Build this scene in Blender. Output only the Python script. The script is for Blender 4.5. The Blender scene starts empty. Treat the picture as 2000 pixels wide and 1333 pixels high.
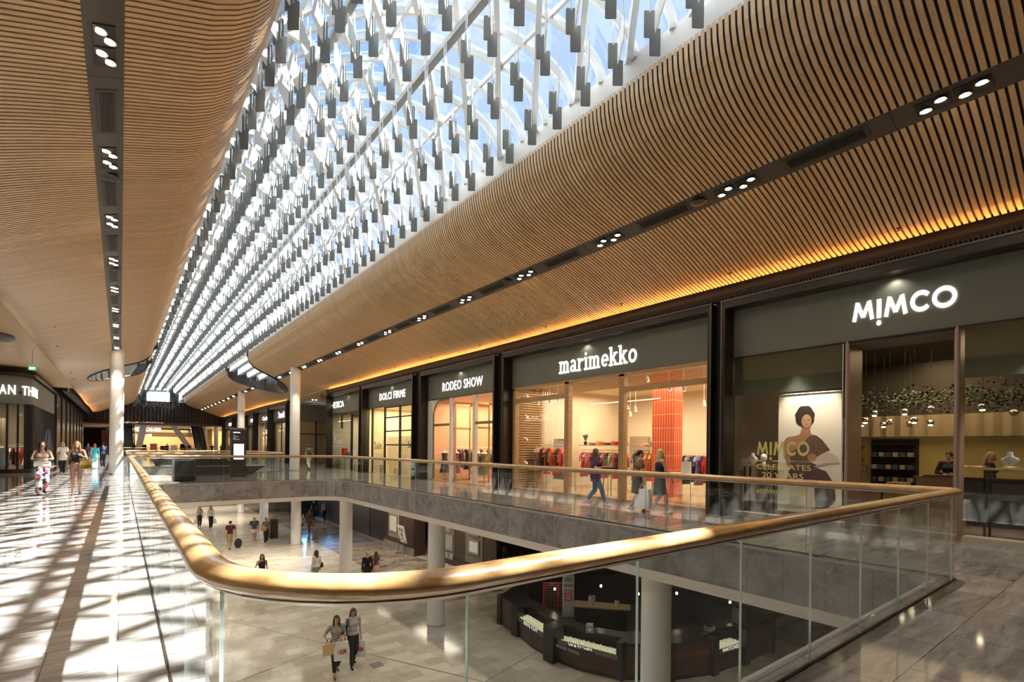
import bpy, bmesh, math, random
from mathutils import Vector, Matrix, geometry
random.seed(7)
R = math.radians
S = bpy.context.scene
C = bpy.context.collection
# ------------------------------------------------------------------ camera
YAW = math.atan(.7729); ROLL = 0.0107; F_PX = 990.0; CX, CY = 1000.0, 875.0; EYE = 1.66
cam_data = bpy.data.cameras.new('camera'); cam = bpy.data.objects.new('camera', cam_data); C.objects.link(cam)
cam_data.sensor_width = 36.0; cam_data.sensor_fit = 'HORIZONTAL'
cam_data.lens = 36.0 * F_PX / 2000.0
cam_data.shift_x = 0.0
cam_data.shift_y = (CY - 666.5) / 2000.0
cam_data.clip_start = 0.05; cam_data.clip_end = 400
_f = Vector((math.sin(YAW), math.cos(YAW), 0)); _r = Vector((math.cos(YAW), -math.sin(YAW), 0)); _u = Vector((0, 0, 1))
_r2 = _r * math.cos(ROLL) - _u * math.sin(ROLL) * -1.0
_u2 = _f.cross(_r2) * -1.0
M4 = Matrix((( _r2.x, _u2.x, -_f.x, 0), (_r2.y, _u2.y, -_f.y, 0), (_r2.z, _u2.z, -_f.z, EYE), (0, 0, 0, 1)))
cam.matrix_world = M4
S.camera = cam
# ------------------------------------------------------------------ colour management
S.view_settings.view_transform = 'Standard'; S.view_settings.look = 'None'
S.view_settings.gamma = 1.0; S.view_settings.use_curve_mapping = False
S.view_settings.exposure = 0.88
S.cycles.max_bounces = 8; S.cycles.diffuse_bounces = 4; S.cycles.glossy_bounces = 4
S.cycles.transparent_max_bounces = 16; S.cycles.transmission_bounces = 4
S.cycles.sample_clamp_indirect = 6.0; S.cycles.caustics_reflective = False; S.cycles.caustics_refractive = False
S.cycles.use_adaptive_sampling = True
# ------------------------------------------------------------------ sky and sun
W = bpy.data.worlds.new('sky'); S.world = W; W.use_nodes = True
n = W.node_tree.nodes; l = W.node_tree.links; n.clear()
tc = n.new('ShaderNodeTexCoord'); mp = n.new('ShaderNodeMapping'); mp.inputs['Scale'].default_value = (1, 1, 2.2)
nz = n.new('ShaderNodeTexNoise'); nz.inputs['Scale'].default_value = 2.6; nz.inputs['Detail'].default_value = 6; nz.inputs['Roughness'].default_value = .6
cr = n.new('ShaderNodeValToRGB'); cr.color_ramp.elements[0].position = .52; cr.color_ramp.elements[1].position = .70
mx = n.new('ShaderNodeMix'); mx.data_type = 'RGBA'
mx.inputs['A'].default_value = (.21, .34, .55, 1); mx.inputs['B'].default_value = (.56, .58, .62, 1)
bg = n.new('ShaderNodeBackground'); bg.inputs['Strength'].default_value = 1.0
wo = n.new('ShaderNodeOutputWorld')
l.new(tc.outputs['Generated'], mp.inputs['Vector']); l.new(mp.outputs['Vector'], nz.inputs['Vector'])
l.new(nz.outputs['Fac'], cr.inputs['Fac']); l.new(cr.outputs['Color'], mx.inputs['Factor'])
l.new(mx.outputs['Result'], bg.inputs['Color']); l.new(bg.outputs['Background'], wo.inputs['Surface'])
sd = bpy.data.lights.new('sun', 'SUN'); sd.energy = 27.0; sd.angle = R(.9); sd.color = (1, .95, .86)
sun = bpy.data.objects.new('sun', sd); C.objects.link(sun); sun.location = (12, 5, 30)
sun.rotation_euler = Vector((-.60, .10, -1.0)).to_track_quat('-Z', 'Y').to_euler()

def area(name, loc, size, energy, color=(1, .8, .58), direction=(0, 0, -1), sy=None, spread=180):
    d = bpy.data.lights.new(name, 'AREA'); d.energy = energy; d.color = color
    d.shape = 'RECTANGLE'; d.size = size; d.size_y = sy or size; d.spread = R(spread)
    o = bpy.data.objects.new(name, d); C.objects.link(o); o.location = loc
    o.rotation_euler = Vector(direction).to_track_quat('-Z', 'Y').to_euler()
    return o
def spot(name, loc, energy, color=(1, .86, .68), direction=(0, 0, -1), ang=70, rad=.06, blend=.6):
    d = bpy.data.lights.new(name, 'SPOT'); d.energy = energy; d.color = color; d.spot_size = R(ang); d.spot_blend = blend; d.shadow_soft_size = rad
    o = bpy.data.objects.new(name, d); C.objects.link(o); o.location = loc
    o.rotation_euler = Vector(direction).to_track_quat('-Z', 'Y').to_euler()
    return o
# ------------------------------------------------------------------ materials
MATS = {}
def mat(name, col, rough=.5, metal=0.0, emit=0.0, ecol=None, coat=0.0, noise=0.0, nscale=8.0, spec=.5, bump=0.0):
    if name in MATS: return MATS[name]
    m = bpy.data.materials.new(name); m.use_nodes = True; MATS[name] = m
    nt = m.node_tree; b = nt.nodes['Principled BSDF']
    b.inputs['Base Color'].default_value = (*col, 1); b.inputs['Roughness'].default_value = rough
    b.inputs['Metallic'].default_value = metal; b.inputs['Specular IOR Level'].default_value = spec
    b.inputs['Coat Weight'].default_value = coat
    if emit: b.inputs['Emission Color'].default_value = (*(ecol or col), 1); b.inputs['Emission Strength'].default_value = emit
    t = nt.nodes.new('ShaderNodeTexCoord'); nz = nt.nodes.new('ShaderNodeTexNoise')
    nz.inputs['Scale'].default_value = nscale; nz.inputs['Detail'].default_value = 5
    nt.links.new(t.outputs['Object'], nz.inputs['Vector'])
    if noise:
        h = nt.nodes.new('ShaderNodeHueSaturation'); h.inputs['Color'].default_value = (*col, 1)
        mr = nt.nodes.new('ShaderNodeMapRange'); mr.inputs['From Min'].default_value = .25; mr.inputs['From Max'].default_value = .75
        mr.inputs['To Min'].default_value = 1 - noise; mr.inputs['To Max'].default_value = 1 + noise
        nt.links.new(nz.outputs['Fac'], mr.inputs['Value']); nt.links.new(mr.outputs['Result'], h.inputs['Value'])
        nt.links.new(h.outputs['Color'], b.inputs['Base Color'])
    if bump:
        bp = nt.nodes.new('ShaderNodeBump'); bp.inputs['Strength'].default_value = bump; bp.inputs['Distance'].default_value = .01
        nt.links.new(nz.outputs['Fac'], bp.inputs['Height']); nt.links.new(bp.outputs['Normal'], b.inputs['Normal'])
    return m

def stone(name, c1, c2, vein, bw, bh, offx=0, rough=.09, squash=0.5, mortar=(.08, .07, .065), streak=(1, 1, 1), mort=.004, swap=False, veinamt=.5, tilevar=1.0, vertical=None, na=.75):
    m = bpy.data.materials.new(name); m.use_nodes = True; MATS[name] = m
    nt = m.node_tree; N = nt.nodes; L = nt.links; b = N['Principled BSDF']
    t = N.new('ShaderNodeTexCoord'); mp = N.new('ShaderNodeMapping')
    if swap: mp.inputs['Rotation'].default_value = (0, 0, R(90))
    if vertical == 'x':   # a wall facing +-x: use y,z
        sp = N.new('ShaderNodeSeparateXYZ'); cb = N.new('ShaderNodeCombineXYZ')
        L.new(t.outputs['Object'], sp.inputs[0])
        ad = N.new('ShaderNodeMath'); ad.operation = 'ADD'; L.new(sp.outputs['X'], ad.inputs[0]); L.new(sp.outputs['Y'], ad.inputs[1])
        L.new(ad.outputs[0], cb.inputs['X']); L.new(sp.outputs['Z'], cb.inputs['Y']); L.new(cb.outputs[0], mp.inputs['Vector'])
    else: L.new(t.outputs['Object'], mp.inputs['Vector'])
    br = N.new('ShaderNodeTexBrick'); br.inputs['Scale'].default_value = 1.0
    br.inputs['Brick Width'].default_value = bw; br.inputs['Row Height'].default_value = bh; br.inputs['Mortar Size'].default_value = mort
    br.inputs['Mortar Smooth'].default_value = .1; br.inputs['Bias'].default_value = 0; br.offset = squash; br.offset_frequency = 2
    br.inputs['Color1'].default_value = (0, 0, 0, 1); br.inputs['Color2'].default_value = (1, 1, 1, 1); br.inputs['Mortar'].default_value = (.5, .5, .5, 1)
    L.new(mp.outputs[0], br.inputs['Vector'])
    mp2 = N.new('ShaderNodeMapping'); mp2.inputs['Scale'].default_value = streak; L.new(t.outputs['Object'], mp2.inputs['Vector'])
    nz = N.new('ShaderNodeTexNoise'); nz.inputs['Scale'].default_value = 2.2; nz.inputs['Detail'].default_value = 9; nz.inputs['Roughness'].default_value = .68; nz.inputs['Distortion'].default_value = .6
    L.new(mp2.outputs[0], nz.inputs['Vector'])
    # veins: thin light lines where a distorted noise crosses its middle value
    nv = N.new('ShaderNodeTexNoise'); nv.inputs['Scale'].default_value = 1.3; nv.inputs['Detail'].default_value = 6; nv.inputs['Distortion'].default_value = 1.6
    L.new(mp2.outputs[0], nv.inputs['Vector'])
    s1 = N.new('ShaderNodeMath'); s1.operation = 'SUBTRACT'; s1.inputs[1].default_value = .5; L.new(nv.outputs['Fac'], s1.inputs[0])
    s2 = N.new('ShaderNodeMath'); s2.operation = 'ABSOLUTE'; L.new(s1.outputs[0], s2.inputs[0])
    s3 = N.new('ShaderNodeMapRange'); s3.inputs['From Min'].default_value = 0; s3.inputs['From Max'].default_value = .02; s3.inputs['To Min'].default_value = veinamt; s3.inputs['To Max'].default_value = 0
    L.new(s2.outputs[0], s3.inputs['Value'])
    f1 = N.new('ShaderNodeMath'); f1.operation = 'MULTIPLY_ADD'; f1.inputs[1].default_value = .42 * tilevar; L.new(br.outputs['Color'], f1.inputs[0])
    nm = N.new('ShaderNodeMapRange'); nm.inputs['From Min'].default_value = .3; nm.inputs['From Max'].default_value = .7; nm.inputs['To Max'].default_value = na; L.new(nz.outputs['Fac'], nm.inputs['Value'])
    L.new(nm.outputs['Result'], f1.inputs[2])
    m1 = N.new('ShaderNodeMix'); m1.data_type = 'RGBA'; m1.inputs['A'].default_value = (*c1, 1); m1.inputs['B'].default_value = (*c2, 1); L.new(f1.outputs[0], m1.inputs['Factor'])
    m2 = N.new('ShaderNodeMix'); m2.data_type = 'RGBA'; m2.inputs['B'].default_value = (*vein, 1); L.new(m1.outputs['Result'], m2.inputs['A']); L.new(s3.outputs['Result'], m2.inputs['Factor'])
    m3 = N.new('ShaderNodeMix'); m3.data_type = 'RGBA'; m3.inputs['B'].default_value = (*mortar, 1); L.new(m2.outputs['Result'], m3.inputs['A']); L.new(br.outputs['Fac'], m3.inputs['Factor'])
    L.new(m3.outputs['Result'], b.inputs['Base Color'])
    b.inputs['Roughness'].default_value = rough
    return m

def wood(name, c1, c2, rough=.42, grain=(2, 40, 40), slat=0.0, coat=0.0, amt=1.0):
    m = bpy.data.materials.new(name); m.use_nodes = True; MATS[name] = m
    nt = m.node_tree; N = nt.nodes; L = nt.links; b = N['Principled BSDF']
    t = N.new('ShaderNodeTexCoord'); mp = N.new('ShaderNodeMapping'); mp.inputs['Scale'].default_value = grain
    L.new(t.outputs['Object'], mp.inputs['Vector'])
    nz = N.new('ShaderNodeTexNoise'); nz.inputs['Scale'].default_value = 1.0; nz.inputs['Detail'].default_value = 6; nz.inputs['Distortion'].default_value = .8
    L.new(mp.outputs[0], nz.inputs['Vector'])
    mr = N.new('ShaderNodeMapRange'); mr.inputs['From Min'].default_value = .3; mr.inputs['From Max'].default_value = .7; mr.inputs['To Max'].default_value = amt; L.new(nz.outputs['Fac'], mr.inputs['Value'])
    fac = mr.outputs['Result']
    if slat:
        sp = N.new('ShaderNodeSeparateXYZ'); L.new(t.outputs['Object'], sp.inputs[0])
        d = N.new('ShaderNodeMath'); d.operation = 'DIVIDE'; d.inputs[1].default_value = slat; L.new(sp.outputs['Y'], d.inputs[0])
        fl = N.new('ShaderNodeMath'); fl.operation = 'FLOOR'; L.new(d.outputs[0], fl.inputs[0])
        wn = N.new('ShaderNodeTexWhiteNoise'); wn.noise_dimensions = '1D'; L.new(fl.outputs[0], wn.inputs['W'])
        ad = N.new('ShaderNodeMath'); ad.operation = 'MULTIPLY_ADD'; ad.inputs[1].default_value = .5; L.new(mr.outputs['Result'], ad.inputs[0])
        mm = N.new('ShaderNodeMath'); mm.operation = 'MULTIPLY'; mm.inputs[1].default_value = .5; L.new(wn.outputs['Value'], mm.inputs[0]); L.new(mm.outputs[0], ad.inputs[2])
        fac = ad.outputs[0]
    mx = N.new('ShaderNodeMix'); mx.data_type = 'RGBA'; mx.inputs['A'].default_value = (*c1, 1); mx.inputs['B'].default_value = (*c2, 1)
    L.new(fac, mx.inputs['Factor']); L.new(mx.outputs['Result'], b.inputs['Base Color'])
    b.inputs['Roughness'].default_value = rough; b.inputs['Coat Weight'].default_value = coat; b.inputs['Coat Roughness'].default_value = .15
    return m

def glass(name, tint=(.93, .97, .95), f0=.04, white=0.0, rough=0.0):
    m = bpy.data.materials.new(name); m.use_nodes = True; MATS[name] = m
    nt = m.node_tree; N = nt.nodes; L = nt.links; N.clear()
    lw = N.new('ShaderNodeLayerWeight'); lw.inputs['Blend'].default_value = .5
    p = N.new('ShaderNodeMath'); p.operation = 'POWER'; p.inputs[1].default_value = 5; L.new(lw.outputs['Facing'], p.inputs[0])
    a = N.new('ShaderNodeMath'); a.operation = 'MULTIPLY_ADD'; a.inputs[1].default_value = 1 - f0; a.inputs[2].default_value = f0; L.new(p.outputs[0], a.inputs[0])
    tr = N.new('ShaderNodeBsdfTransparent'); tr.inputs['Color'].default_value = (*tint, 1)
    gl = N.new('ShaderNodeBsdfGlossy'); gl.inputs['Roughness'].default_value = rough
    base = tr.outputs[0]
    if white:
        tl = N.new('ShaderNodeBsdfTranslucent'); tl.inputs['Color'].default_value = (.9, .92, .92, 1)
        m0 = N.new('ShaderNodeMixShader'); m0.inputs[0].default_value = white; L.new(tr.outputs[0], m0.inputs[1]); L.new(tl.outputs[0], m0.inputs[2]); base = m0.outputs[0]
    ms = N.new('ShaderNodeMixShader'); L.new(a.outputs[0], ms.inputs[0]); L.new(base, ms.inputs[1]); L.new(gl.outputs[0], ms.inputs[2])
    o = N.new('ShaderNodeOutputMaterial'); L.new(ms.outputs[0], o.inputs['Surface'])
    return m

TIMBER = wood('oak_slats', (.47, .305, .155), (.65, .455, .255), rough=.38, grain=(1.5, 30, 30), slat=.1)
OAKRAIL = wood('oak_handrail', (.42, .235, .085), (.57, .355, .155), rough=.26, grain=(9, 9, 30), coat=.35)
OAK = wood('oak_frame', (.40, .23, .09), (.55, .34, .15), rough=.45, grain=(3, 3, 30))
FLOOR = stone('polished_marble_floor', (.115, .105, .096), (.44, .42, .395), (.5, .48, .45), 1.2, .6, rough=.07, streak=(.55, 3.6, 1), squash=.37, veinamt=.25)
LOWFLOOR = stone('cream_stone_floor', (.42, .365, .295), (.76, .70, .60), (.75, .7, .62), .9, .45, rough=.1, squash=.5, mortar=(.3, .27, .23), veinamt=.10, tilevar=1.15, na=.35)
FASCIA = stone('grey_marble_cladding', (.14, .13, .125), (.40, .38, .36), (.42, .41, .40), .62, 3.0, rough=.16, vertical='x', veinamt=.7, mort=.003, mortar=(.09, .085, .08), tilevar=.8)
GLASS = glass('clear_glass'); BGLASS = glass('balustrade_glass', (.955, .98, .97), .035)
SHOPGLASS = glass('shop_glass', (.96, .97, .96), .045)
FRIT = glass('fritted_roof_glass', (.72, .76, .83), .05, white=.02)
ROOFGLASS = glass('roof_glass', (.93, .97, 1), .05)
FILM = glass('green_film_glass', (.45, .55, .48), .12, white=.25)
GEDGE = mat('glass_edge', (.74, .86, .81), .15, emit=0.0, coat=.5)
BLACK = mat('matt_black', (.012, .011, .010), .6)
BRONZE = mat('dark_bronze_metal', (.045, .038, .031), .35, metal=.6, noise=.12, nscale=3)
STRIPM = mat('ceiling_channel_metal', (.055, .047, .040), .5)
FASC = mat('olive_grey_fascia', (.165, .168, .135), .55, noise=.05, nscale=4)
WHITE = mat('white_paint', (.80, .79, .76), .45)
CREAMW = mat('warm_white_plaster', (.72, .66, .57), .6)
STEELW = mat('white_roof_steel', (.62, .63, .63), .4)
PANELG = mat('pale_grey_panel', (.17, .175, .165), .45, noise=.04)
DARKW = mat('dark_timber_wall', (.020, .017, .014), .4, noise=.2, nscale=3)
CHROME = mat('chrome', (.7, .7, .7), .12, metal=1)
SIGNW = mat('lit_sign_white', (1, 1, 1), .4, emit=1.7, ecol=(1, .96, .92))
LAMPW = mat('lamp_glow', (1, .9, .75), .4, emit=45.0, ecol=(1, .80, .55))
LAMPS = mat('small_lamp_glow', (1, .9, .75), .4, emit=18.0, ecol=(1, .78, .5))
SKIN = mat('skin', (.55, .33, .23), .5); SKIN2 = mat('skin_tan', (.50, .27, .17), .5); SKIN3 = mat('skin_deep', (.30, .16, .10), .5)
HAIRD = mat('dark_hair', (.02, .013, .010), .4, noise=.4, nscale=60); HAIRB = mat('blonde_hair', (.52, .37, .18), .4, noise=.3, nscale=60)
HAIRBR = mat('brown_hair', (.10, .055, .03), .4, noise=.3, nscale=60)
# ------------------------------------------------------------------ mesh builder
class MB:
    def __init__(s): s.v = []; s.f = []; s.m = []; s.cm = 0
    def quadgrid(s, rows, closed=False, cap=False):
        b = len(s.v); nr = len(rows); nc = len(rows[0])
        for r in rows: s.v += [tuple(p) for p in r]
        for i in range(nr - 1):
            for j in range(nc if closed else nc - 1):
                k = (j + 1) % nc
                s.f.append((b + i * nc + j, b + i * nc + k, b + (i + 1) * nc + k, b + (i + 1) * nc + j)); s.m.append(s.cm)
        if cap:
            s.f.append(tuple(b + j for j in reversed(range(nc)))); s.m.append(s.cm)
            s.f.append(tuple(b + (nr - 1) * nc + j for j in range(nc))); s.m.append(s.cm)
    def poly(s, pts):
        b = len(s.v); s.v += [tuple(p) for p in pts]; s.f.append(tuple(range(b, b + len(pts)))); s.m.append(s.cm)
    def box(s, x0, x1, y0, y1, z0, z1):
        b = len(s.v)
        s.v += [(x, y, z) for z in (z0, z1) for y in (y0, y1) for x in (x0, x1)]
        for q in ((0, 2, 3, 1), (4, 5, 7, 6), (0, 1, 5, 4), (2, 6, 7, 3), (0, 4, 6, 2), (1, 3, 7, 5)):
            s.f.append(tuple(b + i for i in q)); s.m.append(s.cm)
        return s
    def obox(s, c, size, rz=0, tilt=None):
        """box with centre c, half-turned by rz about z (and an optional extra matrix)"""
        M = Matrix.Rotation(rz, 3, 'Z')
        if tilt is not None: M = M @ tilt
        hx, hy, hz = size[0] / 2, size[1] / 2, size[2] / 2; b = len(s.v); c = Vector(c)
        s.v += [tuple(c + M @ Vector((x, y, z))) for z in (-hz, hz) for y in (-hy, hy) for x in (-hx, hx)]
        for q in ((0, 2, 3, 1), (4, 5, 7, 6), (0, 1, 5, 4), (2, 6, 7, 3), (0, 4, 6, 2), (1, 3, 7, 5)):
            s.f.append(tuple(b + i for i in q)); s.m.append(s.cm)
        return s
    def tube(s, path, r, nseg=8, sx=1.0, sz=1.0, closed=False, cap=True):
        """swept ellipse (sx across, sz up) along a path; r one radius or a list"""
        path = [Vector(p) for p in path]; nP = len(path); rows = []
        for i, p in enumerate(path):
            if closed: t = path[(i + 1) % nP] - path[i - 1]
            else: t = path[min(i + 1, nP - 1)] - path[max(i - 1, 0)]
            if t.length < 1e-9: t = Vector((0, 0, 1))
            t.normalize()
            ref = Vector((0, 0, 1)) if abs(t.z) < .95 else Vector((1, 0, 0))
            a = t.cross(ref).normalized(); u = a.cross(t).normalized(); rr = r[i] if isinstance(r, (list, tuple)) else r
            rows.append([p + a * math.cos(2 * math.pi * k / nseg) * rr * sx + u * math.sin(2 * math.pi * k / nseg) * rr * sz for k in range(nseg)])
        if closed: rows.append(rows[0]); s.quadgrid(rows, closed=True)
        else: s.quadgrid(rows, closed=True, cap=cap)
        return s
    def lathe(s, prof, c=(0, 0, 0), nseg=20, sx=1.0, sy=1.0):
        rows = [[(c[0] + r * sx * math.cos(2 * math.pi * k / nseg), c[1] + r * sy * math.sin(2 * math.pi * k / nseg), c[2] + z) for k in range(nseg)] for r, z in prof]
        s.quadgrid(rows, closed=True, cap=True); return s
    def ell(s, c, r, nu=12, nv=8, M=None):
        c = Vector(c); rows = []
        for i in range(nv + 1):
            th = math.pi * (.02 + .96 * i / nv); rows.append([])
            for k in range(nu):
                ph = 2 * math.pi * k / nu; p = Vector((r[0] * math.sin(th) * math.cos(ph), r[1] * math.sin(th) * math.sin(ph), -r[2] * math.cos(th)))
                if M is not None: p = M @ p
                rows[-1].append(c + p)
        s.quadgrid(rows, closed=True, cap=True); return s
    def cone(s, p0, r0, p1, r1, nu=10):
        """round-ended tapered limb"""
        p0 = Vector(p0); p1 = Vector(p1); d = p1 - p0; L = max(d.length, 1e-6); d = d / L
        path = [p0 - d * r0 * .95, p0 - d * r0 * .7, p0, p0 + (p1 - p0) * .5, p1, p1 + d * r1 * .7, p1 + d * r1 * .95]
        s.tube(path, [r0 * .25, r0 * .72, r0, (r0 + r1) / 2, r1, r1 * .72, r1 * .25], nu); return s
    def prism(s, poly, z0, z1):
        n_ = len(poly); s.quadgrid([[(x, y, z0) for x, y in poly], [(x, y, z1) for x, y in poly]], closed=True)
        tris = geometry.tessellate_polygon([[Vector((x, y, 0)) for x, y in poly]])
        for z, fl in ((z0, True), (z1, False)):
            b = len(s.v); s.v += [(x, y, z) for x, y in poly]
            for t in tris: s.f.append(tuple(b + i for i in t)); s.m.append(s.cm)
        return s
    def data(s, name):
        me = bpy.data.meshes.new(name); me.from_pydata(s.v, [], s.f)
        for i, k in enumerate(s.m):
            if k: me.polygons[i].material_index = k
        me.update(); return me
    def build(s, name, mats, parent=None, smooth=False, off=None, fix=True):
        me = s.data(name)
        if fix:
            bm = bmesh.new(); bm.from_mesh(me); bmesh.ops.recalc_face_normals(bm, faces=bm.faces); bm.to_mesh(me); bm.free()
        for m_ in (mats if isinstance(mats, (list, tuple)) else [mats]): me.materials.append(m_)
        if smooth:
            me.polygons.foreach_set('use_smooth', [True] * len(me.polygons))
            try: me.set_sharp_from_angle(angle=R(40))
            except Exception: pass
        o = bpy.data.objects.new(name, me); C.objects.link(o)
        if parent is not None:
            o.parent = parent
            if off is None: off = parent.get('_w', None)
            if parent.type == 'EMPTY' and '_w' in parent.keys(): o.location = -Vector(parent.location)
        return o
def struct(o): o['kind'] = 'structure'; return o
def tag(o, label, cat, group=None, kind=None):
    o['label'] = label; o['category'] = cat
    if group: o['group'] = group
    if kind: o['kind'] = kind
    return o
def thing(name, label, cat, loc=(0, 0, 0), group=None, world=True, rz=0):
    """Empty at the thing's base; world=True: its parts are written in world coordinates"""
    o = bpy.data.objects.new(name, None); C.objects.link(o); o.location = loc; o.rotation_euler = (0, 0, rz); o.empty_display_size = .1
    if world: o['_w'] = 1
    return tag(o, label, cat, group)
def dup(o, loc=None, rz=None, label=None, group=None):
    c = o.copy(); C.objects.link(c)
    if loc is not None: c.location = loc
    if rz is not None: c.rotation_euler = (0, 0, rz)
    if label: c['label'] = label
    if group: c['group'] = group
    for ch in list(o.children):
        d = ch.copy(); C.objects.link(d); d.parent = c
        for g in list(ch.children):
            e = g.copy(); C.objects.link(e); e.parent = d
    return c
def recolour(o, m):
    if o.type == 'MESH' and o.material_slots:
        o.material_slots[0].link = 'OBJECT'; o.material_slots[0].material = m
ORD = ['first', 'second', 'third', 'fourth', 'fifth', 'sixth', 'seventh', 'eighth', 'ninth', 'tenth', 'eleventh', 'twelfth', 'thirteenth', 'fourteenth', 'fifteenth', 'sixteenth', 'seventeenth', 'eighteenth', 'nineteenth', 'twentieth', 'twenty-first', 'twenty-second', 'twenty-third', 'twenty-fourth', 'twenty-fifth', 'twenty-sixth']
# ------------------------------------------------------------------ writing
FRAMES = {'-x': (Vector((0, -1, 0)), Vector((-1, 0, 0))), '+x': (Vector((0, 1, 0)), Vector((1, 0, 0))), '-y': (Vector((1, 0, 0)), Vector((0, -1, 0)))}
def place2d(polys, origin, w, h, facing, depth, X=None, N=None, up=Vector((0, 0, 1))):
    """polys: (verts2d, faces); scaled so their bounds fill w x h with lower-left at origin; extruded towards the viewer"""
    vs, fs = polys
    x0 = min(v[0] for v in vs); x1 = max(v[0] for v in vs); y0 = min(v[1] for v in vs); y1 = max(v[1] for v in vs)
    ax, nn = FRAMES[facing] if X is None else (X, N); o = Vector(origin); mb = MB()
    P = [o + ax * ((v[0] - x0) / (x1 - x0) * w) + up * ((v[1] - y0) / (y1 - y0) * h) for v in vs]
    edges = {}
    for f in fs:
        for i in range(len(f)):
            a, b = f[i], f[(i + 1) % len(f)]; edges[(a, b)] = edges.get((a, b), 0) + 1
    nb = len(P); mb.v = [tuple(p) for p in P] + [tuple(p + nn * depth) for p in P]
    for f in fs:
        mb.f.append(tuple(nb + i for i in f)); mb.m.append(0)
    for (a, b) in edges:
        if (b, a) not in edges: mb.f.append((a, b, nb + b, nb + a)); mb.m.append(0)
    return mb
def font2d(text, offset=0.0, spacing=1.0):
    cu = bpy.data.curves.new('t', 'FONT'); cu.body = text; cu.offset = offset; cu.space_character = spacing; cu.resolution_u = 3
    ob = bpy.data.objects.new('t', cu); C.objects.link(ob)
    dg = bpy.context.evaluated_depsgraph_get(); me = bpy.data.meshes.new_from_object(ob.evaluated_get(dg))
    bm = bmesh.new(); bm.from_mesh(me); bmesh.ops.remove_doubles(bm, verts=bm.verts, dist=1e-5)
    bm.verts.index_update()
    r = ([(v.co.x, v.co.y) for v in bm.verts], [tuple(v.index for v in f.verts) for f in bm.faces]); bm.free()
    bpy.data.objects.remove(ob); bpy.data.curves.remove(cu); bpy.data.meshes.remove(me); return r
def ribbon2d(lines, w):
    """strokes of width w -> (verts, faces)"""
    vs, fs = [], []
    for ln in lines:
        ww = w
        if isinstance(ln, dict): ww = ln['w']; ln = ln['p']
        pts = [Vector(p) for p in ln]; clos = (pts[0] - pts[-1]).length < 1e-6 and len(pts) > 2
        if clos: pts = pts[:-1]
        n_ = len(pts); b = len(vs)
        for i, p in enumerate(pts):
            d1 = (p - pts[i - 1]) if (i > 0 or clos) else (pts[1] - p); d2 = (pts[(i + 1) % n_] - p) if (i < n_ - 1 or clos) else d1
            d1 = d1.normalized(); d2 = d2.normalized(); t = (d1 + d2)
            if t.length < 1e-6: t = d1
            t.normalize(); nrm = Vector((-t.y, t.x)); k = 1 / max(.5, math.sqrt(max(.01, (1 + d1.dot(d2)) / 2)))
            vs.append(tuple(p + nrm * ww / 2 * k)); vs.append(tuple(p - nrm * ww / 2 * k))
        for i in range(n_ if clos else n_ - 1):
            j = (i + 1) % n_; fs.append((b + 2 * i + 1, b + 2 * j + 1, b + 2 * j, b + 2 * i))
    return vs, fs
def arc(cx, cy, rx, ry, a0, a1, n_=16): return [(cx + rx * math.cos(R(a0 + (a1 - a0) * i / n_)), cy + ry * math.sin(R(a0 + (a1 - a0) * i / n_))) for i in range(n_ + 1)]
def sign(name, polys, origin, w, h, facing, depth, m, parent=None, label=None, X=None, N=None):
    o = place2d(polys, origin, w, h, facing, depth, X, N).build(name, m, parent)
    if label: o['label'] = label
    return o
def rrect(x0, x1, y0, y1, rad, nseg=8):
    """closed rounded-rectangle outline, rad = (near-left, near-right, far-right, far-left)"""
    out = []
    for (cx, cy, r, a) in ((x0 + rad[0], y0 + rad[0], rad[0], 180), (x1 - rad[1], y0 + rad[1], rad[1], 270), (x1 - rad[2], y1 - rad[2], rad[2], 0), (x0 + rad[3], y1 - rad[3], rad[3], 90)):
        out += [(cx + r * math.cos(R(a + 90 * i / nseg)), cy + r * math.sin(R(a + 90 * i / nseg))) for i in range(nseg + 1)]
    return out
def sheet(mb, outer, holes, z):
    loops = [[Vector((x, y, 0)) for x, y in outer]] + [[Vector((x, y, 0)) for x, y in h] for h in holes]
    tris = geometry.tessellate_polygon(loops); b = len(mb.v)
    for lp in loops: mb.v += [(p.x, p.y, z) for p in lp]
    for t in tris: mb.f.append(tuple(b + i for i in t)); mb.m.append(mb.cm)
# ================================================================== STRUCTURE
XC = 4.55; Y0, Y1 = -7.0, 87.0
PROF = [(2.66, 8.25), (2.68, 8.0), (2.74, 7.78), (2.86, 7.57), (3.05, 7.38), (3.32, 7.21), (3.65, 7.07), (4.05, 6.94), (4.45, 6.815), (4.85, 6.68), (5.3, 6.52), (5.7, 6.37), (6.1, 6.21), (6.45, 6.06), (6.75, 5.93), (7.0, 5.84), (7.2, 5.79), (7.38, 5.76)]
def prof_pts(y, s0=2.66, s1=7.38, left=False):
    pts = []
    for i in range(len(PROF) - 1):
        (sa, za), (sb, zb) = PROF[i], PROF[i + 1]
        if sb <= s0 or sa >= s1: continue
        a = max(sa, s0); b = min(sb, s1)
        if not pts: pts.append((a, za + (zb - za) * (a - sa) / (sb - sa)))
        pts.append((b, za + (zb - za) * (b - sa) / (sb - sa)))
    out = []
    for s_, z in pts:
        if left: s_ += .16 * max(0, min(1, (3.7 - s_) / .8))
        w = max(0, min(1, (s_ - 4.9) / 1.6)) * max(0, min(1, (7.4 - s_) / .3 + .3))
        amp = .10 if left else .04
        z += amp * w * math.sin(2 * math.pi * (y - 3) / 17.0)
        out.append((s_, z))
    return out
LENS = {'R': (45.2, 4.6, 6.35), 'L': (45.6, 3.9, 6.35)}      # centre y, half length, tip s
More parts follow.
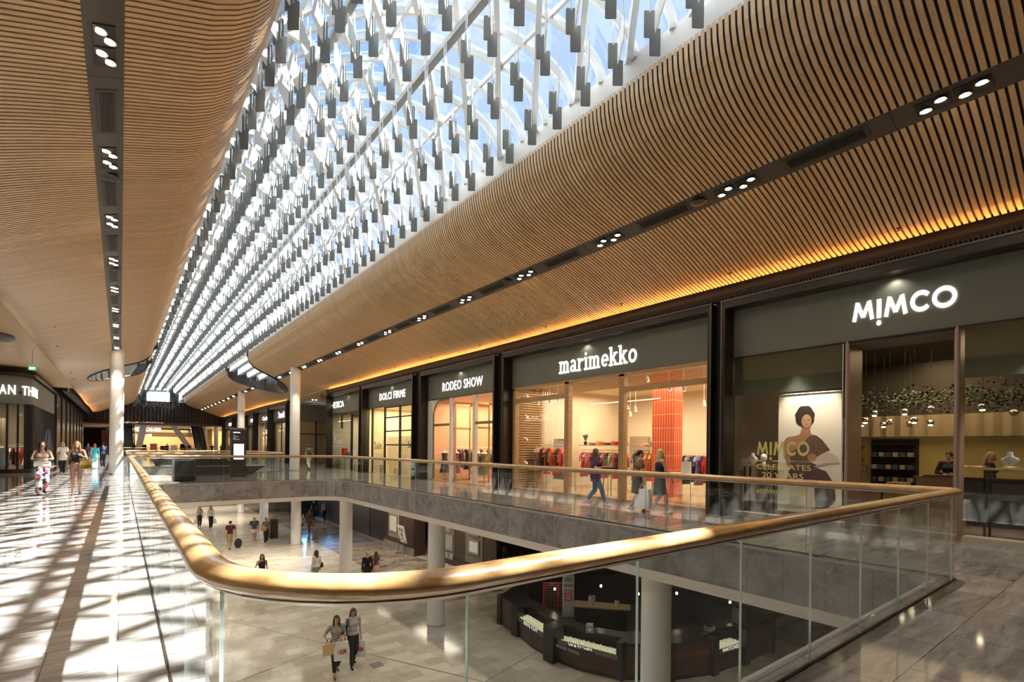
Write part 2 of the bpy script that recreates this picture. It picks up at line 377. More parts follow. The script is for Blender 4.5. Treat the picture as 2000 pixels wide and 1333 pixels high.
def lens_s(y, side):
    cy, hl, tip = LENS[side]; q = (y - cy) / hl
    if abs(q) >= 1: return None
    return 2.6 + (tip - 2.6) * math.sqrt(1 - q * q) ** 1.0
def side_x(s_, side): return XC + s_ if side == 'R' else XC - s_
STRIP = (4.55, 4.95)
def build_ceiling(side):
    mb = MB(); bk = MB(); left = side == 'L'
    def slat(y, s0, s1, w=.066, dp=.045):
        P = prof_pts(y, s0, s1, left)
        if len(P) < 2: return
        rows = []
        for s_, z in P:
            x = side_x(s_, side); rows.append([(x, y, z + dp), (x, y, z), (x, y + w, z), (x, y + w, z + dp)])
        mb.quadgrid(rows, cap=True)
    y = Y0
    while y < Y1:
        st = lens_s(y + .03, side) or 2.66
        s1 = 7.38
        if left and y < 44: s1 = 7.38
        if st < STRIP[0]: slat(y, st, STRIP[0])
        slat(y, max(st, STRIP[1]), s1)
        y += .1
    # opaque backing above the slats
    ys = [Y0 + 1.0 * i for i in range(int(Y1 - Y0) + 1)]
    yl = []
    cy, hl, tip = LENS[side]
    for q in range(-40, 41): yl.append(cy + hl * math.sin(math.pi / 2 * q / 40))
    ys = sorted(set([round(a, 3) for a in ys if not (cy - hl - .01 < a < cy + hl + .01)] + [round(a, 3) for a in yl]))
    rows = []
    for yy in ys:
        s0 = lens_s(yy, side) or 2.66
        full = prof_pts(yy, 2.66, 7.38, left); zs = dict(); row = []
        def zat(s_):
            for (sa, za), (sb, zb) in zip(full, full[1:]):
                if sa <= s_ <= sb: return za + (zb - za) * (s_ - sa) / (sb - sa)
            return full[-1][1]
        base = [p[0] for p in PROF]
        for k, sb in enumerate(base):
            s_, zz = full[k]
            if s0 > 2.67: s_ = s0 + (7.38 - s0) * ((sb - 2.66) / (7.38 - 2.66)); zz = full[0][1] if s_ <= full[0][0] else zat(s_)
            row.append((side_x(s_ + (.05 if k < 3 else 0), side), yy, zz + .05))
        rows.append(row)
    bk.quadgrid(rows)
    o = mb.build('ceiling', TIMBER, fix=False); struct(o)
    struct(bk.build('ceiling', BLACK))
    return o
ceilR = build_ceiling('R'); ceilL = build_ceiling('L')
# lens reveals: dark curved walls standing up round the almond openings in each side ceiling
for side in 'RL':
    mb = MB(); cy, hl, tip = LENS[side]; rows = []
    for i in range(49):
        a = math.pi * i / 48; yy = cy - hl * math.cos(a); s_ = 2.6 + (tip - 2.6) * math.sin(a)
        P = prof_pts(yy, 2.66, 7.38, side == 'L'); ss = max(s_, P[0][0] + .001); z = [za + (zb - za) * (ss - sa) / (sb - sa) for (sa, za), (sb, zb) in zip(P, P[1:]) if sa <= ss <= sb][0]
        x = side_x(s_, side); rows.append([(x, yy, z - .04), (x, yy, 9.28)])
    mb.quadgrid(rows)
    rim = MB(); rim.tube([(r[0][0], r[0][1], r[0][2]) for r in rows], .05, 6)
    o = struct(mb.build('wall_skylight_reveal', mat('reveal_dark_gloss', (.05, .048, .043), .12, coat=.5), smooth=True))
    struct(rim.build('trim_1', BRONZE, smooth=True))
# ---- recessed dark channels
for side in 'RL':
    mb = MB(); cy = LENS[side][0]; 
    def chan(ya, yb):
        xa, xb = sorted((side_x(STRIP[0], side), side_x(STRIP[1], side)))
        za = 6.815 - .05 if side == 'L' else 6.79; 
        for k in range(int((yb - ya) / 1.6) + 1):
            a = ya + 1.6 * k; b = min(a + 1.594, yb)
            if b - a < .05: continue
            z0 = 6.785 + .0; z1 = 6.645
            inner = side_x(STRIP[0], side); outer = side_x(STRIP[1], side)
            bb = len(mb.v)
            for (x, z) in ((inner, z0), (outer, z1), (outer, z1 + .07), (inner, z0 + .07)):
                mb.v += [(x, a, z), (x, b, z)]
            for q in ((0, 1, 3, 2), (2, 3, 5, 4), (4, 5, 7, 6), (6, 7, 1, 0), (0, 2, 4, 6), (1, 7, 5, 3)): mb.f.append(tuple(bb + i for i in q)); mb.m.append(0)
    lim = LENS[side]
    q = math.sqrt(max(0, 1 - ((4.75 - 2.6) / (lim[2] - 2.6)) ** 2)) * lim[1]
    chan(Y0, lim[0] - q); chan(lim[0] + q, Y1)
    struct(mb.build('trim_2', STRIPM))
# ---- floors of the upper level, with the two voids
V1 = rrect(.50, 8.58, 1.86, 25.25, (.70, .25, 1.6, .3))
V2 = rrect(.50, 8.58, 33.2, 45.6, (.4, 4.0, 2.2, .4))
mb = MB(); outer = [(-16, -7), (12.4, -7), (12.4, 130), (-16, 130)]
sheet(mb, outer, [V1, V2], 0.0); sheet(mb, outer, [V1, V2], -.97)
mb.f = [f if i < len(mb.f) // 2 else f for i, f in enumerate(mb.f)]
o = struct(mb.build('floor', [FLOOR, WHITE], fix=False))
for p in o.data.polygons:
    if p.center.z < -.5: p.material_index = 1
    if (p.normal.z < 0) == (p.center.z > -.5): p.flip()
# marble cladding band and white edge trim round each void
for V in (V1, V2):
    mb = MB(); mb.quadgrid([[(x, y, -.02) for x, y in V + V[:1]], [(x, y, -.80) for x, y in V + V[:1]]]); struct(mb.build('trim_3', FASCIA))
    mb = MB(); cx_ = sum(p[0] for p in V) / len(V); cy_ = sum(p[1] for p in V) / len(V)
    def inset(V, d):
        out = []
        for i, (x, y) in enumerate(V):
            a = Vector(V[i - 1]); b = Vector(V[(i + 1) % len(V)]); t = (b - a).normalized(); out.append((x - t.y * d, y + t.x * d))
        return out
    I = inset(V, .05); O_ = inset(V, -.3)
    rows = [[(x, y, -.80) for x, y in V + V[:1]], [(x, y, -.80) for x, y in I + I[:1]], [(x, y, -.985) for x, y in I + I[:1]], [(x, y, -.985) for x, y in O_ + O_[:1]]]
    mb.quadgrid(rows); struct(mb.build('trim_4', CREAMW))
    mb = MB(); E_ = inset(V, .012)
    mb.quadgrid([[(x, y, -.03) for x, y in E_ + E_[:1]], [(x, y, .004) for x, y in E_ + E_[:1]], [(x, y, .004) for x, y in inset(V, -.03) + inset(V, -.03)[:1]]])
    struct(mb.build('trim_5', mat('pale_stone_nosing', (.42, .41, .39), .2)))
# ---- lower floor and its ceiling edges
mb = MB(); mb.poly([(-14, -10, -4.7), (30, -10, -4.7), (30, 90, -4.7), (-14, 90, -4.7)]); struct(mb.build('floor', LOWFLOOR))
# darker chequered paving under the right-hand side
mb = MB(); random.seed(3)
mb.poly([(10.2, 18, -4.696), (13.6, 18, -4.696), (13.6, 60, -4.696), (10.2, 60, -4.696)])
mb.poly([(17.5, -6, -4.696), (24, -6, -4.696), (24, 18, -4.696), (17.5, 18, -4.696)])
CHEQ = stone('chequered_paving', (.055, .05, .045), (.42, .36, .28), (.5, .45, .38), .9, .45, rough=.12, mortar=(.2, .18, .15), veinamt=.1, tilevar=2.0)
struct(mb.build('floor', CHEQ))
# thin movement joints in the lower paving
mb = MB()
for a, b in (((1.5, 24), (9.0, 9.0)), ((3.2, 40), (7.8, 22)), ((-2, 13.5), (14, 19.5)), ((2, 9.5), (12, 12.5)), ((6, 3), (18, 6.2))):
    d = (Vector(b) - Vector(a)).normalized(); nn = Vector((-d.y, d.x)) * .012
    mb.poly([(a[0] + nn.x, a[1] + nn.y, -4.694), (a[0] - nn.x, a[1] - nn.y, -4.694), (b[0] - nn.x, b[1] - nn.y, -4.694), (b[0] + nn.x, b[1] + nn.y, -4.694)])
struct(mb.build('trim_6', mat('joint_dark', (.10, .085, .07), .6)))
# slot lines in the upper paving by the balustrade and a border joint
mb = MB()
for x, w_, z_ in ((-1.72, .008, .002), (11.55, .006, .002)):
    mb.poly([(x - w_, -6, z_), (x + w_, -6, z_), (x + w_, 86, z_), (x - w_, 86, z_)])
struct(mb.build('trim_7', mat('joint_light', (.30, .29, .27), .4)))
# ---- vault over the centre: glass, diagonal steel, edge beams
def vz(x): 
    q = min(1, abs(x - XC) / 2.75); return 8.60 + 1.95 * max(0.0, 1 - q * q) ** .6
XS = [XC - 2.75 * math.cos(math.pi * i / 24) for i in range(25)]
sk = bpy.data.objects.new('window_1', None); C.objects.link(sk); sk.location = (XC, 40, 9); sk['_w'] = 1; struct(sk)
mb = MB(); mb.quadgrid([[(x, y, vz(x) + .14) for x in XS[:15]] for y in (.3, 20, 50, 87)]); mb.build('glazing', ROOFGLASS, sk, smooth=True)
mb = MB(); mb.quadgrid([[(x, y, vz(x) + .14) for x in XS[14:]] for y in (.3, 20, 50, 87)]); mb.build('fritted_glazing', FRIT, sk, smooth=True)
mb = MB()
def bar(pts, w, d):
    pts = [Vector(p) for p in pts]; rows = []
    for i, p in enumerate(pts):
        t = (pts[min(i + 1, len(pts) - 1)] - pts[max(i - 1, 0)]).normalized(); a = t.cross(Vector((0, 0, 1))).normalized(); u = a.cross(t)
        rows.append([p + a * w / 2, p + a * w / 2 - u * d, p - a * w / 2 - u * d, p - a * w / 2])
    mb.quadgrid(rows, closed=True, cap=True)
for slope, w, d, st in ((1.29, .11, .24, 1.32), (-.78, .07, .13, .8)):
    k = -8.0
    while k < 94:
        pts = [(x, k + slope * (x - XC), vz(x) + .1) for x in XS if .3 < k + slope * (x - XC) < Y1]
        if len(pts) > 2: bar(pts, w, d)
        k += st
mb.build('diagonal_ribs', STEELW, sk, smooth=False)
mb = MB()
for x in (XC - 1.9, XC + 1.9, XC): mb.box(x - .03, x + .03, .3, Y1, vz(x) - .02, vz(x) + .08)
mb.build('purlin', STEELW, sk)
mb = MB()
for s_ in (-1, 1):
    x = XC + s_ * 2.78
    mb.box(x - .07, x + .07, .3, Y1, 8.27, 8.76)
# open the side upstand where the almond openings run
edge = mb.build('edge_beam', STEELW, sk)
for x, nm in ((3.42, 'cable_tray'), (5.35, 'cable_tray')):
    t_ = MB(); t_.box(x - .06, x + .06, .3, Y1 - .3, 10.02, 10.09); t_.box(x - .085, x - .055, .3, Y1 - .3, 10.02, 10.14); t_.build(nm, mat('grey_tray', (.25, .25, .25), .5), sk)
# flat roof glazing over the two almond openings
mb = MB(); mb.poly([(XC + 2.8, 40, 9.3), (XC + 6.6, 40, 9.3), (XC + 6.6, 51, 9.3), (XC + 2.8, 51, 9.3)]); mb.poly([(XC - 6.6, 41, 9.3), (XC - 2.8, 41, 9.3), (XC - 2.8, 50.5, 9.3), (XC - 6.6, 50.5, 9.3)])
pass
for xa, xb, ya, yb in ((XC + 2.8, XC + 6.6, 40, 51), (XC - 6.6, XC - 2.8, 41, 50.5)):
    mb = MB(); mb.poly([(xa, ya, 9.3), (xb, ya, 9.3), (xb, yb, 9.3), (xa, yb, 9.3)]); mb.build('side_glazing', FRIT, sk)
# outer roof over the ceiling void (keeps the sky out behind the slats); near-centre slab and upstand are added, unseen, to block the sun
mb = MB()
for a, b, c_, d_ in ((XC - 2.8, XC + 2.8, -7, .3), (XC + 2.8, 24, -7, 40), (XC + 6.6, 24, 40, 51), (XC + 2.8, 24, 51, 130), (-18, XC - 2.8, -7, 41), (-18, XC - 6.6, 41, 50.5), (-18, XC - 2.8, 50.5, 130)):
    mb.box(a, b, c_, d_, 8.32, 8.45)
mb.box(-18, 24, 87.2, 130, 11, 11.1); mb.box(XC - 2.8, XC + 2.8, .2, .3, 8.45, 10.7)
struct(mb.build('ceiling', BLACK))
# ---- end walls of the visible hall
mb = MB(); mb.box(-18, 30, -7.4, -7.0, -4.7, 11); mb.box(-18.2, -18, -7, 130, -4.7, 11); mb.box(29.8, 30, -7, 130, -4.7, 11); mb.box(-18, 30, 130, 130.2, -4.7, 11)
struct(mb.build('wall_near', mat('hall_wall', (.25, .21, .17), .7)))
# ---- bulkheads beside the ceilings above the shops + cove lamps
mb = MB(); mb.box(12.02, 12.3, -7, 38.2, 5.48, 8.3); mb.box(12.02, 12.3, 49.2, 87, 5.48, 8.3)
mb.box(-3.4, -3.1, 50, 87, 5.48, 8.3)
struct(mb.build('wall_right_bulkhead', BLACK))
mb = MB(); y = -6.9
while y < 38.2: mb.box(12.005, 12.02, y, y + .03, 5.42, 5.52); y += .07
struct(mb.build('trim_8', mat('grille_dark', (.03, .022, .016), .6)))

for k in range(5): area('cove_lamp', (12.0, -3 + 9 * k, 5.56), 9.0, 42, (1, .42, .09), (-.8, 0, .42), sy=.03)
for k in range(4): area('cove_lamp', (12.0, 53.7 + 9 * k, 5.56), 9.0, 42, (1, .42, .09), (-.8, 0, .42), sy=.03)
for k in range(3): area('cove_lamp', (-2.9, 60.7 + 9 * k, 5.56), 9.0, 36, (1, .42, .09), (.8, 0, .42), sy=.03)
# ceiling continuing over the side passages
mb = MB(); mb.box(11.9, 24, 38.0, 49.4, 5.74, 5.8); mb.box(-16, -2.8, -7, 50, 5.74, 5.8)
struct(mb.build('ceiling', TIMBER))
mb = MB()
for x, y in ((14.5, 44), (16, 46), (13.5, 46.5)):
    for k in range(2): mb.lathe([(.06, 0), (.06, .02)], (x + .3 * k, y, 5.71), 10)
o = tag(mb.build('recessed_lamps', LAMPS), 'small recessed lamps in the timber ceiling of the side passage', 'ceiling light', kind='stuff')
# ---- columns
def column(x, y, z0, z1, label, r=.31):
    t = thing('column', label, 'column', (x, y, z0), 'round white columns')
    mb = MB(); mb.lathe([(r, 0), (r, z1 - z0)], (x, y, z0), 32); mb.build('shaft', WHITE, t, smooth=True)
    mb = MB(); mb.lathe([(r + .02, .001), (r + .02, .05)], (x, y, z0), 32); mb.build('collar', mat('steel_collar', (.5, .5, .5), .3), t, smooth=True)
    return t
column(-.17, 35.0, 0, 6.8, 'tall round white column at the left of the walkway, sunlit on one side')
column(9.15, 35.4, 0, 6.8, 'tall round white upper-floor column nearest the corner shop')
column(9.25, 54.9, 0, 6.8, 'white upper-floor column rising behind the information totem')
for y, lb in ((6.6, 'nearest white column on the lower floor, beside the key-cutting kiosk'), (16.0, 'white lower-floor column rising behind the curved wood handrail, left of the kiosk'), (25.2, 'white lower-floor column near the man in black with pale hair'), (34.3, 'white lower-floor column just left of two walkers in brown and white'), (43.5, 'white lower-floor column beside the woman in the green top'), (53, 'thin-looking far white lower-floor column left of the couple')):
    column(9.0, y, -4.7, -.97, lb)
column(14.1, 50.0, -4.7, -.97, 'far white lower-floor column near the blue screens', .3)
# ---- balustrades
def balustrade(path, joints, label, group, zr=1.145):
    """path: closed outline; glass panels 1.05 m apart along it"""
    P = [Vector((x, y, 0)) for x, y in path]; n_ = len(P); cum = [0]
    for i in range(n_): cum.append(cum[-1] + (P[(i + 1) % n_] - P[i]).length)
    tot = cum[-1]; cx_ = sum(p.x for p in P) / n_; cy_ = sum(p.y for p in P) / n_
    def at(d):
        d %= tot
        for i in range(n_):
            if cum[i] <= d <= cum[i + 1]: return P[i].lerp(P[(i + 1) % n_], (d - cum[i]) / max(1e-9, cum[i + 1] - cum[i]))
    t = thing('balustrade', label, 'balustrade', (cx_, cy_, 0), group)
    num = round(tot / 1.05); st = tot / num
    for k in range(num):
        a = joints + k * st + .003; b = a + st - .006
        ds = [a] + [c for c in [cum[i] + q * tot for q in (0, 1) for i in range(n_)] if a + .01 < c < b - .01] + [b]
        pts = [at(d) for d in ds]; nrm = []
        for i in range(len(pts)):
            tt = (pts[min(i + 1, len(pts) - 1)] - pts[max(i - 1, 0)]).normalized(); nrm.append(Vector((-tt.y, tt.x, 0)))
        mb = MB(); h = .0065
        for sgn in (1, -1): mb.quadgrid([[p + q * h * sgn + Vector((0, 0, .012)) for p, q in zip(pts, nrm)], [p + q * h * sgn + Vector((0, 0, 1.11)) for p, q in zip(pts, nrm)]])
        mb.cm = 1
        for i in (0, -1):
            p, q = pts[i], nrm[i]; mb.poly([p + q * h + Vector((0, 0, .012)), p - q * h + Vector((0, 0, .012)), p - q * h + Vector((0, 0, 1.11)), p + q * h + Vector((0, 0, 1.11))])
        mb.build('glass_pane', [BGLASS, GEDGE], t, fix=False)
    rp = [at(tot * i / (n_ * 3)) for i in range(n_ * 3)]
    mb = MB(); mb.tube([(p.x, p.y, zr) for p in P], 1.0, 20, sx=.072, sz=.048, closed=True); mb.build('handrail', OAKRAIL, t, smooth=True)
    mb = MB(); mb.tube([(p.x, p.y, zr - .052) for p in P], 1.0, 4, sx=.028, sz=.02, closed=True); mb.build('steel_channel', mat('satin_steel', (.55, .53, .5), .3, metal=.8), t)
    mb = MB(); mb.tube([(p.x, p.y, .008) for p in P], 1.0, 4, sx=.014, sz=.010, closed=True); mb.build('base_slot', mat('slot_dark', (.06, .05, .04), .5), t)
    return t
G1 = rrect(.30, 8.76, 1.69, 25.42, (.80, .16, 1.7, .3), 10)
# start the closed path on the near straight run so the joints fall where the photo has them
balustrade(G1, .195, 'glass balustrade with thick round oak handrail around the near void', 'balustrades round the two voids')
G2 = rrect(.30, 8.76, 33.0, 45.8, (.4, 4.2, 2.3, .4), 10)
balustrade(G2, .3, 'oak-railed glass balustrade round the far void behind the bench', 'balustrades round the two voids')
# lower storey walls
mb = MB()
mb.box(14.0, 14.2, 34.5, 90, -4.7, -.97); mb.box(24, 24.2, -7, 20, -4.7, -.97); mb.box(-6.2, -6, -7, 90, -4.7, -.97)
mb.box(-14, 30, 70, 70.2, -4.7, -.97)
struct(mb.build('wall_lower', mat('lower_wall', (.05, .045, .04), .3)))
mb = MB(); mb.poly([(12.4, -7, -.97), (30, -7, -.97), (30, 90, -.97), (12.4, 90, -.97)]); mb.poly([(12.4, -7, -.01), (30, -7, -.01), (30, 130, -.01), (12.4, 130, -.01)])
struct(mb.build('ceiling', mat('lower_soffit', (.6, .56, .5), .6)))
# ================================================================== SHOPS on the right of the upper floor
XP, XG = 12.0, 12.45
def shopfront(ya, yb, label, right_open=False, inner=.28, ztop=5.40, fz=(4.03, 5.12)):
    """portal frame from y=ya (near) to yb (far): posts, head, olive fascia"""
    t = thing('shopfront', label, 'shopfront', (XP, (ya + yb) / 2, 0))
    mb = MB()
    mb.box(XP, XG + .02, ya, ya + inner * .4, 0, ztop); mb.box(XP, XG + .02, yb - inner * .4, yb, 0, ztop); mb.box(XP, XG + .02, ya + inner * .4, yb - inner * .4, fz[1] + .10, ztop)
    mb.build('portal_frame', BRONZE, t)
    mb = MB(); mb.box(XP - .02, XP, ya - .0, yb, ztop - .01, ztop + .03); mb.box(XP - .015, XP, ya, ya + .05, 0, ztop); mb.box(XP - .015, XP, yb - .05, yb, 0, ztop); mb.build('edge_trim', mat('bronze_edge', (.12, .10, .085), .35, metal=.6), t)
    mb = MB(); mb.box(XG - .02, XG + .25, ya + .11, yb - .11, fz[0], fz[1] + .1); mb.build('fascia', FASC, t)
    mb = MB(); mb.box(XG - .05, XG - .02, ya + .11, yb - .11, fz[0] - .03, fz[0] + .0); mb.build('fascia_trim', BRONZE, t)
    return t
def pilaster(ya, yb):
    mb = MB(); mb.box(XG - .25, XG + .2, ya, yb, 0, 5.48); struct(mb.build('wall_right', BRONZE))
FLOORW = wood('shop_timber_floor', (.36, .22, .10), (.52, .34, .17), rough=.2, grain=(2, 14, 14))
def room(ya, yb, depth, wallm, ceilm, floorm, zc=4.2, back=None):
    x0, x1 = XG + .06, XG + depth
    for nm, bx, m_ in (('wall_back', (x1, x1 + .1, ya, yb, 0, zc), back or wallm), ('wall_side', (x0, x1, ya - .08, ya, 0, zc), wallm), ('wall_side', (x0, x1, yb, yb + .08, 0, zc), wallm), ('ceiling', (x0, x1, ya, yb, zc, zc + .08), ceilm), ('floor', (x0 - .1, x1, ya, yb, -.01, .012), floorm)):
        mb = MB(); mb.box(*bx); struct(mb.build(nm, m_))
SF = {}
SF['mimco'] = shopfront(-2.2, 6.94, 'nearest dark shopfront with olive fascia reading MIMCO')
SF['mari'] = shopfront(7.19, 16.22, 'wide shopfront reading marimekko with timber window frames')
SF['rodeo'] = shopfront(16.75, 23.24, 'shopfront reading RODEO SHOW with gold arched window frames')
SF['dolci'] = shopfront(24.04, 31.11, 'shopfront reading DOLCI FIRME with black gridded doors')
SF['metica'] = shopfront(31.45, 38.0, 'corner shopfront whose sign ends in ETICA with a glass corner')
for a, b in ((6.94, 7.19), (16.22, 16.75), (23.24, 24.04), (31.11, 31.45)): pilaster(a, b)
mb = MB(); mb.box(XG, XG + .3, -6.9, -2.2, 0, 5.48); struct(mb.build('wall_right', BRONZE))
# ---- MIMCO
OLIVE = mat('olive_gold_wall', (.42, .34, .13), .5, noise=.06, nscale=1.5); DARKC = mat('dark_shop_ceiling', (.05, .042, .036), .6)
room(-2.0, 6.83, 6.6, mat('taupe_wall', (.16, .13, .10), .6), DARKC, mat('shop_concrete', (.30, .26, .21), .18, noise=.1), zc=4.35, back=DARKC)
mb = MB(); mb.box(18.92, 19.04, -1.9, 6.75, .012, 2.14); struct(mb.build('wall_back', OLIVE))
t = SF['mimco']
MIM = []
MIM.append([(0, 0), (.22, 1), (.24, 1), (.62, .12), (1.0, 1), (1.02, 1), (1.24, 0)])
polys = ribbon2d([[(.08, 0), (.28, 1.0)], [(.28, .92), (.62, .18)], [(.62, .18), (.96, .92)], [(.96, 1.0), (1.16, 0)],
                  {'p': [(1.55, .0), (1.55, .98)], 'w': .25}, {'p': arc(1.55, -.26, .065, .065, 0, 360, 12), 'w': .13},
                  [(1.95, 0), (2.15, 1.0)], [(2.15, .92), (2.49, .18)], [(2.49, .18), (2.83, .92)], [(2.83, 1.0), (3.03, 0)],
                  arc(3.85, .5, .46, .42, 40, 320, 20), arc(5.02, .5, .50, .42, 0, 360, 28)], .215)
sign('sign_letters', polys, (XG - .03, 4.16, 4.28), 1.72, .56, '-x', .008, SIGNW, t, 'glowing white letters MIMCO')
JAMB = mat('blush_metal_jamb', (.42, .30, .24), .35, noise=.03)
for y in (4.25, 2.43):
    mb = MB(); mb.box(XG + .0, XG + .75 if y > 3 else XG + .42, y - .03, y + .03, 0, 4.03); mb.tube([(XG - .01, y, 0), (XG - .01, y, 4.03)], .045, 10); mb.build('door_jamb', JAMB, t, smooth=True)
for a, b in ((4.34, 6.80), (-2.0, 2.33)):
    mb = MB(); mb.box(XG - .012, XG, a, b, .1, 4.0); mb.build('window_pane', SHOPGLASS, t)
    mb = MB(); mb.box(XG + .02, XG + .03, a, b, 3.05, 4.0); mb.build('window_film', FILM, t)
    mb = MB(); mb.box(XG - .05, XG + .28, a, b, .0, .1); mb.build('window_plinth', mat('pale_plinth', (.50, .45, .36), .5), t)
    mb = MB(); mb.box(XG - .016, XG + .004, a - .01, a + .006, .1, 4.0); mb.build('glass_edge', GEDGE, t)
mb = MB(); mb.box(XG, XG + .9, 2.46, 4.22, 3.95, 4.1); mb.build('door_head', mat('dark_taupe', (.09, .07, .06), .5), t)
GOLD = mat('gold_lettering', (.55, .42, .14), .3, metal=.5, emit=.12, ecol=(.7, .55, .2))
yl = px_y = None
sign('window_lettering', polys, (XG - .016, 6.20, 1.42), 1.20, .46, '-x', .003, GOLD, t, 'gold window lettering MIMCO')
for tx, z, w, h, y0_ in (('CELEBRATES', 1.20, 1.24, .13, 6.2), ('20 YEARS', .99, .95, .14, 6.07), ('#BEWHOYOUARE', .60, 1.22, .12, 6.2)):
    sign('window_lettering', font2d(tx), (XG - .016, y0_, z), w, h, '-x', .003, GOLD, t)
# poster of a woman
pt = thing('hanging_poster', 'tall window poster of a curly-haired woman in a one-shoulder top', 'poster', (13.2, 5.33, .1))
mb = MB(); mb.box(13.2, 13.215, 4.62, 6.04, .15, 3.05); mb.build('sheet', mat('poster_paper', (.82, .74, .62), .6, noise=.03, nscale=2), pt)
mb = MB(); mb.tube([(13.195, 4.60, 3.06), (13.195, 6.06, 3.06)], .018, 8); mb.build('rail', WHITE, pt)
def flat(name, pts, m, lay, parent, x=13.198):
    """pts in poster coordinates (0..1 across from the left, height in metres)"""
    mb = MB(); mb.v = [(x - lay * .002, 6.04 - a * 1.42, z) for a, z in pts]
    tr = geometry.tessellate_polygon([[Vector((a, z, 0)) for a, z in pts]])
    mb.f = [tuple(q) for q in tr]; mb.m = [0] * len(tr); return mb.build(name, m, parent)
def blob(cx, cz, rx, rz, n_=28, wob=0.0, ph=0): return [(cx + rx / 1.42 * (1 + wob * math.sin(9 * math.tau * i / n_ * 1.0 + ph)) * math.cos(math.tau * i / n_), cz + rz * (1 + wob * math.sin(7 * math.tau * i / n_)) * math.sin(math.tau * i / n_)) for i in range(n_)]
PSK = mat('printed_skin', (.42, .20, .10), .6); PBR = mat('printed_brown_cloth', (.13, .075, .045), .6, noise=.5, nscale=30); PMA = mat('printed_plum_cloth', (.10, .055, .055), .6, noise=.15); PHA = mat('printed_hair', (.03, .018, .012), .6)
flat('printed_trousers', [(.20, 1.25), (.55, 1.30), (.78, 1.18), (.90, .90), (.93, .50), (.80, .30), (.62, .28), (.60, .85), (.30, .90), (.15, .95)], PMA, 1, pt)
flat('printed_skin', [(.28, 2.02), (.36, 2.06), (.40, 2.25), (.52, 2.25), (.54, 2.08), (.64, 2.0), (.55, 1.72), (.35, 1.45), (.22, 1.30), (.16, 1.28), (.10, 1.55), (.10, 1.9), (.16, 2.0)], PSK, 2, pt)
flat('printed_top', [(.52, 2.02), (.62, 2.04), (.72, 1.92), (.84, 1.68), (.70, 1.58), (.62, 1.30), (.20, 1.20), (.22, 1.62), (.38, 1.78)], PBR, 3, pt)
flat('printed_sleeve', [(.62, 1.50), (.80, 1.66), (.95, 1.52), (.98, 1.40), (.80, 1.38), (.66, 1.30), (.52, 1.42)], mat('printed_cream_cloth', (.62, .50, .42), .6), 4, pt)
flat('printed_hand', blob(.56, 1.50, .10, .10), PSK, 5, pt)
flat('printed_hair', blob(.44, 2.50, .22, .26, 40, .05), PHA, 4, pt)
flat('printed_face', blob(.47, 2.38, .115, .165), mat('printed_face', (.50, .27, .15), .6), 5, pt)
for a in (.43, .51): flat('printed_eye', blob(a, 2.41, .018, .010, 10), PHA, 6, pt)
flat('printed_mouth', blob(.475, 2.30, .028, .013, 10), mat('printed_lips', (.30, .07, .05), .5), 6, pt)
flat('printed_bag', [(.05, .75), (.60, .78), (.62, .30), (.02, .28)], mat('printed_pale_cloth', (.70, .60, .50), .6), 2, pt)
# necklace busts, shelf displays
def bust(loc, label, rz=R(90)):
    t = thing('necklace_bust', label, 'display bust', loc, world=False, rz=rz)
    mb = MB(); rows = []
    for z, w, d in ((0, .02, .02), (.03, .05, .03), (.10, .10, .035), (.17, .135, .035), (.20, .12, .04), (.225, .07, .045), (.25, .045, .045), (.31, .042, .042), (.32, .03, .03)):
        rows.append([(w * math.cos(math.tau * k / 16), d * math.sin(math.tau * k / 16), z) for k in range(16)])
    mb.quadgrid(rows, closed=True, cap=True); mb.build('form', WHITE, t, smooth=True)
    mb = MB(); mb.tube([(-.07, .038, .23), (-.05, .045, .18), (0, .045, .13), (.05, .045, .18), (.07, .038, .23)], .004, 6); mb.box(-.01, .01, .04, .05, .09, .13); mb.build('necklace', mat('gold_chain', (.6, .45, .18), .3, metal=.9), t)
    return t
def display_table(x0, x1, y0, y1, z, label, m_top, m_leg=BRONZE, name='display_table'):
    t = thing(name, label, 'table', ((x0 + x1) / 2, (y0 + y1) / 2, 0))
    mb = MB(); mb.box(x0, x1, y0, y1, z - .035, z); mb.build('table_top', m_top, t)
    for x in (x0 + .04, x1 - .04):
        for y in (y0 + .04, y1 - .04): mb = MB(); mb.box(x - .018, x + .018, y - .018, y + .018, .012, z - .035); mb.build('leg', m_leg, t)
    return t
display_table(12.9, 13.45, -.6, 2.15, 1.36, 'tall gold-edged window table behind the right-hand MIMCO window', mat('gold_edge', (.45, .36, .16), .3, metal=.5))
display_table(12.8, 13.15, 6.05, 6.75, 1.27, 'narrow jewellery table at the far end of the left MIMCO window', mat('gold_edge', (.45, .36, .16), .3, metal=.5))
bust((13.15, 1.80, 1.36), 'white necklace bust with gold pendant in the right MIMCO window')
bust((12.98, 6.58, 1.27), 'white necklace bust at the left end of the poster window')
t = thing('display_form', 'blank white head form beside the necklace bust in the poster window', 'display bust', (12.98, 6.30, 1.27)); mb = MB(); mb.ell((12.98, 6.30, 1.47), (.075, .085, .11)); mb.cone((12.98, 6.30, 1.29), .06, (12.98, 6.30, 1.42), .045); mb.build('form', WHITE, t, smooth=True)
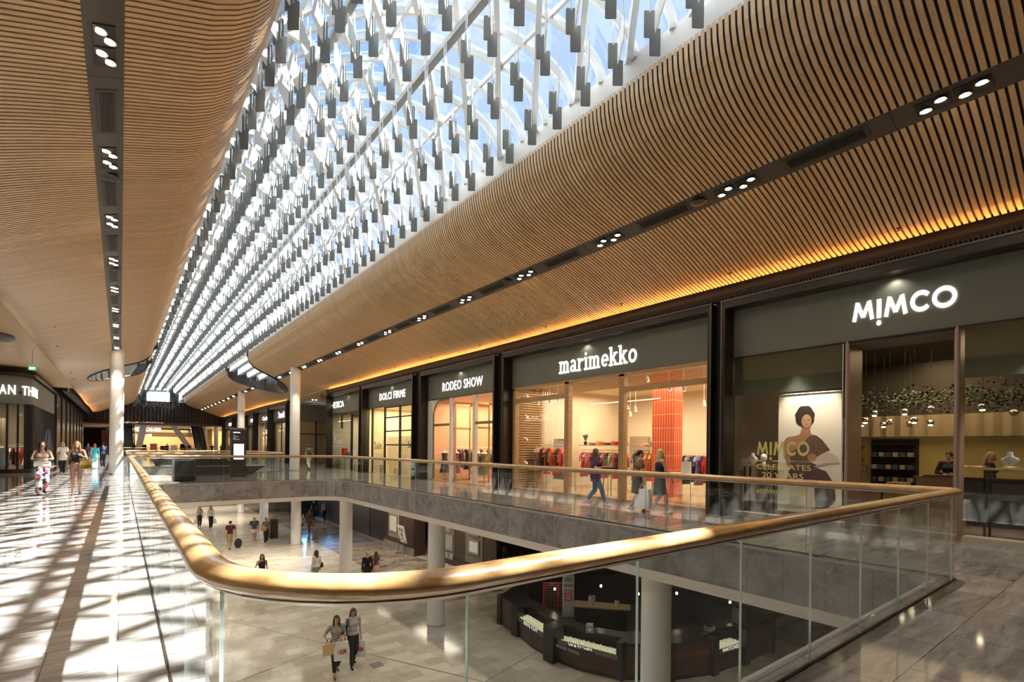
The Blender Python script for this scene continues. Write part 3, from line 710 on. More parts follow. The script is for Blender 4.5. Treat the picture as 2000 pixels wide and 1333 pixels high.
for i, (y, m_) in enumerate(((1.2, mat('cream_leather', (.65, .55, .38), .5)), (.75, mat('tan_leather', (.40, .22, .09), .5)), (1.5, mat('pink_leather', (.6, .32, .26), .5)))):
    t = thing('handbag', ['cream handbag on the right-hand window table', 'tan handbag at the near end of the window table', 'small pink handbag next to the necklace bust'][i], 'handbag', (13.2, y, 1.36))
    mb = MB(); mb.prism([(13.12, y - .12), (13.28, y - .12), (13.26, y + .12), (13.14, y + .12)], 1.362, 1.53); mb.build('body', m_, t)
    mb = MB(); mb.tube([(13.2, y - .08 + .16 * k / 8, 1.53 + .10 * math.sin(math.pi * k / 8)) for k in range(9)], .007, 6); mb.build('handle', m_, t)
# dressing in the depth of the shop
mb = MB(); mb.box(18.7, 18.75, 3.0, 6.6, 2.12, 2.7); t = thing('gathered_curtain', 'gathered beige curtain band across the back wall of the MIMCO shop', 'curtain', (18.7, 4.8, 2.1))
mb = MB(); rows = []
for z in (2.12, 2.75): rows.append([(18.6 + .05 * math.sin(i * 1.1), -1.5 + i * .06, z) for i in range(135)])
mb.quadgrid(rows); mb.build('cloth', mat('beige_cloth', (.36, .29, .19), .8), t, smooth=True)
mb = MB(); mb.box(18.85, 19.04, 4.55, 5.75, .01, 2.05); mb2 = thing('stockroom_shelving', 'dark doorway shelving full of boxes in the back wall', 'shelving', (18.7, 5.1, 0)); mb.build('recess', BLACK, mb2)
for k in range(5): mb = MB(); mb.box(18.55, 18.85, 4.6, 5.7, .35 + k * .38, .37 + k * .38); mb.build('shelf', BRONZE, mb2)
STK = [mat('box_navy', (.05, .06, .09), .5), mat('box_grey', (.30, .28, .25), .5)]
for k in range(4):
    for j in range(6):
        o = MB().box(18.6, 18.8, 4.64 + j * .18, 4.76 + j * .18, .372 + k * .38, .50 + k * .38).build('stock_box', STK[(j + k) % 2])
        tag(o, 'stock box on the ' + ['lowest', 'second', 'third', 'upper'][k] + ' stockroom shelf, ' + ORD[j] + ' from the right', 'box', 'boxes in the stockroom doorway')
# leafy ceiling garland and chrome globe lamps
random.seed(11); mb = MB()
for i in range(4600):
    x = 15.2 + random.random() * 2.6; y = -1.5 + random.random() * 8.0; z = 3.02 + random.gauss(0, .13)
    a = random.random() * 6.28; b_ = random.random() * 1.2; r = .05 + .05 * random.random(); d = Vector((math.cos(a) * math.cos(b_), math.sin(a) * math.cos(b_), -math.sin(b_))) * r; q = Vector((-math.sin(a), math.cos(a), 0)) * r * .4; c = Vector((x, y, z))
    mb.poly([c, c + d * .5 + q, c + d, c + d * .5 - q])
o = mb.build('hanging_foliage', mat('dark_leaf', (.025, .05, .018), .5), fix=False); tag(o, 'dark leafy garland hanging from the MIMCO shop ceiling', 'foliage', kind='stuff')
GL = [(16, 4.82, 2.68), (16, 4.16, 2.69), (16, 3.62, 2.73), (16, 3.96, 2.47), (16, 5.03, 2.5), (16.2, 4.54, 2.45), (16.6, 5.3, 2.45), (17, 4.9, 2.42), (17, 4.3, 2.42), (17.2, 3.9, 2.45), (15.6, 2.6, 2.7), (16.5, 2.2, 2.6), (16.2, 1.2, 2.7)]
for i, (x, y, z) in enumerate(GL):
    t = thing('globe_lamp', 'small chrome globe lamp below the garland, ' + ORD[i] + ' of those counted back from the entrance', 'lamp', (x, y, z), 'chrome globe lamps in the MIMCO shop', world=False)
    mb = MB(); mb.lathe([(.02, .085), (.06, .07), (.085, .03), (.09, 0), (.08, -.03), (.055, -.055)], (0, 0, 0), 16); mb.build('globe', CHROME, t, smooth=True)
    mb = MB(); mb.lathe([(.05, -.058), (.045, -.075), (.02, -.082)], (0, 0, 0), 14); mb.build('bulb', LAMPS if i % 3 != 2 else CHROME, t, smooth=True)
    mb = MB(); mb.tube([(0, 0, .08), (0, 0, 4.34 - z)], .004, 5); mb.build('cord', BLACK, t)
# service counter, stock boxes, low display tables
BLUSH = mat('blush_counter', (.48, .30, .21), .5)
t = thing('service_counter', 'blush pink service counter with the shop assistant behind it', 'counter', (16.6, 3.5, 0))
mb = MB(); mb.box(16.3, 16.9, 3.0, 3.98, .012, 1.0); mb.build('body', BLUSH, t)
mb = MB(); mb.box(16.25, 16.95, 2.95, 4.03, 1.0, 1.04); mb.build('worktop', mat('brown_top', (.20, .13, .09), .4), t)
mb = MB(); mb.box(16.29, 16.3, 3.1, 3.88, .1, .85); mb.build('panel', mat('blush_dark', (.40, .25, .18), .5), t)
t = thing('till', 'flat black till on the blush service counter', 'till', (16.5, 3.5, 1.04)); mb = MB(); mb.box(16.32, 16.62, 3.3, 3.85, 1.042, 1.07); mb.build('tray', BLACK, t); mb = MB(); mb.box(16.36, 16.58, 3.4, 3.58, 1.07, 1.085); mb.build('keys', mat('key_grey', (.25, .25, .25), .4), t)
CARD = mat('cardboard', (.42, .29, .13), .7)
for i, (x, y, z, w, d, h) in enumerate(((17.4, 4.7, .012, .5, .5, .42), (17.35, 4.2, .012, .45, .45, .35), (17.4, 4.65, .435, .45, .5, .36), (16.9, 4.45, .012, .35, .4, .3))):
    t = thing('cardboard_box', ['lower open cardboard box left of the counter', 'cardboard box on the floor nearest the counter', 'cardboard box stacked on top of the larger box', 'low cardboard box in front of the stack'][i], 'box', (x, y, z))
    mb = MB(); mb.box(x - d / 2, x + d / 2, y - w / 2, y + w / 2, z, z + h); mb.build('box_body', CARD, t)
    mb = MB(); mb.box(x - d / 2 - .005, x - d / 2, y - .03, y + .03, z, z + h); mb.build('tape', mat('brown_tape', (.30, .19, .09), .4), t)
for i, (x0, x1, y0, y1, z) in enumerate(((14.2, 15.0, 4.3, 5.6, .82), (14.3, 15.1, 2.7, 3.6, .6))):
    t = thing('display_unit', ['blush stepped display unit inside the MIMCO entrance', 'low blush display unit at the right of the entrance'][i], 'display unit', ((x0 + x1) / 2, (y0 + y1) / 2, 0))
    mb = MB(); mb.box(x0, x1, y0, y1, z - .06, z); mb.build('shelf', BLUSH, t); mb = MB(); mb.box(x0 + .05, x1 - .05, y0 + .05, y1 - .05, .012, z - .06); mb.build('base', mat('blush_dark', (.40, .25, .18), .5), t)
    cols = [('red', (.45, .04, .03)), ('black', (.02, .02, .02)), ('white', (.7, .68, .62)), ('gold', (.55, .4, .1)), ('brown', (.2, .1, .05)), ('grey', (.25, .25, .25))]
    for k, (cn, cc) in enumerate(cols):
        a = y0 + .1 + k * (y1 - y0 - .2) / 6
        tag(MB().prism([(x0 + .15, a), (x0 + .42, a + .02), (x0 + .42, a + .11), (x0 + .15, a + .12)], z + .001, z + .035 + .02 * (k % 3)).build('purse', mat('purse_' + cn, cc, .4)), cn + ' purse lying on the ' + ['stepped display unit inside the entrance', 'low display unit at the right of the entrance'][i], 'purse')
t = thing('jewellery_stand', 'black wire stand with necklaces above the stepped display unit', 'stand', (14.9, 5.0, .82))
mb = MB(); mb.box(14.85, 14.95, 4.5, 5.5, .821, .84); mb.build('base', BLACK, t)
mb = MB(); mb.tube([(14.9, 4.55, .84), (14.9, 4.55, 1.3), (14.9, 5.45, 1.3), (14.9, 5.45, .84)], .012, 6); mb.build('frame', BLACK, t)
for k in range(7): mb = MB(); mb.tube([(14.9, 4.62 + k * .12, 1.29), (14.9, 4.60 + k * .12, 1.0 - .03 * (k % 3)), (14.9, 4.66 + k * .12, 1.0 - .03 * (k % 3)), (14.9, 4.64 + k * .12, 1.29)], .007, 5); mb.build('necklace', mat('gold_chain', (.6, .45, .18), .3, metal=.9) if k % 2 else BLACK, t)
for nm, bx in (('wall_shelf', (18.3, 19.0, 5.95, 6.8, 1.40, 1.43)), ('wall_shelf', (18.3, 19.0, 5.95, 6.8, 1.78, 1.81)), ('wall_shelf', (18.3, 19.0, 5.95, 6.8, 1.02, 1.05))):
    o = MB().box(*bx).build(nm, BRONZE); tag(o, 'dark wall shelf at the left of the back wall, ' + {1.4: 'middle', 1.78: 'top', 1.02: 'lowest'}[bx[4]] + ' of three', 'shelf')
area('shop_lamp', (16.5, 2.6, 4.28), 3.4, 60, (1, .70, .38), sy=6.5); area('shop_lamp', (18.2, 4, 4.2), 1.0, 38, (1, .72, .36), (.3, 0, -1), sy=5)
spot('poster_spot', (12.75, 5.3, 4.0), 260, direction=(.22, 0, -1), ang=70); spot('window_spot', (12.9, 1.2, 4.0), 130, direction=(.1, 0, -1), ang=80)
# ---- marimekko
room(7.30, 16.10, 7.0, mat('cream_wall', (.74, .63, .46), .6), mat('cream_wall', (.8, .66, .44), .6), FLOORW, zc=4.15)
t = SF['mari']
# slab-serif lower-case lettering drawn stroke by stroke
def glyphs(text):
    out = []; x = 0
    def stem(x, z0, z1, serif_b=True, serif_t=True, w=.20):
        out.append({'p': [(x, z0), (x, z1)], 'w': w})
        if serif_b: out.append({'p': [(x - .24, z0 + .06), (x + .24, z0 + .06)], 'w': .13})
        if serif_t: out.append({'p': [(x - .24, z1 - .06), (x + .05, z1 - .06)], 'w': .13})
    for ch in text:
        if ch == 'm':
            stem(x + .2, 0, 1); stem(x + .68, 0, .8, serif_t=False); stem(x + 1.16, 0, .8, serif_t=False)
            out.append({'p': arc(x + .44, .72, .24, .2, 180, 0, 8), 'w': .17}); out.append({'p': arc(x + .92, .72, .24, .2, 180, 0, 8), 'w': .17}); x += 1.52
        elif ch == 'a':
            out.append({'p': arc(x + .38, .72, .26, .2, 160, 0, 8) + [(x + .64, .08)], 'w': .18}); out.append({'p': arc(x + .36, .29, .26, .21, 0, 360, 14), 'w': .17}); out.append({'p': [(x + .60, .07), (x + .88, .07)], 'w': .13}); x += 1.0
        elif ch == 'r':
            stem(x + .2, 0, 1); out.append({'p': [(x + .2, .62)] + arc(x + .52, .62, .28, .27, 140, 40, 8), 'w': .17}); x += .86
        elif ch == 'i':
            stem(x + .24, 0, 1); out.append({'p': arc(x + .2, 1.28, .06, .06, 0, 360, 8), 'w': .12}); x += .58
        elif ch == 'e':
            out.append({'p': [(x + .16, .5), (x + .74, .5)] + arc(x + .46, .5, .33, .40, 0, 310, 16), 'w': .16}); x += .98
        elif ch == 'k':
            stem(x + .2, 0, 1.42); out.append({'p': [(x + .26, .42), (x + .72, .94)], 'w': .16}); out.append({'p': [(x + .42, .58), (x + .78, .06)], 'w': .17}); out.append({'p': [(x + .50, .94), (x + .92, .94)], 'w': .12}); out.append({'p': [(x + .58, .06), (x + 1.0, .06)], 'w': .12}); x += 1.06
        elif ch == 'o':
            out.append({'p': arc(x + .46, .5, .34, .41, 0, 360, 18), 'w': .18}); x += .98
    return out
sign('sign_letters', ribbon2d(glyphs('marimekko'), .15), (XG - .03, 13.36, 4.32), 3.45, .60, '-x', .008, SIGNW, t, 'glowing white slab-serif letters marimekko')
for y, w in ((15.92, .14), (12.93, .20), (10.47, .20), (7.45, .12)):
    mb = MB(); mb.box(XG - .06, XG + .14, y - w / 2, y + w / 2, 0, 4.0); mb.build('timber_post', OAK, t)
for a, b in ((13.03, 15.85), (7.51, 10.37)):
    mb = MB(); mb.box(XG - .05, XG + .12, a, b, 3.44, 3.60); mb.build('timber_rail', OAK, t)
    mb = MB(); mb.box(XG + .02, XG + .034, a, b, .1, 3.44); mb.build('window_pane', SHOPGLASS, t)
mb = MB(); mb.box(XG - .06, XG + .14, 7.4, 15.99, 3.93, 4.04); mb.build('timber_head', OAK, t)
mb = MB(); mb.box(XG + .02, XG + .034, 10.58, 12.82, .02, 3.93); mb.build('window_pane', SHOPGLASS, t)
mb = MB(); mb.box(XG - .05, XG + .3, 7.5, 15.9, 0, .09); mb.build('sill', OAK, t)
# slatted timber wall and slatted ceiling
mb = MB()
for k in range(40): mb.box(XG + .2, XG + 1.6, 15.98, 16.03, .1 + k * .098, .155 + k * .098)
o = struct(mb.build('wall_slatted', OAK))
mb = MB()
for k in range(26): mb.box(XG + .3 + k * .1, XG + .35 + k * .1, 7.35, 16.0, 4.02, 4.09)
struct(mb.build('ceiling_slats', OAK))
REDT = stone('red_tiles', (.62, .085, .03), (.72, .12, .045), (.72, .12, .045), .48, .105, rough=.15, squash=0, mortar=(.75, .6, .42), mort=.006, veinamt=0, vertical='x')
nt = REDT.node_tree
for nd in nt.nodes:
    if nd.type == 'MAPPING' and nd.inputs['Vector'].links and nd.inputs['Vector'].links[0].from_node.type == 'COMBXYZ': nd.inputs['Rotation'].default_value = (0, 0, R(90))
mb = MB(); mb.box(15.0, 15.5, 10.35, 11.25, 0, 4.15); struct(mb.build('wall_red_tiles', REDT))
def spotlight(x, y, z, label, mount='ceiling', aim=(-.3, .3, -1), group=None):
    t = thing('spotlight', label, 'spotlight', (x, y, z), group, world=False)
    q = Vector(aim).normalized(); mb = MB(); mb.tube([-q * .02, -q * .02 + q * .16], .045, 14); mb.build('can', WHITE, t, smooth=True)
    mb = MB(); mb.tube([q * .141, q * .146], .036, 12); mb.build('lens', LAMPS, t)
    mb = MB(); mb.tube([(0, 0, 0), (0, 0, .10) if mount == 'ceiling' else (-.02, .06, 0)], .01, 6); mb.build('bracket', WHITE, t)
    return t
for i, (y, z) in enumerate(((15.6, 3.78), (15.6, 2.95), (15.6, 2.05), (15.62, 1.12))): spotlight(XG + .22, y, z, 'white spotlight on the left window upright, ' + ['topmost', 'second from top', 'third from top', 'lowest'][i], 'wall', (1, -.4, -.6))
for i, (x, y, z) in enumerate(((12.9, 15.1, 3.5), (12.9, 14.4, 3.5), (12.9, 13.95, 3.55), (12.9, 13.25, 3.45), (12.9, 9.9, 3.9), (12.9, 9.1, 3.55), (12.9, 8.6, 3.5), (12.9, 7.95, 3.65), (15.0, 12.4, 3.3), (15.0, 12.0, 3.2), (15.6, 9.6, 3.3), (15.6, 9.1, 3.3), (15.6, 8.6, 3.2), (15.8, 12.9, 3.1))):
    spotlight(x, y, z, 'white ceiling spotlight in the marimekko shop, ' + ORD[i] + ' counting from the left front', aim=(.5 if i < 8 else .2, -.1 * (i % 3), -1), group='ceiling spotlights in the marimekko shop')
    if z < 3.85: tag(MB().tube([(x, y, z + .1), (x, y, 4.1)], .006, 5).build('suspension_rod', WHITE), 'thin white rod holding the ' + ORD[i] + ' spotlight', 'rod', 'spotlight rods')
tag(MB().box(14.96, 15.04, 10.9, 14.2, 3.42, 3.46).build('light_track', WHITE), 'long white lighting track across the middle of the marimekko ceiling', 'lighting track')
# garments
def garment_mesh(kind):
    mb = MB(); rows = []
    if kind == 'dress': P = ((0, .06, .02), (-.03, .16, .03), (-.07, .20, .035), (-.30, .17, .035), (-.45, .16, .035), (-.75, .22, .05), (-1.05, .26, .06))
    elif kind == 'shirt': P = ((0, .06, .02), (-.03, .17, .03), (-.07, .21, .035), (-.35, .20, .04), (-.70, .21, .04))
    else: P = ((0, .07, .02), (-.04, .18, .04), (-.08, .22, .045), (-.45, .21, .05), (-.95, .24, .055))
    for z, w, d in P: rows.append([(w * math.cos(math.tau * k / 14), d * math.sin(math.tau * k / 14) * (1 + .25 * math.sin(5 * math.tau * k / 14 + z * 4)), z) for k in range(14)])
    mb.quadgrid(rows, closed=True, cap=True)
    for s_ in (-1, 1): mb.tube([(s_ * .17, 0, -.06), (s_ * .25, 0, -.2), (s_ * (.27), 0, -.36 if kind != 'coat' else -.58)], [.05, .05, .055], 8, sz=1, sx=.8)
    return mb
GM = {}
def base_garment(kind):
    if kind in GM: return GM[kind]
    me = garment_mesh(kind).data('garment'); me.materials.append(WHITE); me.polygons.foreach_set('use_smooth', [True] * len(me.polygons))
    h = MB(); h.tube([(-.17, 0, -.02), (0, 0, .035), (.17, 0, -.02)], .009, 5); h.tube([(0, 0, .03), (0, 0, .08), (.02, 0, .10), (.02, 0, .115)], .004, 5); mh = h.data('hanger'); mh.materials.append(OAK)
    GM[kind] = (me, mh); return GM[kind]
CL = {'orange': (.80, .14, .045), 'black floral': (.05, .045, .05), 'coral': (.85, .24, .12), 'red': (.62, .04, .04), 'pink': (.75, .14, .22), 'black': (.02, .02, .022), 'sage': (.30, .30, .20), 'cream': (.75, .66, .5), 'grey': (.25, .25, .26), 'navy': (.03, .04, .10), 'white': (.78, .76, .70), 'mustard': (.55, .36, .07), 'striped grey': (.4, .38, .38), 'plum': (.16, .04, .07), 'olive': (.14, .15, .07), 'peach': (.75, .45, .33), 'lilac': (.35, .30, .5), 'brown': (.16, .09, .05), 'denim blue': (.08, .13, .26), 'rust': (.45, .13, .05)}
def clothmat(nm):
    pat = any(k in nm for k in ('floral', 'striped'))
    return mat('cloth_' + nm.replace(' ', '_'), CL[nm], .8, noise=(.9 if pat else .12), nscale=(22 if pat else 6))
def rail(p0, p1, z, items, where, label, legs=True, kinds=('dress', 'shirt', 'coat'), m=None):
    t = thing('clothes_rail', label, 'clothes rail', ((p0[0] + p1[0]) / 2, (p0[1] + p1[1]) / 2, 0))
    m = m or mat('rail_white', (.75, .7, .6), .4)
    mb = MB(); mb.tube([(*p0, z), (*p1, z)], .014, 8); mb.build('bar', m, t)
    for p in (p0, p1): mb = MB(); mb.tube([(*p, .013), (*p, z + .01)], .014, 8); mb.build('leg', m, t)
    n_ = len(items); ang = math.atan2(p1[1] - p0[1], p1[0] - p0[0]) + math.pi / 2
    for k, nm in enumerate(items):
        f = (k + .7) / (n_ + .4); kd = kinds[k % len(kinds)]; me, mh = base_garment(kd)
        o = bpy.data.objects.new('garment', me); C.objects.link(o); o.location = (p0[0] + (p1[0] - p0[0]) * f, p0[1] + (p1[1] - p0[1]) * f, z - .115); o.rotation_euler = (0, 0, ang + .05 * math.sin(k * 2.3))
        recolour(o, clothmat(nm)); tag(o, nm + ' ' + kd + ' on the ' + where + ', ' + ORD[k] + ' from its left end', 'clothing', 'clothes on the ' + where)
        h = bpy.data.objects.new('hanger', mh); C.objects.link(h); h.parent = o
rail((13.5, 15.85), (13.8, 14.3), 1.78, ['striped grey', 'coral', 'black floral', 'orange', 'black floral', 'coral', 'orange', 'black floral', 'orange', 'pink'], 'front marimekko rail', 'white clothes rail of orange and floral dresses in the left marimekko window')
rail((16.0, 15.7), (16.0, 13.2), 1.60, ['red', 'striped grey', 'pink', 'black', 'sage', 'black floral', 'pink', 'black', 'cream', 'red', 'black', 'red'], 'back marimekko rail', 'clothes rail with pink and black clothes behind the middle marimekko post')
rail((16.0, 12.9), (16.0, 11.4), 1.60, ['brown', 'black floral', 'cream', 'coral', 'mustard', 'rust', 'denim blue'], 'rail behind the walking pair', 'clothes rail left of the red tiled pier')
rail((16.5, 11.0), (16.2, 8.6), 1.55, ['black', 'grey', 'navy', 'lilac', 'navy', 'red', 'black floral', 'orange', 'denim blue', 'navy', 'mustard', 'white'], 'rail right of the red pier', 'clothes rail right of the red tiled pier')
# shelf with folded knits over the back rails
for i, (a, b, z, lb) in enumerate(((13.2, 15.7, 1.78, 'oak shelf of folded knitwear above the back rail'), (11.3, 12.9, 1.74, 'oak shelf of folded knitwear left of the red pier'))):
    tag(MB().box(15.8, 16.25, a, b, z, z + .035).build('wall_shelf', OAK), lb, 'shelf')
    for k in range(int((b - a) / .42)):
        cn = ['black', 'red', 'plum', 'coral', 'grey', 'peach'][(k + i * 3) % 6]
        mb = MB()
        for q in range(2 + k % 2): mb.tube([(15.88, a + .2 + k * .42, z + .06 + q * .05), (16.18, a + .2 + k * .42, z + .06 + q * .05)], .025, 8, sx=5.5)
        tag(mb.build('folded_knitwear', clothmat(cn)), cn + ' folded knitwear on the oak shelf ' + ['above the back rail' if k < 3 else 'near the middle post, above the back rail', 'left of the red pier'][i], 'clothing', 'folded knitwear')
t = thing('framed_mirror', 'tall mirror with a plant beside it on the back wall', 'mirror', (19.3, 15.0, 0)); MB().box(19.30, 19.34, 14.7, 15.75, .5, 2.2).build('mirror_glass', mat('mirror', (.55, .52, .45), .05, metal=.9), t); MB().box(19.34, 19.37, 14.65, 15.8, .45, 2.25).build('frame', OAK, t)
def potted_plant(x, y, z, label, h=.45, s_=1.0, seed=1):
    t = thing('potted_plant', label, 'plant', (x, y, z)); random.seed(seed)
    MB().lathe([(.07 * s_, 0), (.09 * s_, .16 * s_)], (x, y, z + .001), 14).build('pot', BLACK, t)
    mb = MB()
    for i in range(26):
        a = random.random() * 6.28; l_ = h * (.5 + .5 * random.random()); tip = Vector((x + math.cos(a) * l_ * .5, y + math.sin(a) * l_ * .5, z + .16 * s_ + l_)); b = Vector((x, y, z + .14 * s_)); q = Vector((-math.sin(a), math.cos(a), 0)) * .03 * s_; mid = b.lerp(tip, .6) + Vector((0, 0, .05))
        mb.poly([b, mid + q, tip, mid - q])
    mb.build('leaves', mat('plant_green', (.10, .17, .05), .5), t); return t
potted_plant(16.02, 15.5, 1.815, 'small potted plant on the shelf by the mirror', .35, .9, 3)
potted_plant(13.4, 11.9, .85, 'slender spiky plant standing behind the woman in purple', .7, .6, 5)
t = display_table(13.15, 13.65, 11.5, 12.3, .85, 'small pale plinth table holding the spiky plant', WHITE, OAK)
t = thing('window_picture', 'window picture of a woman in a long orange dress among rocks', 'picture', (15, 15.5, 0))
MB().box(14.6, 14.63, 14.95, 16.0, .35, 2.02).build('sheet', mat('picture_paper', (.70, .68, .66), .6), t)
MB().box(14.57, 14.65, 14.95, 16.0, 2.02, 2.05).build('rail', OAK, t)
for nm, pts, m_ in (('printed_rocks', [(15.98, .35), (14.97, .35), (14.97, .75), (15.3, .88), (15.6, 1.0), (15.98, .8)], mat('rock_print', (.22, .21, .17), .7, noise=.4)), ('printed_dress', [(15.34, .62), (15.04, .6), (15.08, 1.2), (15.1, 1.5), (15.2, 1.58), (15.3, 1.5), (15.28, 1.2)], clothmat('orange')), ('printed_head', [(15.24, 1.58), (15.13, 1.58), (15.1, 1.72), (15.14, 1.82), (15.25, 1.82), (15.28, 1.70)], mat('printed_face', (.5, .27, .15), .6))):
    mb = MB(); mb.v = [(14.596 - (.003 if nm == 'printed_head' else .001 if nm == 'printed_rocks' else .002), y, z) for y, z in pts]; mb.f = [tuple(range(len(pts)))]; mb.m = [0]; mb.build(nm, m_, t)
display_table(13.2, 14.1, 8.0, 10.2, .90, 'long pale window table with papers at the right of the marimekko shop', WHITE, OAK)
for i, (y, z_) in enumerate(((9.6, .03), (9.2, .05), (8.3, .02))): tag(MB().obox((13.5, y, .901 + z_ / 2), (.3, .38, z_), .2 * i).build('paper_stack', WHITE), ['left', 'middle', 'right'][i] + ' stack of papers on the long pale window table', 'papers')
tag(MB().box(13.5, 13.53, 8.72, 9.05, .901, 1.30).build('display_card', WHITE), 'upright white card on the long pale window table', 'card')
t = thing('cushion_rack', 'open wire rack with green and coral cushions at the back right', 'rack', (17.5, 9.5, 0))
for y in (8.2, 9.4, 10.6): MB().box(17.5, 17.54, y, y + .04, .012, 2.1).build('upright', WHITE, t)
for z in (1.25, 1.65, 2.08): MB().box(17.5, 17.9, 8.2, 10.64, z, z + .02).build('shelf', WHITE, t)
for i in range(8):
    z = 1.27 + .40 * (i // 4); y = 8.5 + .56 * (i % 4); cn = ['sage', 'coral', 'olive', 'peach'][(i * 3) % 4]
    mb = MB(); mb.ell((17.7, y, z + .105), (.15, .22, .10)); tag(mb.build('cushion', clothmat(cn), smooth=True), cn + ' cushion on the ' + ['lower', 'upper'][i // 4] + ' level of the wire rack, ' + ORD[i % 4] + ' from the right', 'cushion', 'cushions on the wire rack')
area('shop_lamp', (15.5, 11.7, 4.0), 5.0, 330, (1, .84, .62), sy=8.0)
for y in (8.6, 10.9, 13.4, 15.3): spot('shop_spot', (15.2, y, 3.8), 110, (1, .85, .6), (1, 0, -.75), 65)
t = thing('rope_screen', 'row of white hanging ropes ending in loops at the left of the marimekko window', 'screen', (13.9, 15.6, 1.9))
for k in range(7): mb = MB(); xx = 13.75 + .13 * k; mb.tube([(xx, 15.75, 4.1), (xx, 15.75, 2.0)], .011, 5); mb.tube([(xx + .03 * math.cos(math.tau * q / 10), 15.75, 1.95 + .04 * math.sin(math.tau * q / 10)) for q in range(10)], .008, 5, closed=True); mb.build('rope', WHITE, t)
t = thing('service_counter', 'dark counter before the blonde woman in the MIMCO shop', 'counter', (15.5, 2.3, 0)); MB().box(15.2, 15.7, 1.5, 2.9, .013, 1.05).build('body', DARKC, t); MB().box(15.15, 15.75, 1.45, 2.95, 1.05, 1.09).build('worktop', BRONZE, t)
# ---- RODEO SHOW
room(16.9, 23.1, 6.0, mat('peach_wall', (.66, .40, .24), .6), mat('peach_ceiling', (.62, .46, .32), .6), mat('rodeo_floor', (.34, .25, .17), .2), zc=4.05)
t = SF['rodeo']
sign('sign_letters', font2d('RODEO SHOW', .0, 1.1), (XG - .03, 21.66, 4.36), 3.45, .42, '-x', .008, SIGNW, t, 'glowing white capitals RODEO SHOW')
GOLDF = mat('aged_gold_frame', (.38, .29, .13), .35, metal=.5)
MB().box(XG - .04, XG + .10, 22.6, 23.1, 0, 4.03).build('plaster_panel', WHITE, t)
archp = [(XG, 22.55, .05), (XG, 22.55, 3.2)] + [(XG, 22.55 - .75 * (1 - math.cos(R(a))), 3.2 + .75 * math.sin(R(a))) for a in range(10, 91, 10)] + [(XG, 20.95, 3.95)]
mb = MB(); mb.tube(archp, .05, 8); mb.build('arched_frame', GOLDF, t, smooth=True)
mb = MB(); mb.poly([(XG, 22.55, 3.2)] + [p for p in archp[2:-1]] + [(XG, 21.8, 4.03), (XG, 22.62, 4.03)]); mb.build('spandrel', WHITE, t)
for y in (20.85, 18.85): MB().box(XG - .05, XG + .12, y - .09, y + .09, 0, 4.03).build('white_post', WHITE, t)
for a, b in ((20.95, 22.5), (17.0, 18.75)):
    MB().box(XG - .03, XG + .05, a, b, 2.68, 2.8).build('gold_rail', GOLDF, t); MB().box(XG, XG + .012, a, b, .1, 3.95).build('window_pane', SHOPGLASS, t)
for y0_, y1_ in ((20.6, 20.72), (19.0, 19.12)): MB().box(XG + .1, XG + .17, y0_ + .06, y0_ + .11, .02, 3.7).build('door_leaf_edge', GOLDF, t)
for y in (20.68, 19.06):
    for z in (.05, 2.5, 3.62): MB().box(XG + .1, XG + 1.0, y, y + .05, z, z + .1).build('door_rail', GOLDF, t)
    MB().box(XG + .93, XG + 1.0, y, y + .05, .05, 3.7).build('door_stile', GOLDF, t)
rail((13.5, 22.5), (16.9, 22.3), 1.66, ['black floral', 'plum', 'grey', 'black', 'brown', 'grey', 'peach', 'black floral', 'peach', 'olive', 'grey', 'black', 'cream', 'black floral', 'peach'], 'long RODEO SHOW rail', 'long clothes rail of dark dresses in the RODEO SHOW shop')
def mannequin(x, y, m_, label, z=0.013, torso=True, rz=0):
    t = thing('mannequin', label, 'mannequin', (x, y, z), world=False, rz=rz)
    mb = MB(); mb.lathe([(.14, 0), (.14, .015), (.012, .03), (.012, .75)], (0, 0, 0), 16); mb.build('stand', BRONZE, t)
    mb = MB(); mb.lathe([(.05, 1.33), (.06, 1.40), (.045, 1.43), (.045, 1.50), (.03, 1.52)], (0, 0, 0), 14); mb.lathe([(.10, .74), (.15, .85), (.155, .98), (.11, 1.10), (.14, 1.25), (.18, 1.36), (.10, 1.42)], (0, 0, 0), 18, sx=1, sy=.62); mb.build('torso', CREAMW, t, smooth=True)
    mb = MB(); mb.lathe([(.27, .35), (.22, .6), (.17, .85), (.17, .98), (.125, 1.10), (.155, 1.25), (.185, 1.34), (.13, 1.385)], (0, 0, 0), 18, sx=1, sy=.66); mb.build('dress', m_, t, smooth=True)
    return t
mannequin(12.95, 22.3, clothmat('black floral'), 'mannequin in a black and white floral dress in the RODEO SHOW window')
mannequin(13.2, 21.6, clothmat('plum'), 'mannequin in a plum dress beside the floral one')
mannequin(13.6, 20.4, clothmat('black floral'), 'mannequin in a floral dress in the right RODEO SHOW window')
mannequin(13.5, 19.6, clothmat('olive'), 'mannequin in an olive dress at the right edge of the RODEO SHOW window')
area('shop_lamp', (15.3, 20, 3.95), 4.0, 330, (1, .76, .52), sy=5.5)
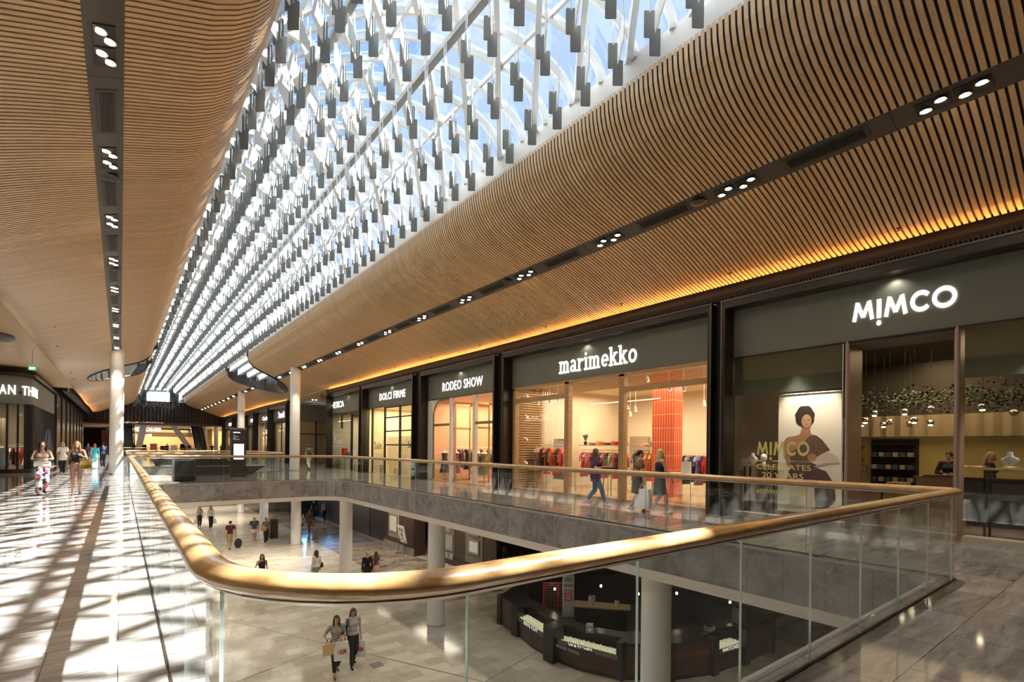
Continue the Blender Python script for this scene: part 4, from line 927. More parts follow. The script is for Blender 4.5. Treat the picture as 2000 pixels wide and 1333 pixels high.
# ---- DOLCI FIRME
IVORY = mat('ivory_wall', (.78, .68, .46), .6)
room(24.2, 31.0, 5.0, IVORY, IVORY, mat('dolci_floor', (.40, .33, .22), .2), zc=4.05)
t = SF['dolci']
sign('sign_letters', font2d('DOLCI FIRME', .0, 1.12), (XG - .03, 29.25, 4.42), 3.5, .42, '-x', .008, SIGNW, t, 'glowing white capitals DOLCI FIRME')
for y in (30.4, 28.5, 26.45): MB().box(XG - .03, XG + .06, y - .07, y + .07, 0, 4.0).build('black_post', BLACK, t)
for a, b in ((26.45, 28.5), (24.2, 26.45)):
    for z in (.95, 1.75, 2.55, 3.35, 3.95): MB().box(XG - .02, XG + .05, a, b, z - .035, z + .035).build('black_rail', BLACK, t)
MB().box(XG, XG + .012, 28.55, 30.35, .1, 4.0).build('window_pane', SHOPGLASS, t); MB().box(XG, XG + .012, 24.3, 26.4, .1, 4.0).build('window_pane', SHOPGLASS, t)
mb = MB()
for k in range(34): mb.box(13.6, 13.66, 24.4 + k * .19, 24.5 + k * .19, .02, 2.3)
struct(mb.build('wall_reeded', IVORY))
DKT = mat('black_script', (.03, .025, .02), .5)
sign('window_lettering', font2d('Sale', 0), (XG - .012, 30.0, 1.5), 1.1, .42, '-x', .003, DKT, t); sign('window_lettering', font2d('Sale', 0), (XG - .012, 25.4, 1.6), .9, .36, '-x', .003, DKT, t)
for i in range(6):
    y = 24.7 + .55 * (i % 3); z = (1.2, .75)[i // 3]
    if i % 3 == 0: tag(MB().box(13.3, 13.6, 24.45, 26.3, z - .02, z).build('shoe_shelf', IVORY), ['upper', 'lower'][i // 3] + ' ivory shoe shelf in the DOLCI FIRME window', 'shelf')
    mb = MB(); mb.prism([(13.35, y), (13.55, y + .02), (13.55, y + .09), (13.35, y + .1)], z + .001, z + .03); mb.box(13.5, 13.55, y + .03, y + .08, z + .03, z + .12)
    tag(mb.build('shoe', BLACK), 'black shoe on the ' + ['upper', 'lower'][i // 3] + ' ivory shelf, ' + ORD[i % 3] + ' from the right', 'shoe', 'shoes in the DOLCI FIRME window')
for i, (y, h) in enumerate(((30.0, .5), (28.0, .4), (27.3, .75))): tag(MB().box(12.9, 13.3, y - .25, y + .25, .013, h).build('display_plinth', IVORY), ['left low', 'middle low', 'taller right'][i] + ' ivory plinth behind the DOLCI FIRME doors', 'plinth')
area('shop_lamp', (14.2, 27.6, 3.98), 3.0, 260, (1, .84, .55), sy=6)
# ---- ...ETICA corner shop
room(31.6, 38.0, 4.5, mat('metica_wall', (.45, .42, .34), .6), DARKC, mat('metica_floor', (.22, .20, .17), .2), zc=4.0)
t = SF['metica']
sign('sign_letters', font2d('HETICA', .008, .9), (XG - .03, 38.05, 4.42), 2.6, .44, '-x', .008, SIGNW, t, 'glowing white capitals ending ETICA')
MB().box(XG, XG + .012, 34.2, 38, .1, 3.85).build('window_pane', SHOPGLASS, t)
MB().box(XG - .03, XG + .08, 33.9, 34.1, 0, 3.85).build('black_post', BLACK, t); MB().box(XG - .03, XG + .08, 35.9, 36.05, 2.9, 3.85).build('black_post', BLACK, t)
sign('window_lettering', ribbon2d([[(0, 1.3), (.1, .2), (.35, 1.0)], arc(.5, .35, .14, .2, 0, 360), [(.7, .55), (.8, .15), (.95, .55)], arc(1.12, .35, .13, .2, 0, 320), [(-.2, 0), (1.3, -.05)]], .07), (XG - .012, 37.9, 1.55), 2.3, 1.2, '-x', .003, WHITE, t, 'white script lettering Love')
for i, (y, m_) in enumerate(((37.0, clothmat('red')), (35.3, clothmat('white')), (36.2, clothmat('denim blue')))):
    o = MB().box(12.9, 13.2, y - .18, y + .18, .8, 1.5 - .15 * i).build('display_box', m_); tag(o, ['red display box', 'white display box', 'blue display box'][i] + ' on the counter in the ETICA window', 'box')
display_table(12.8, 13.4, 34.4, 37.8, .8, 'long dark display counter in the ETICA window', DARKC)
area('shop_lamp', (14.4, 34.8, 3.9), 2.5, 130, (1, .80, .5), sy=5)
mb = MB(); mb.box(11.7, 24, 38.0, 38.25, 5.2, 5.48); mb.box(11.7, 12.5, 37.2, 38.3, 5.22, 5.44); struct(mb.build('trim_10', BRONZE))
mb = MB(); mb.box(12.5, 17, 38.02, 38.1, 3.95, 5.2); struct(mb.build('wall_passage', FASC)); mb = MB(); mb.box(17, 24, 38, 38.1, 0, 5.5); struct(mb.build('wall_passage', BRONZE))
mb = MB(); mb.box(23.5, 23.7, 38, 50, 0, 5.8); struct(mb.build('wall_passage', DARKW))
mb = MB(); mb.poly([(12.4, 38, 0), (24, 38, 0), (24, 49.4, 0), (12.4, 49.4, 0)]); struct(mb.build('floor', FLOOR))
# ---- next block: shop facing the passage and shops beyond
t = thing('shopfront', 'dark corner shopfront facing the side passage, clothes racks lit inside', 'shopfront', (15, 49.4, 0))
MB().box(12.3, 20, 49.3, 49.5, 4.0, 5.5).build('fascia', FASC, t)
for x in (12.3, 14.6, 16.2, 18.6, 20): MB().box(x, x + .1, 49.28, 49.4, 0, 4.0).build('black_post', BLACK, t)
MB().box(12.3, 20, 49.3, 49.4, 2.7, 2.78).build('black_rail', BLACK, t); MB().box(14.7, 20, 49.35, 49.36, .05, 4).build('window_pane', SHOPGLASS, t)
mb = MB(); mb.box(12.5, 23, 55, 55.1, 0, 4.2); struct(mb.build('wall_back', mat('metica_wall', (.45, .42, .34), .6)))
mb = MB(); mb.box(12.3, 23, 49.5, 55, 4.1, 4.2); struct(mb.build('ceiling', DARKC)); mb = MB(); mb.box(12.3, 23, 49.4, 55, -.01, .012); struct(mb.build('floor', mat('metica_floor', (.22, .20, .17), .2)))
rail((14.8, 50.6), (19.5, 50.6), 1.62, ['white', 'cream', 'black', 'white', 'grey', 'cream', 'black', 'black', 'brown', 'cream', 'white', 'black', 'grey', 'white'], 'rail in the passage corner shop', 'clothes rail of white and black clothes in the passage corner shop')
for i in range(9): tag(MB().ell((15.0 + .5 * i, 52, 2.75 + .18 * math.sin(i * 1.3)), (.07, .07, .07)).build('festoon_bulb', LAMPS, smooth=True), 'glowing festoon bulb over the corner shop, ' + ORD[i] + ' from the left', 'lamp', 'festoon bulbs in the corner shop')
area('shop_lamp', (16.5, 52, 4.0), 4, 220, (1, .82, .55), sy=4)
far = [(49.6, 56.2, 'Seasalt', 52.9, 'pale figure sculpture'), (56.8, 63.5, 'Carla', 60, ''), (64.1, 69.5, 'MAC', 66.5, ''), (70.1, 77.5, 'ALPHA', 74, ''), (78.1, 86.6, 'MECCA', 82, '')]
names = ['dark far-block shopfront with a white sign of narrow letters, nearest after the passage', 'far shopfront with a handwritten white sign and pale arched display', 'far shopfront with the sign MAC', 'far shopfront with a white capital sign behind the totem column', 'farthest right-hand shopfront beside the end wall']
for i, (a, b, tx, yc, _) in enumerate(far):
    t = shopfront(a, b, names[i]); pilaster(b, b + .6)
    hh = .42 if i else .62
    sign('sign_letters', font2d(tx, .0, .95), (XG - .03, yc + 1.2, 4.35), 2.4, hh, '-x', .008, SIGNW, t)
    MB().box(XG, XG + .012, a + .3, b - .3, .1, 4.0).build('window_pane', SHOPGLASS, t)
    for y in (a + .35, (a + b) / 2, b - .35): MB().box(XG - .03, XG + .06, y - .06, y + .06, 0, 4.0).build('mullion', BLACK if i != 1 else WHITE, t)
    wm = mat('far_shop_wall_%d' % i, [(.45, .33, .17), (.70, .58, .42), (.30, .26, .22), (.4, .32, .2), (.45, .36, .24)][i], .6)
    room(a + .1, b - .1, 3.5, wm, DARKC, mat('far_shop_floor', (.3, .25, .18), .3), zc=4.0)
    mannequin(13.5, yc, clothmat(['white', 'cream', 'black', 'navy', 'red'][i]), ['mannequin in pale clothes in the far shop next to the passage', 'mannequin in a cream dress before the pale arched display', 'mannequin in black in the shop signed MAC', 'mannequin in navy in the shop behind the totem column', 'mannequin in red in the farthest right-hand shop'][i])
    area('shop_lamp', (14.2, yc, 3.9), 2.5, 150, (1, .80, .5), sy=b - a - 1)
# pale arched display (second far shop)
t = thing('arched_panel', 'pale panel with twin pointed arches in the handwritten-sign shop', 'display panel', (13, 60, 0))
MB().box(12.9, 12.98, 57.4, 62.6, .013, 3.9).build('panel', CREAMW, t)
for yc in (58.9, 61.1): mb = MB(); mb.tube([(12.88, yc - .7, .3), (12.88, yc - .7, 2.2), (12.88, yc, 3.3), (12.88, yc + .7, 2.2), (12.88, yc + .7, .3)], .05, 6); mb.build('arch', mat('taupe_arch', (.35, .3, .25), .5), t)
for y, e in ((3.4, 6), (12.0, 6), (20, 5), (27.5, 5), (34.6, 4)):
    spot('fascia_lamp', (XG - .14, y, 5.19), e, (1, .93, .8), (0, 0, -1), 150)
# ================================================================== HANGING PANELS under the glass roof
def project(p):
    x, y, z = p; t = math.sin(YAW) * x + math.cos(YAW) * y
    if t < .5: return None
    r = (math.cos(YAW) * x - math.sin(YAW) * y) / t; w = (z - EYE) / t
    return CX + F_PX * (r * math.cos(ROLL) + w * math.sin(ROLL)), CY - F_PX * (w * math.cos(ROLL) - r * math.sin(ROLL)), t
ZR = [7.08, 7.62, 7.98, 8.02, 7.80, 7.46, 7.10]
ANG_B = -R(37.7); ANG_A = R(90 - 37.7)
def panel_geo(mb, w=.185, h=.46, th=.012):
    c = .015; b = len(mb.v)
    out = [(-w / 2 + c, -h / 2), (w / 2 - c, -h / 2), (w / 2, -h / 2 + c), (w / 2, h / 2 - c), (w / 2 - c, h / 2), (.02, h / 2), (.02, h / 2 - .03), (-.0, h / 2 - .03), (-.0, h / 2), (-w / 2 + c, h / 2), (-w / 2, h / 2 - c), (-w / 2, -h / 2 + c)]
    n_ = len(out)
    mb.v += [(x, -th / 2, z) for x, z in out] + [(x, th / 2, z) for x, z in out]
    tr = geometry.tessellate_polygon([[Vector((x, z, 0)) for x, z in out]])
    for t in tr: mb.f.append(tuple(b + i for i in t)); mb.m.append(0); mb.f.append(tuple(b + n_ + i for i in reversed(t))); mb.m.append(0)
    for i in range(n_): j = (i + 1) % n_; mb.f.append((b + i, b + j, b + n_ + j, b + n_ + i)); mb.m.append(0)
places = []
ky = 0
while True:
    yb = .6 + .80 * ky; ky += 1
    if yb > 86.2: break
    if yb < 1.2: continue
    for i in range(7):
        x = XC - .82 * 3 + .82 * i; y = yb + (.25 if i % 2 else 0) ; zc = ZR[i] + EYE
        for dx, dy, dz, a, kind in ((0, 0, .03, ANG_B, 'B'), (.02, -.10, -.33, ANG_B, 'B'), (-.27, -.45, .05, ANG_A, 'A'), (-.12, -.25, -.02, ANG_A, 'A')):
            places.append((x + dx, y + dy, zc + dz + (.05 if yb % 1.6 < .8 else 0), a, kind, i))
extra = []
for side in 'RL':
    cy, hl, tip = LENS[side]; yy = cy - hl
    while yy < cy + hl:
        s_ = 3.1; lim_ = lens_s(yy, side)
        while lim_ and s_ < lim_ - .15:
            z = 8.35 - (s_ - 2.7) * .42
            for a, k, dx in ((ANG_B, 'B', 0), (ANG_A, 'A', -.2)): extra.append((side_x(s_, side) + dx, yy, z, a, k, 9))
            s_ += .62
        yy += .55
scored = []
for p in places:
    q = project(p[:3]); ok = False
    if q and p[1] > .5:
        u, v, t = q
        if -15 < u < 2015 and -40 < v < 1000: ok = True
        # hidden behind the near edge of either side ceiling?
        lx = p[0] / (p[2] - EYE)
        if lx < .262 or lx > 1.075: ok = ok and p[5] in (0, 6)
        if lx < .25: ok = False
    scored.append((t if ok else 1e9, p))
scored.sort(key=lambda a: a[0])
mb = MB(); panel_geo(mb); me_b = mb.data('hanging_baffle'); me_b.materials.append(PANELG)
mbp = MB(); panel_geo(mbp, w=.25)
PANELW = mat('white_panel', (.74, .76, .74), .4)
me_a = mbp.data('hanging_baffle'); me_a.materials.append(PANELW)
rod = MB(); rod.box(-.008, .008, -.008, .008, .19, .62); me_r = rod.data('rod'); me_r.materials.append(STEELW)
ROWN = ['in the row beside the left timber edge', 'in the second row from the left timber', 'in the third row from the left timber edge', 'in the middle row under the roof', 'in the third row from the right timber edge', 'in the second row from the right timber edge', 'in the row beside the right timber edge']
for t, (x, y, z, a, k, i) in scored[:300]:
    o = bpy.data.objects.new('hanging_baffle', me_b if k == 'B' else me_a); C.objects.link(o); o.location = (x, y, z); o.rotation_euler = (0, 0, a)
    fw = 'grey broadside hanging baffle' if k == 'B' else 'white edge-on hanging baffle'
    tag(o, 'near ' + fw + ' ' + ROWN[i], 'hanging panel', ('grey broadside panels ' if k == 'B' else 'white edge-on panels ') + ROWN[i])
    r_ = bpy.data.objects.new('rod', me_r); C.objects.link(r_); r_.parent = o
rest = MB()
def put(mesh, x, y, z, a, m):
    ca, sa = math.cos(a), math.sin(a); b = len(rest.v)
    rest.v += [(x + v.co.x * ca - v.co.y * sa, y + v.co.x * sa + v.co.y * ca, z + v.co.z) for v in mesh.vertices]
    for p in mesh.polygons: rest.f.append(tuple(b + i for i in p.vertices)); rest.m.append(m)
slim = MB(); slim.box(-.0925, .0925, -.006, .006, -.215, .215); me_s = slim.data('s')
for t, (x, y, z, a, k, i) in scored[300:] + [(0, e) for e in extra]:
    put(me_s, x, y, z, a, 0 if k == 'B' else 1); put(me_r, x, y, z, a, 2)
o = rest.build('hanging_baffles', [PANELG, PANELW, STEELW], fix=False)
tag(o, 'dense mass of farther grey and white panels hanging below the glass roof', 'hanging panels', kind='stuff')
# ================================================================== PEOPLE
def remesh(mb, voxel, smooth=2):
    me = mb.data('tmp'); o = bpy.data.objects.new('tmp', me); C.objects.link(o)
    m = o.modifiers.new('r', 'REMESH'); m.mode = 'VOXEL'; m.voxel_size = voxel; m.use_smooth_shade = True
    s_ = o.modifiers.new('s', 'SMOOTH'); s_.iterations = smooth; s_.factor = .5
    dg = bpy.context.evaluated_depsgraph_get(); r = bpy.data.meshes.new_from_object(o.evaluated_get(dg))
    bpy.data.objects.remove(o); bpy.data.meshes.remove(me); return r
def mesh_obj(me, name, m, parent):
    me.name = name; me.materials.clear(); me.materials.append(m); me.polygons.foreach_set('use_smooth', [True] * len(me.polygons))
    o = bpy.data.objects.new(name, me); C.objects.link(o)
    if parent: o.parent = parent
    return o
ARMS = {'down': ((.045, -.03, -.275), (.02, .05, -.245)), 'fwd': ((.05, .08, -.27), (.0, .14, -.20)), 'back': ((.05, -.10, -.26), (.01, .0, -.25)),
        'bent': ((.07, -.03, -.265), (-.05, .225, .03)), 'cross': ((.09, .03, -.25), (-.24, .12, .0)), 'belly': ((.09, .0, -.26), (-.15, .18, -.03)), 'hold': ((.06, .03, -.27), (-.04, .19, -.10)), 'phone': ((.08, .02, -.26), (-.10, .20, .10)), 'strap': ((.10, .04, -.24), (-.10, .10, .21)), 'hip': ((.16, -.02, -.22), (-.10, .12, -.17))}
def ik(hip, ank, l1, l2, fwd=1):
    d = ank - hip; L = min(d.length, (l1 + l2) * .999); a = (l1 * l1 - l2 * l2 + L * L) / (2 * L); h = math.sqrt(max(0, l1 * l1 - a * a))
    n_ = Vector((0, -d.z, d.y)).normalized() * fwd
    if n_.y < 0: n_ = -n_
    return hip + d.normalized() * a + n_ * h
def person(label, x, y, z, face, h=1.66, sex='f', skin=SKIN, hair=HAIRD, hairlen='long', top=('tee', 'black'), bottom=('trousers', 'black'), arms=('down', 'down'), stride=.3, shoes='black', lean=0.0, look=0.0, vox=.013, look_down=0.0, facefeat=True, apron=None, group=None):
    S_ = h / 1.70; t = thing('person', label, 'person', (x, y, z), group, world=False, rz=R(face)); t.scale = (S_, S_, S_)
    m_ = sex == 'm'; sw = .195 if m_ else .165; hw = .155 if m_ else .165
    def Lz(p): # lean the trunk forward about the hips
        p = Vector(p)
        if p.z > .95: p.y += (p.z - .95) * math.tan(lean)
        return p
    hips = {s_: Vector((s_ * .085, 0, .91)) for s_ in (-1, 1)}
    ank = {1: Vector((.075, stride / 2, .085)), -1: Vector((-.075, -stride / 2, .085 + abs(stride) * .14))}
    knee = {s_: ik(hips[s_], ank[s_], .43, .42) for s_ in (-1, 1)}
    sh = {s_: Lz((s_ * sw, -.005, 1.395)) for s_ in (-1, 1)}; el = {}; wr = {}
    for s_, an in ((1, arms[1]), (-1, arms[0])):
        e, w = ARMS[an]; el[s_] = sh[s_] + Vector((s_ * e[0], e[1], e[2])); wr[s_] = el[s_] + Vector((s_ * w[0], w[1], w[2]))
    hc = Lz((0, .015, 1.585)); HM = Matrix.Rotation(look, 3, 'Z') @ Matrix.Rotation(-look_down, 3, 'X')
    def H(p): return hc + HM @ Vector(p)
    b = MB()
    for s_ in (-1, 1):
        b.cone(hips[s_], .085 if not m_ else .08, knee[s_], .056); b.cone(knee[s_], .054, ank[s_], .036)
        b.cone(knee[s_] * .72 + ank[s_] * .28 + Vector((0, -.012, 0)), .053, knee[s_] * .3 + ank[s_] * .7, .035)
        b.cone(ank[s_] + Vector((0, -.03, -.045)), .032, ank[s_] + Vector((s_ * .01, .12, -.058)), .024)
        b.cone(sh[s_], .047 if m_ else .042, el[s_], .036 if m_ else .031); b.cone(el[s_], .034 if m_ else .03, wr[s_], .024 if m_ else .021)
        d = (wr[s_] - el[s_]).normalized(); b.cone(wr[s_], .023, wr[s_] + d * .075, .030)
    b.ell((0, 0, .94), (hw, .115, .12)); b.ell(Lz((0, .0, 1.09)), (.125 if not m_ else .15, .095, .13)); b.ell(Lz((0, 0, 1.26)), (.148 if not m_ else .175, .105, .17))
    b.cone(Lz((-sw * .8, -.005, 1.395)), .055, Lz((sw * .8, -.005, 1.395)), .055)
    if not m_:
        for s_ in (-1, 1): b.ell(Lz((s_ * .07, .085, 1.27)), (.06, .05, .06))
    b.cone(Lz((0, -.01, 1.40)), .058, hc + Vector((0, -.015, -.08)), .05)
    b.ell(H((0, -.01, .01)), (.074, .092, .105), M=HM); b.ell(H((0, .022, -.055)), (.055, .062, .058), M=HM); b.cone(H((0, .078, .0)), .010, H((0, .098, -.025)), .013, 6)
    for s_ in (-1, 1): b.ell(H((s_ * .076, -.012, -.01)), (.012, .022, .032), 8, 6)
    b.cone(H((-.02, .075, -.058)), .012, H((.02, .075, -.058)), .012, 6)
    me = remesh(b, vox)
    # five fingers on each hand, joined into the same mesh
    fm = MB()
    for s_ in (-1, 1):
        d = (wr[s_] - el[s_]).normalized(); side = d.cross(Vector((s_, .35, .15))).normalized(); palm = side.cross(d).normalized()
        if palm.x * s_ > 0: palm = -palm
        base = wr[s_] + d * .088
        for k, (off, ln) in enumerate(((-.026, .052), (-.009, .062), (.009, .066), (.026, .060))):
            p = base + side * off; fm.tube([p, p + d * ln * .45 + palm * .006, p + d * ln * .8 + palm * .022, p + d * ln * .95 + palm * .036], [.0085, .0078, .007, .005], 6)
        p = wr[s_] + d * .035 + side * .026; fm.tube([p, p + side * .022 + d * .025 + palm * .01, p + side * .026 + d * .05 + palm * .022], [.010, .009, .006], 6)
    bm = bmesh.new(); bm.from_mesh(me); fme = fm.data('f'); bm.from_mesh(fme); bm.to_mesh(me); bm.free(); bpy.data.meshes.remove(fme)
    body = mesh_obj(me, 'body', skin, t)
    # clothing
    def cm(nm): return clothmat(nm) if nm in CL else nm
    kind, col = bottom; g = MB()
    if kind in ('trousers', 'wide', 'cropped', 'shorts', 'leggings'):
        inf = {'trousers': .018, 'wide': .035, 'cropped': .014, 'shorts': .028, 'leggings': .008}[kind]
        g.ell((0, 0, .945), (hw + .014, .125, .115)); g.cone((-.06, 0, 1.0), .085, (.06, 0, 1.0), .085)
        for s_ in (-1, 1):
            if kind == 'shorts': g.cone(hips[s_], .094, hips[s_].lerp(knee[s_], .42), .082); continue
            g.cone(hips[s_], .09 + inf * .5, knee[s_], .06 + inf)
            e = {'cropped': .72}.get(kind, .95); g.cone(knee[s_], .058 + inf, knee[s_].lerp(ank[s_], e), (.045 + inf) if kind != 'wide' else .09)
    elif kind in ('skirt', 'dress', 'longskirt'):
        g.ell((0, 0, .97), (hw + .012, .12, .10)); zb = {'skirt': .60, 'dress': .50, 'longskirt': .30}[kind]
        g.lathe([(.10, 1.05), (.16, .98), (.185, .80), (.20, zb), (.17, zb + .02)], (0, 0, 0), 18, sx=1, sy=.78)
    mesh_obj(remesh(g, vox), 'skirt' if 'skirt' in kind or kind == 'dress' else ('shorts' if kind == 'shorts' else 'trousers'), cm(col), t)
    kind, col = top; g = MB(); e_ = .014
    if kind != 'strapless':
        g.ell(Lz((0, 0, 1.26)), ((.148 if not m_ else .175) + e_, .105 + e_, .16))
        if kind not in ('tank',): g.cone(Lz((-sw * .85, -.005, 1.392)), .062, Lz((sw * .85, -.005, 1.392)), .062)
        else:
            for s_ in (-1, 1): g.cone(Lz((s_ * .085, .0, 1.30)), .062, Lz((s_ * .085, -.005, 1.415)), .038)
    else: g.ell(Lz((0, .0, 1.24)), (.150 + e_, .108 + e_, .085))
    g.ell(Lz((0, 0, 1.10)), ((.125 if not m_ else .155) + e_, .098 + e_, .12))
    if not m_:
        for s_ in (-1, 1): g.ell(Lz((s_ * .07, .088, 1.265)), (.068, .056, .064))
    if kind in ('tee', 'shirt', 'jacket', 'long', 'coat', 'blouse'): g.ell((0, 0, .97), (hw + .024, .132, .10))
    if kind in ('coat', 'blouse'): g.lathe([(.15, 1.02), (.19, .92), (.20, .74)], (0, 0, 0), 18, sx=1, sy=.78)
    for s_ in (-1, 1):
        if kind in ('tee', 'shirt', 'blouse'): g.cone(sh[s_], .060, sh[s_].lerp(el[s_], .62), .054)
        if kind in ('jacket', 'long', 'coat'): g.cone(sh[s_], .060, el[s_], .048); g.cone(el[s_], .048, el[s_].lerp(wr[s_], .92), .038)
    if kind == 'strapless': pass
    tp = mesh_obj(remesh(g, vox), {'jacket': 'jacket', 'coat': 'coat'}.get(kind, 'top'), cm(col), t)
    for s_ in (-1, 1):
        f = MB(); f.cone(ank[s_] + Vector((0, -.035, -.048)), .040, ank[s_] + Vector((s_ * .01, .135, -.062)), .028); me2 = remesh(f, .012, 1); mesh_obj(me2, 'shoe', cm(shoes) if isinstance(shoes, str) else shoes, t)
    # hair
    g = MB(); g.ell(H((0, -.022, .03)), (.085, .098, .098), M=HM)
    if hairlen == 'long':
        g.ell(H((0, -.07, -.06)), (.085, .05, .13), M=HM); g.ell(H((0, -.075, -.17)), (.085, .04, .13), M=HM)
        for s_ in (-1, 1): g.ell(H((s_ * .078, -.005, -.07)), (.026, .045, .13), M=HM); g.ell(H((s_ * .085, .025, -.17)), (.03, .035, .11), M=HM)
    elif hairlen == 'tail': g.ell(H((0, -.11, .03)), (.04, .045, .05), M=HM); g.cone(H((0, -.13, .02)), .03, H((0, -.16, -.14)), .018)
    elif hairlen == 'bun': g.ell(H((0, -.12, .0)), (.055, .05, .055), M=HM)
    elif hairlen == 'bob': g.ell(H((0, -.05, -.05)), (.09, .06, .09), M=HM); [g.ell(H((s_ * .075, .0, -.05)), (.028, .045, .08), M=HM) for s_ in (-1, 1)]
    mh = remesh(g, .011, 2)
    # keep the face clear: drop hair vertices in front of the brow
    bm = bmesh.new(); bm.from_mesh(mh); inv = HM.inverted()
    kill = [v for v in bm.verts if (lambda q: q.y > .045 and q.z < .062 and abs(q.x) < .06)(inv @ (v.co - hc))]
    bmesh.ops.delete(bm, geom=kill, context='VERTS'); bm.to_mesh(mh); bm.free(); mesh_obj(mh, 'hair', hair, t)
    if facefeat:
        for s_ in (-1, 1): mesh_obj(MB().ell(H((s_ * .029, .079, .006)), (.013, .006, .007), 8, 6, M=HM).data('eye'), 'eye', mat('eye_dark', (.02, .015, .012), .2), t)
        mesh_obj(MB().ell(H((0, .086, -.058)), (.021, .007, .007), 8, 6, M=HM).data('mouth'), 'mouth', mat('lip', (.42, .12, .10), .4), t)
    def world(p):
        q = Matrix.Rotation(R(face), 3, 'Z') @ (Vector(p) * S_); return Vector((x, y, z)) + q
    P_ = {'wrL': world(wr[-1]), 'wrR': world(wr[1]), 'shL': world(sh[-1]), 'shR': world(sh[1]), 'hipR': world((.2, 0, .95)), 'hipL': world((-.2, 0, .95)), 'chest': world((0, .14, 1.1)), 'back': world((0, -.16, 1.2)), 'dirR': (wr[1] - el[1]).normalized()}
    return t, P_
def carrier_bag(P, label, m, w=.34, h=.40, d=.10, rz=0, drop=.10, mark=None, name='shopping_bag', handles='white'):
    """a bag hanging from a hand at P"""
    t = thing(name, label, 'bag', tuple(P), world=False, rz=rz); z1 = -drop - .02; z0 = z1 - h
    mb = MB(); rows = []
    for z, k in ((z0, .9), (z0 + .02, 1.0), ((z0 + z1) / 2, 1.05), (z1, .82)): rows.append([(-w / 2 * k, -d / 2 * k, z), (0, -d / 2 * k * 1.1, z), (w / 2 * k, -d / 2 * k, z), (w / 2 * k, d / 2 * k, z), (0, d / 2 * k * 1.1, z), (-w / 2 * k, d / 2 * k, z)])
    mb.quadgrid(rows, closed=True, cap=True); mb.build('bag_body', m, t, smooth=False)
    for s_ in (-1, 1):
        mb = MB(); mb.tube([(-w * .2, s_ * d * .35, z1 - .01), (-w * .1, s_ * .01, -.03), (0, 0, -.012), (w * .1, s_ * .01, -.03), (w * .2, s_ * d * .35, z1 - .01)], .006, 5); mb.build('handle', m, t)
    if mark:
        for s_, N in ((1, Vector((0, 1, 0))), (-1, Vector((0, -1, 0)))):
            o = place2d(font2d(mark[0], .01, .9), (w * .27 * s_, s_ * (d / 2 + .012), z0 + h * .35), w * .54, h * .30, '-y', .002, X=Vector((-s_, 0, 0)), N=N).build('lettering', mark[1], t)
    return t
FLORAL = bpy.data.materials.new('floral_cloth'); FLORAL.use_nodes = True
_nt = FLORAL.node_tree; _b = _nt.nodes['Principled BSDF']; _t = _nt.nodes.new('ShaderNodeTexCoord'); _v = _nt.nodes.new('ShaderNodeTexVoronoi'); _v.inputs['Scale'].default_value = 13; _r = _nt.nodes.new('ShaderNodeValToRGB')
_nt.links.new(_t.outputs['Object'], _v.inputs['Vector']); _s = _nt.nodes.new('ShaderNodeSeparateColor'); _nt.links.new(_v.outputs['Color'], _s.inputs[0]); _nt.links.new(_s.outputs[0], _r.inputs['Fac']); _nt.links.new(_r.outputs['Color'], _b.inputs['Base Color'])
_r.color_ramp.interpolation = 'CONSTANT'; _e = _r.color_ramp.elements; _e[0].color = (.85, .82, .78, 1); _e[1].position = .38; _e[1].color = (.80, .08, .22, 1)
for p_, c_ in ((.55, (.02, .03, .05, 1)), (.72, (.12, .32, .16, 1)), (.82, (.85, .82, .78, 1)), (.93, (.85, .35, .45, 1))):
    q_ = _e.new(p_); q_.color = c_
WHC = mat('white_cloth', (.80, .78, .74), .8); BKC = mat('black_cloth', (.018, .018, .02), .8); GYC = mat('marl_grey_cloth', (.30, .29, .28), .85, noise=.15, nscale=40)
p, Q = person('woman in white strapless top and floral wide trousers, arms folded over a white bag', -1.96, 21.9, 0, 186, 1.69, skin=SKIN, top=('strapless', WHC), bottom=('wide', FLORAL), arms=('cross', 'cross'), stride=.26, shoes='brown', vox=.012, look=.2)
t = thing('clutch_bag', 'flat white bag held by the woman in floral trousers', 'bag', (-1.85, 21.62, 1.0)); MB().obox((-1.93, 21.62, .98), (.40, .08, .13), R(6)).build('bag_body', WHC, t); MB().obox((-1.93, 21.575, 1.07), (.38, .012, .025), R(6)).build('flap', mat('grey_cloth', (.5, .5, .5), .6), t)
p, Q = person('blonde woman in black tank top and dusty pink shorts carrying a gold bag', -1.10, 21.4, 0, 178, 1.72, skin=SKIN2, hair=HAIRB, top=('tank', BKC), bottom=('shorts', mat('dusty_pink_cloth', (.42, .27, .23), .8)), arms=('phone', 'down'), stride=.22, shoes='black', vox=.012)
t = carrier_bag(Q['wrL'] + Vector((.06, .04, .0)), 'shiny gold gift bag hanging from the blonde woman arm', mat('gold_foil', (.42, .33, .08), .25, metal=.8), .30, .27, .12, rz=R(20), drop=.14)
p, Q = person('blonde woman seen from behind in a loose white top and black trousers', -2.40, 35.7, 0, 10, 1.70, hair=HAIRB, hairlen='bob', top=('blouse', WHC), bottom=('trousers', BKC), arms=('bent', 'down'), stride=.5, shoes='cream', facefeat=False)
p, Q = person('person with a red head covering in a turquoise tunic walking away', -1.30, 42.8, 0, 5, 1.62, hair=clothmat('red'), hairlen='short', top=('blouse', mat('turquoise_cloth', (.05, .42, .55), .8)), bottom=('wide', mat('pale_aqua_cloth', (.45, .68, .68), .8)), stride=.2, shoes='cream', facefeat=False, vox=.016)
person('person in dark clothes at the left edge of the white column', -.95, 45.5, 0, 5, 1.68, hair=HAIRD, hairlen='short', top=('long', 'navy'), bottom=('trousers', 'black'), facefeat=False, vox=.018)
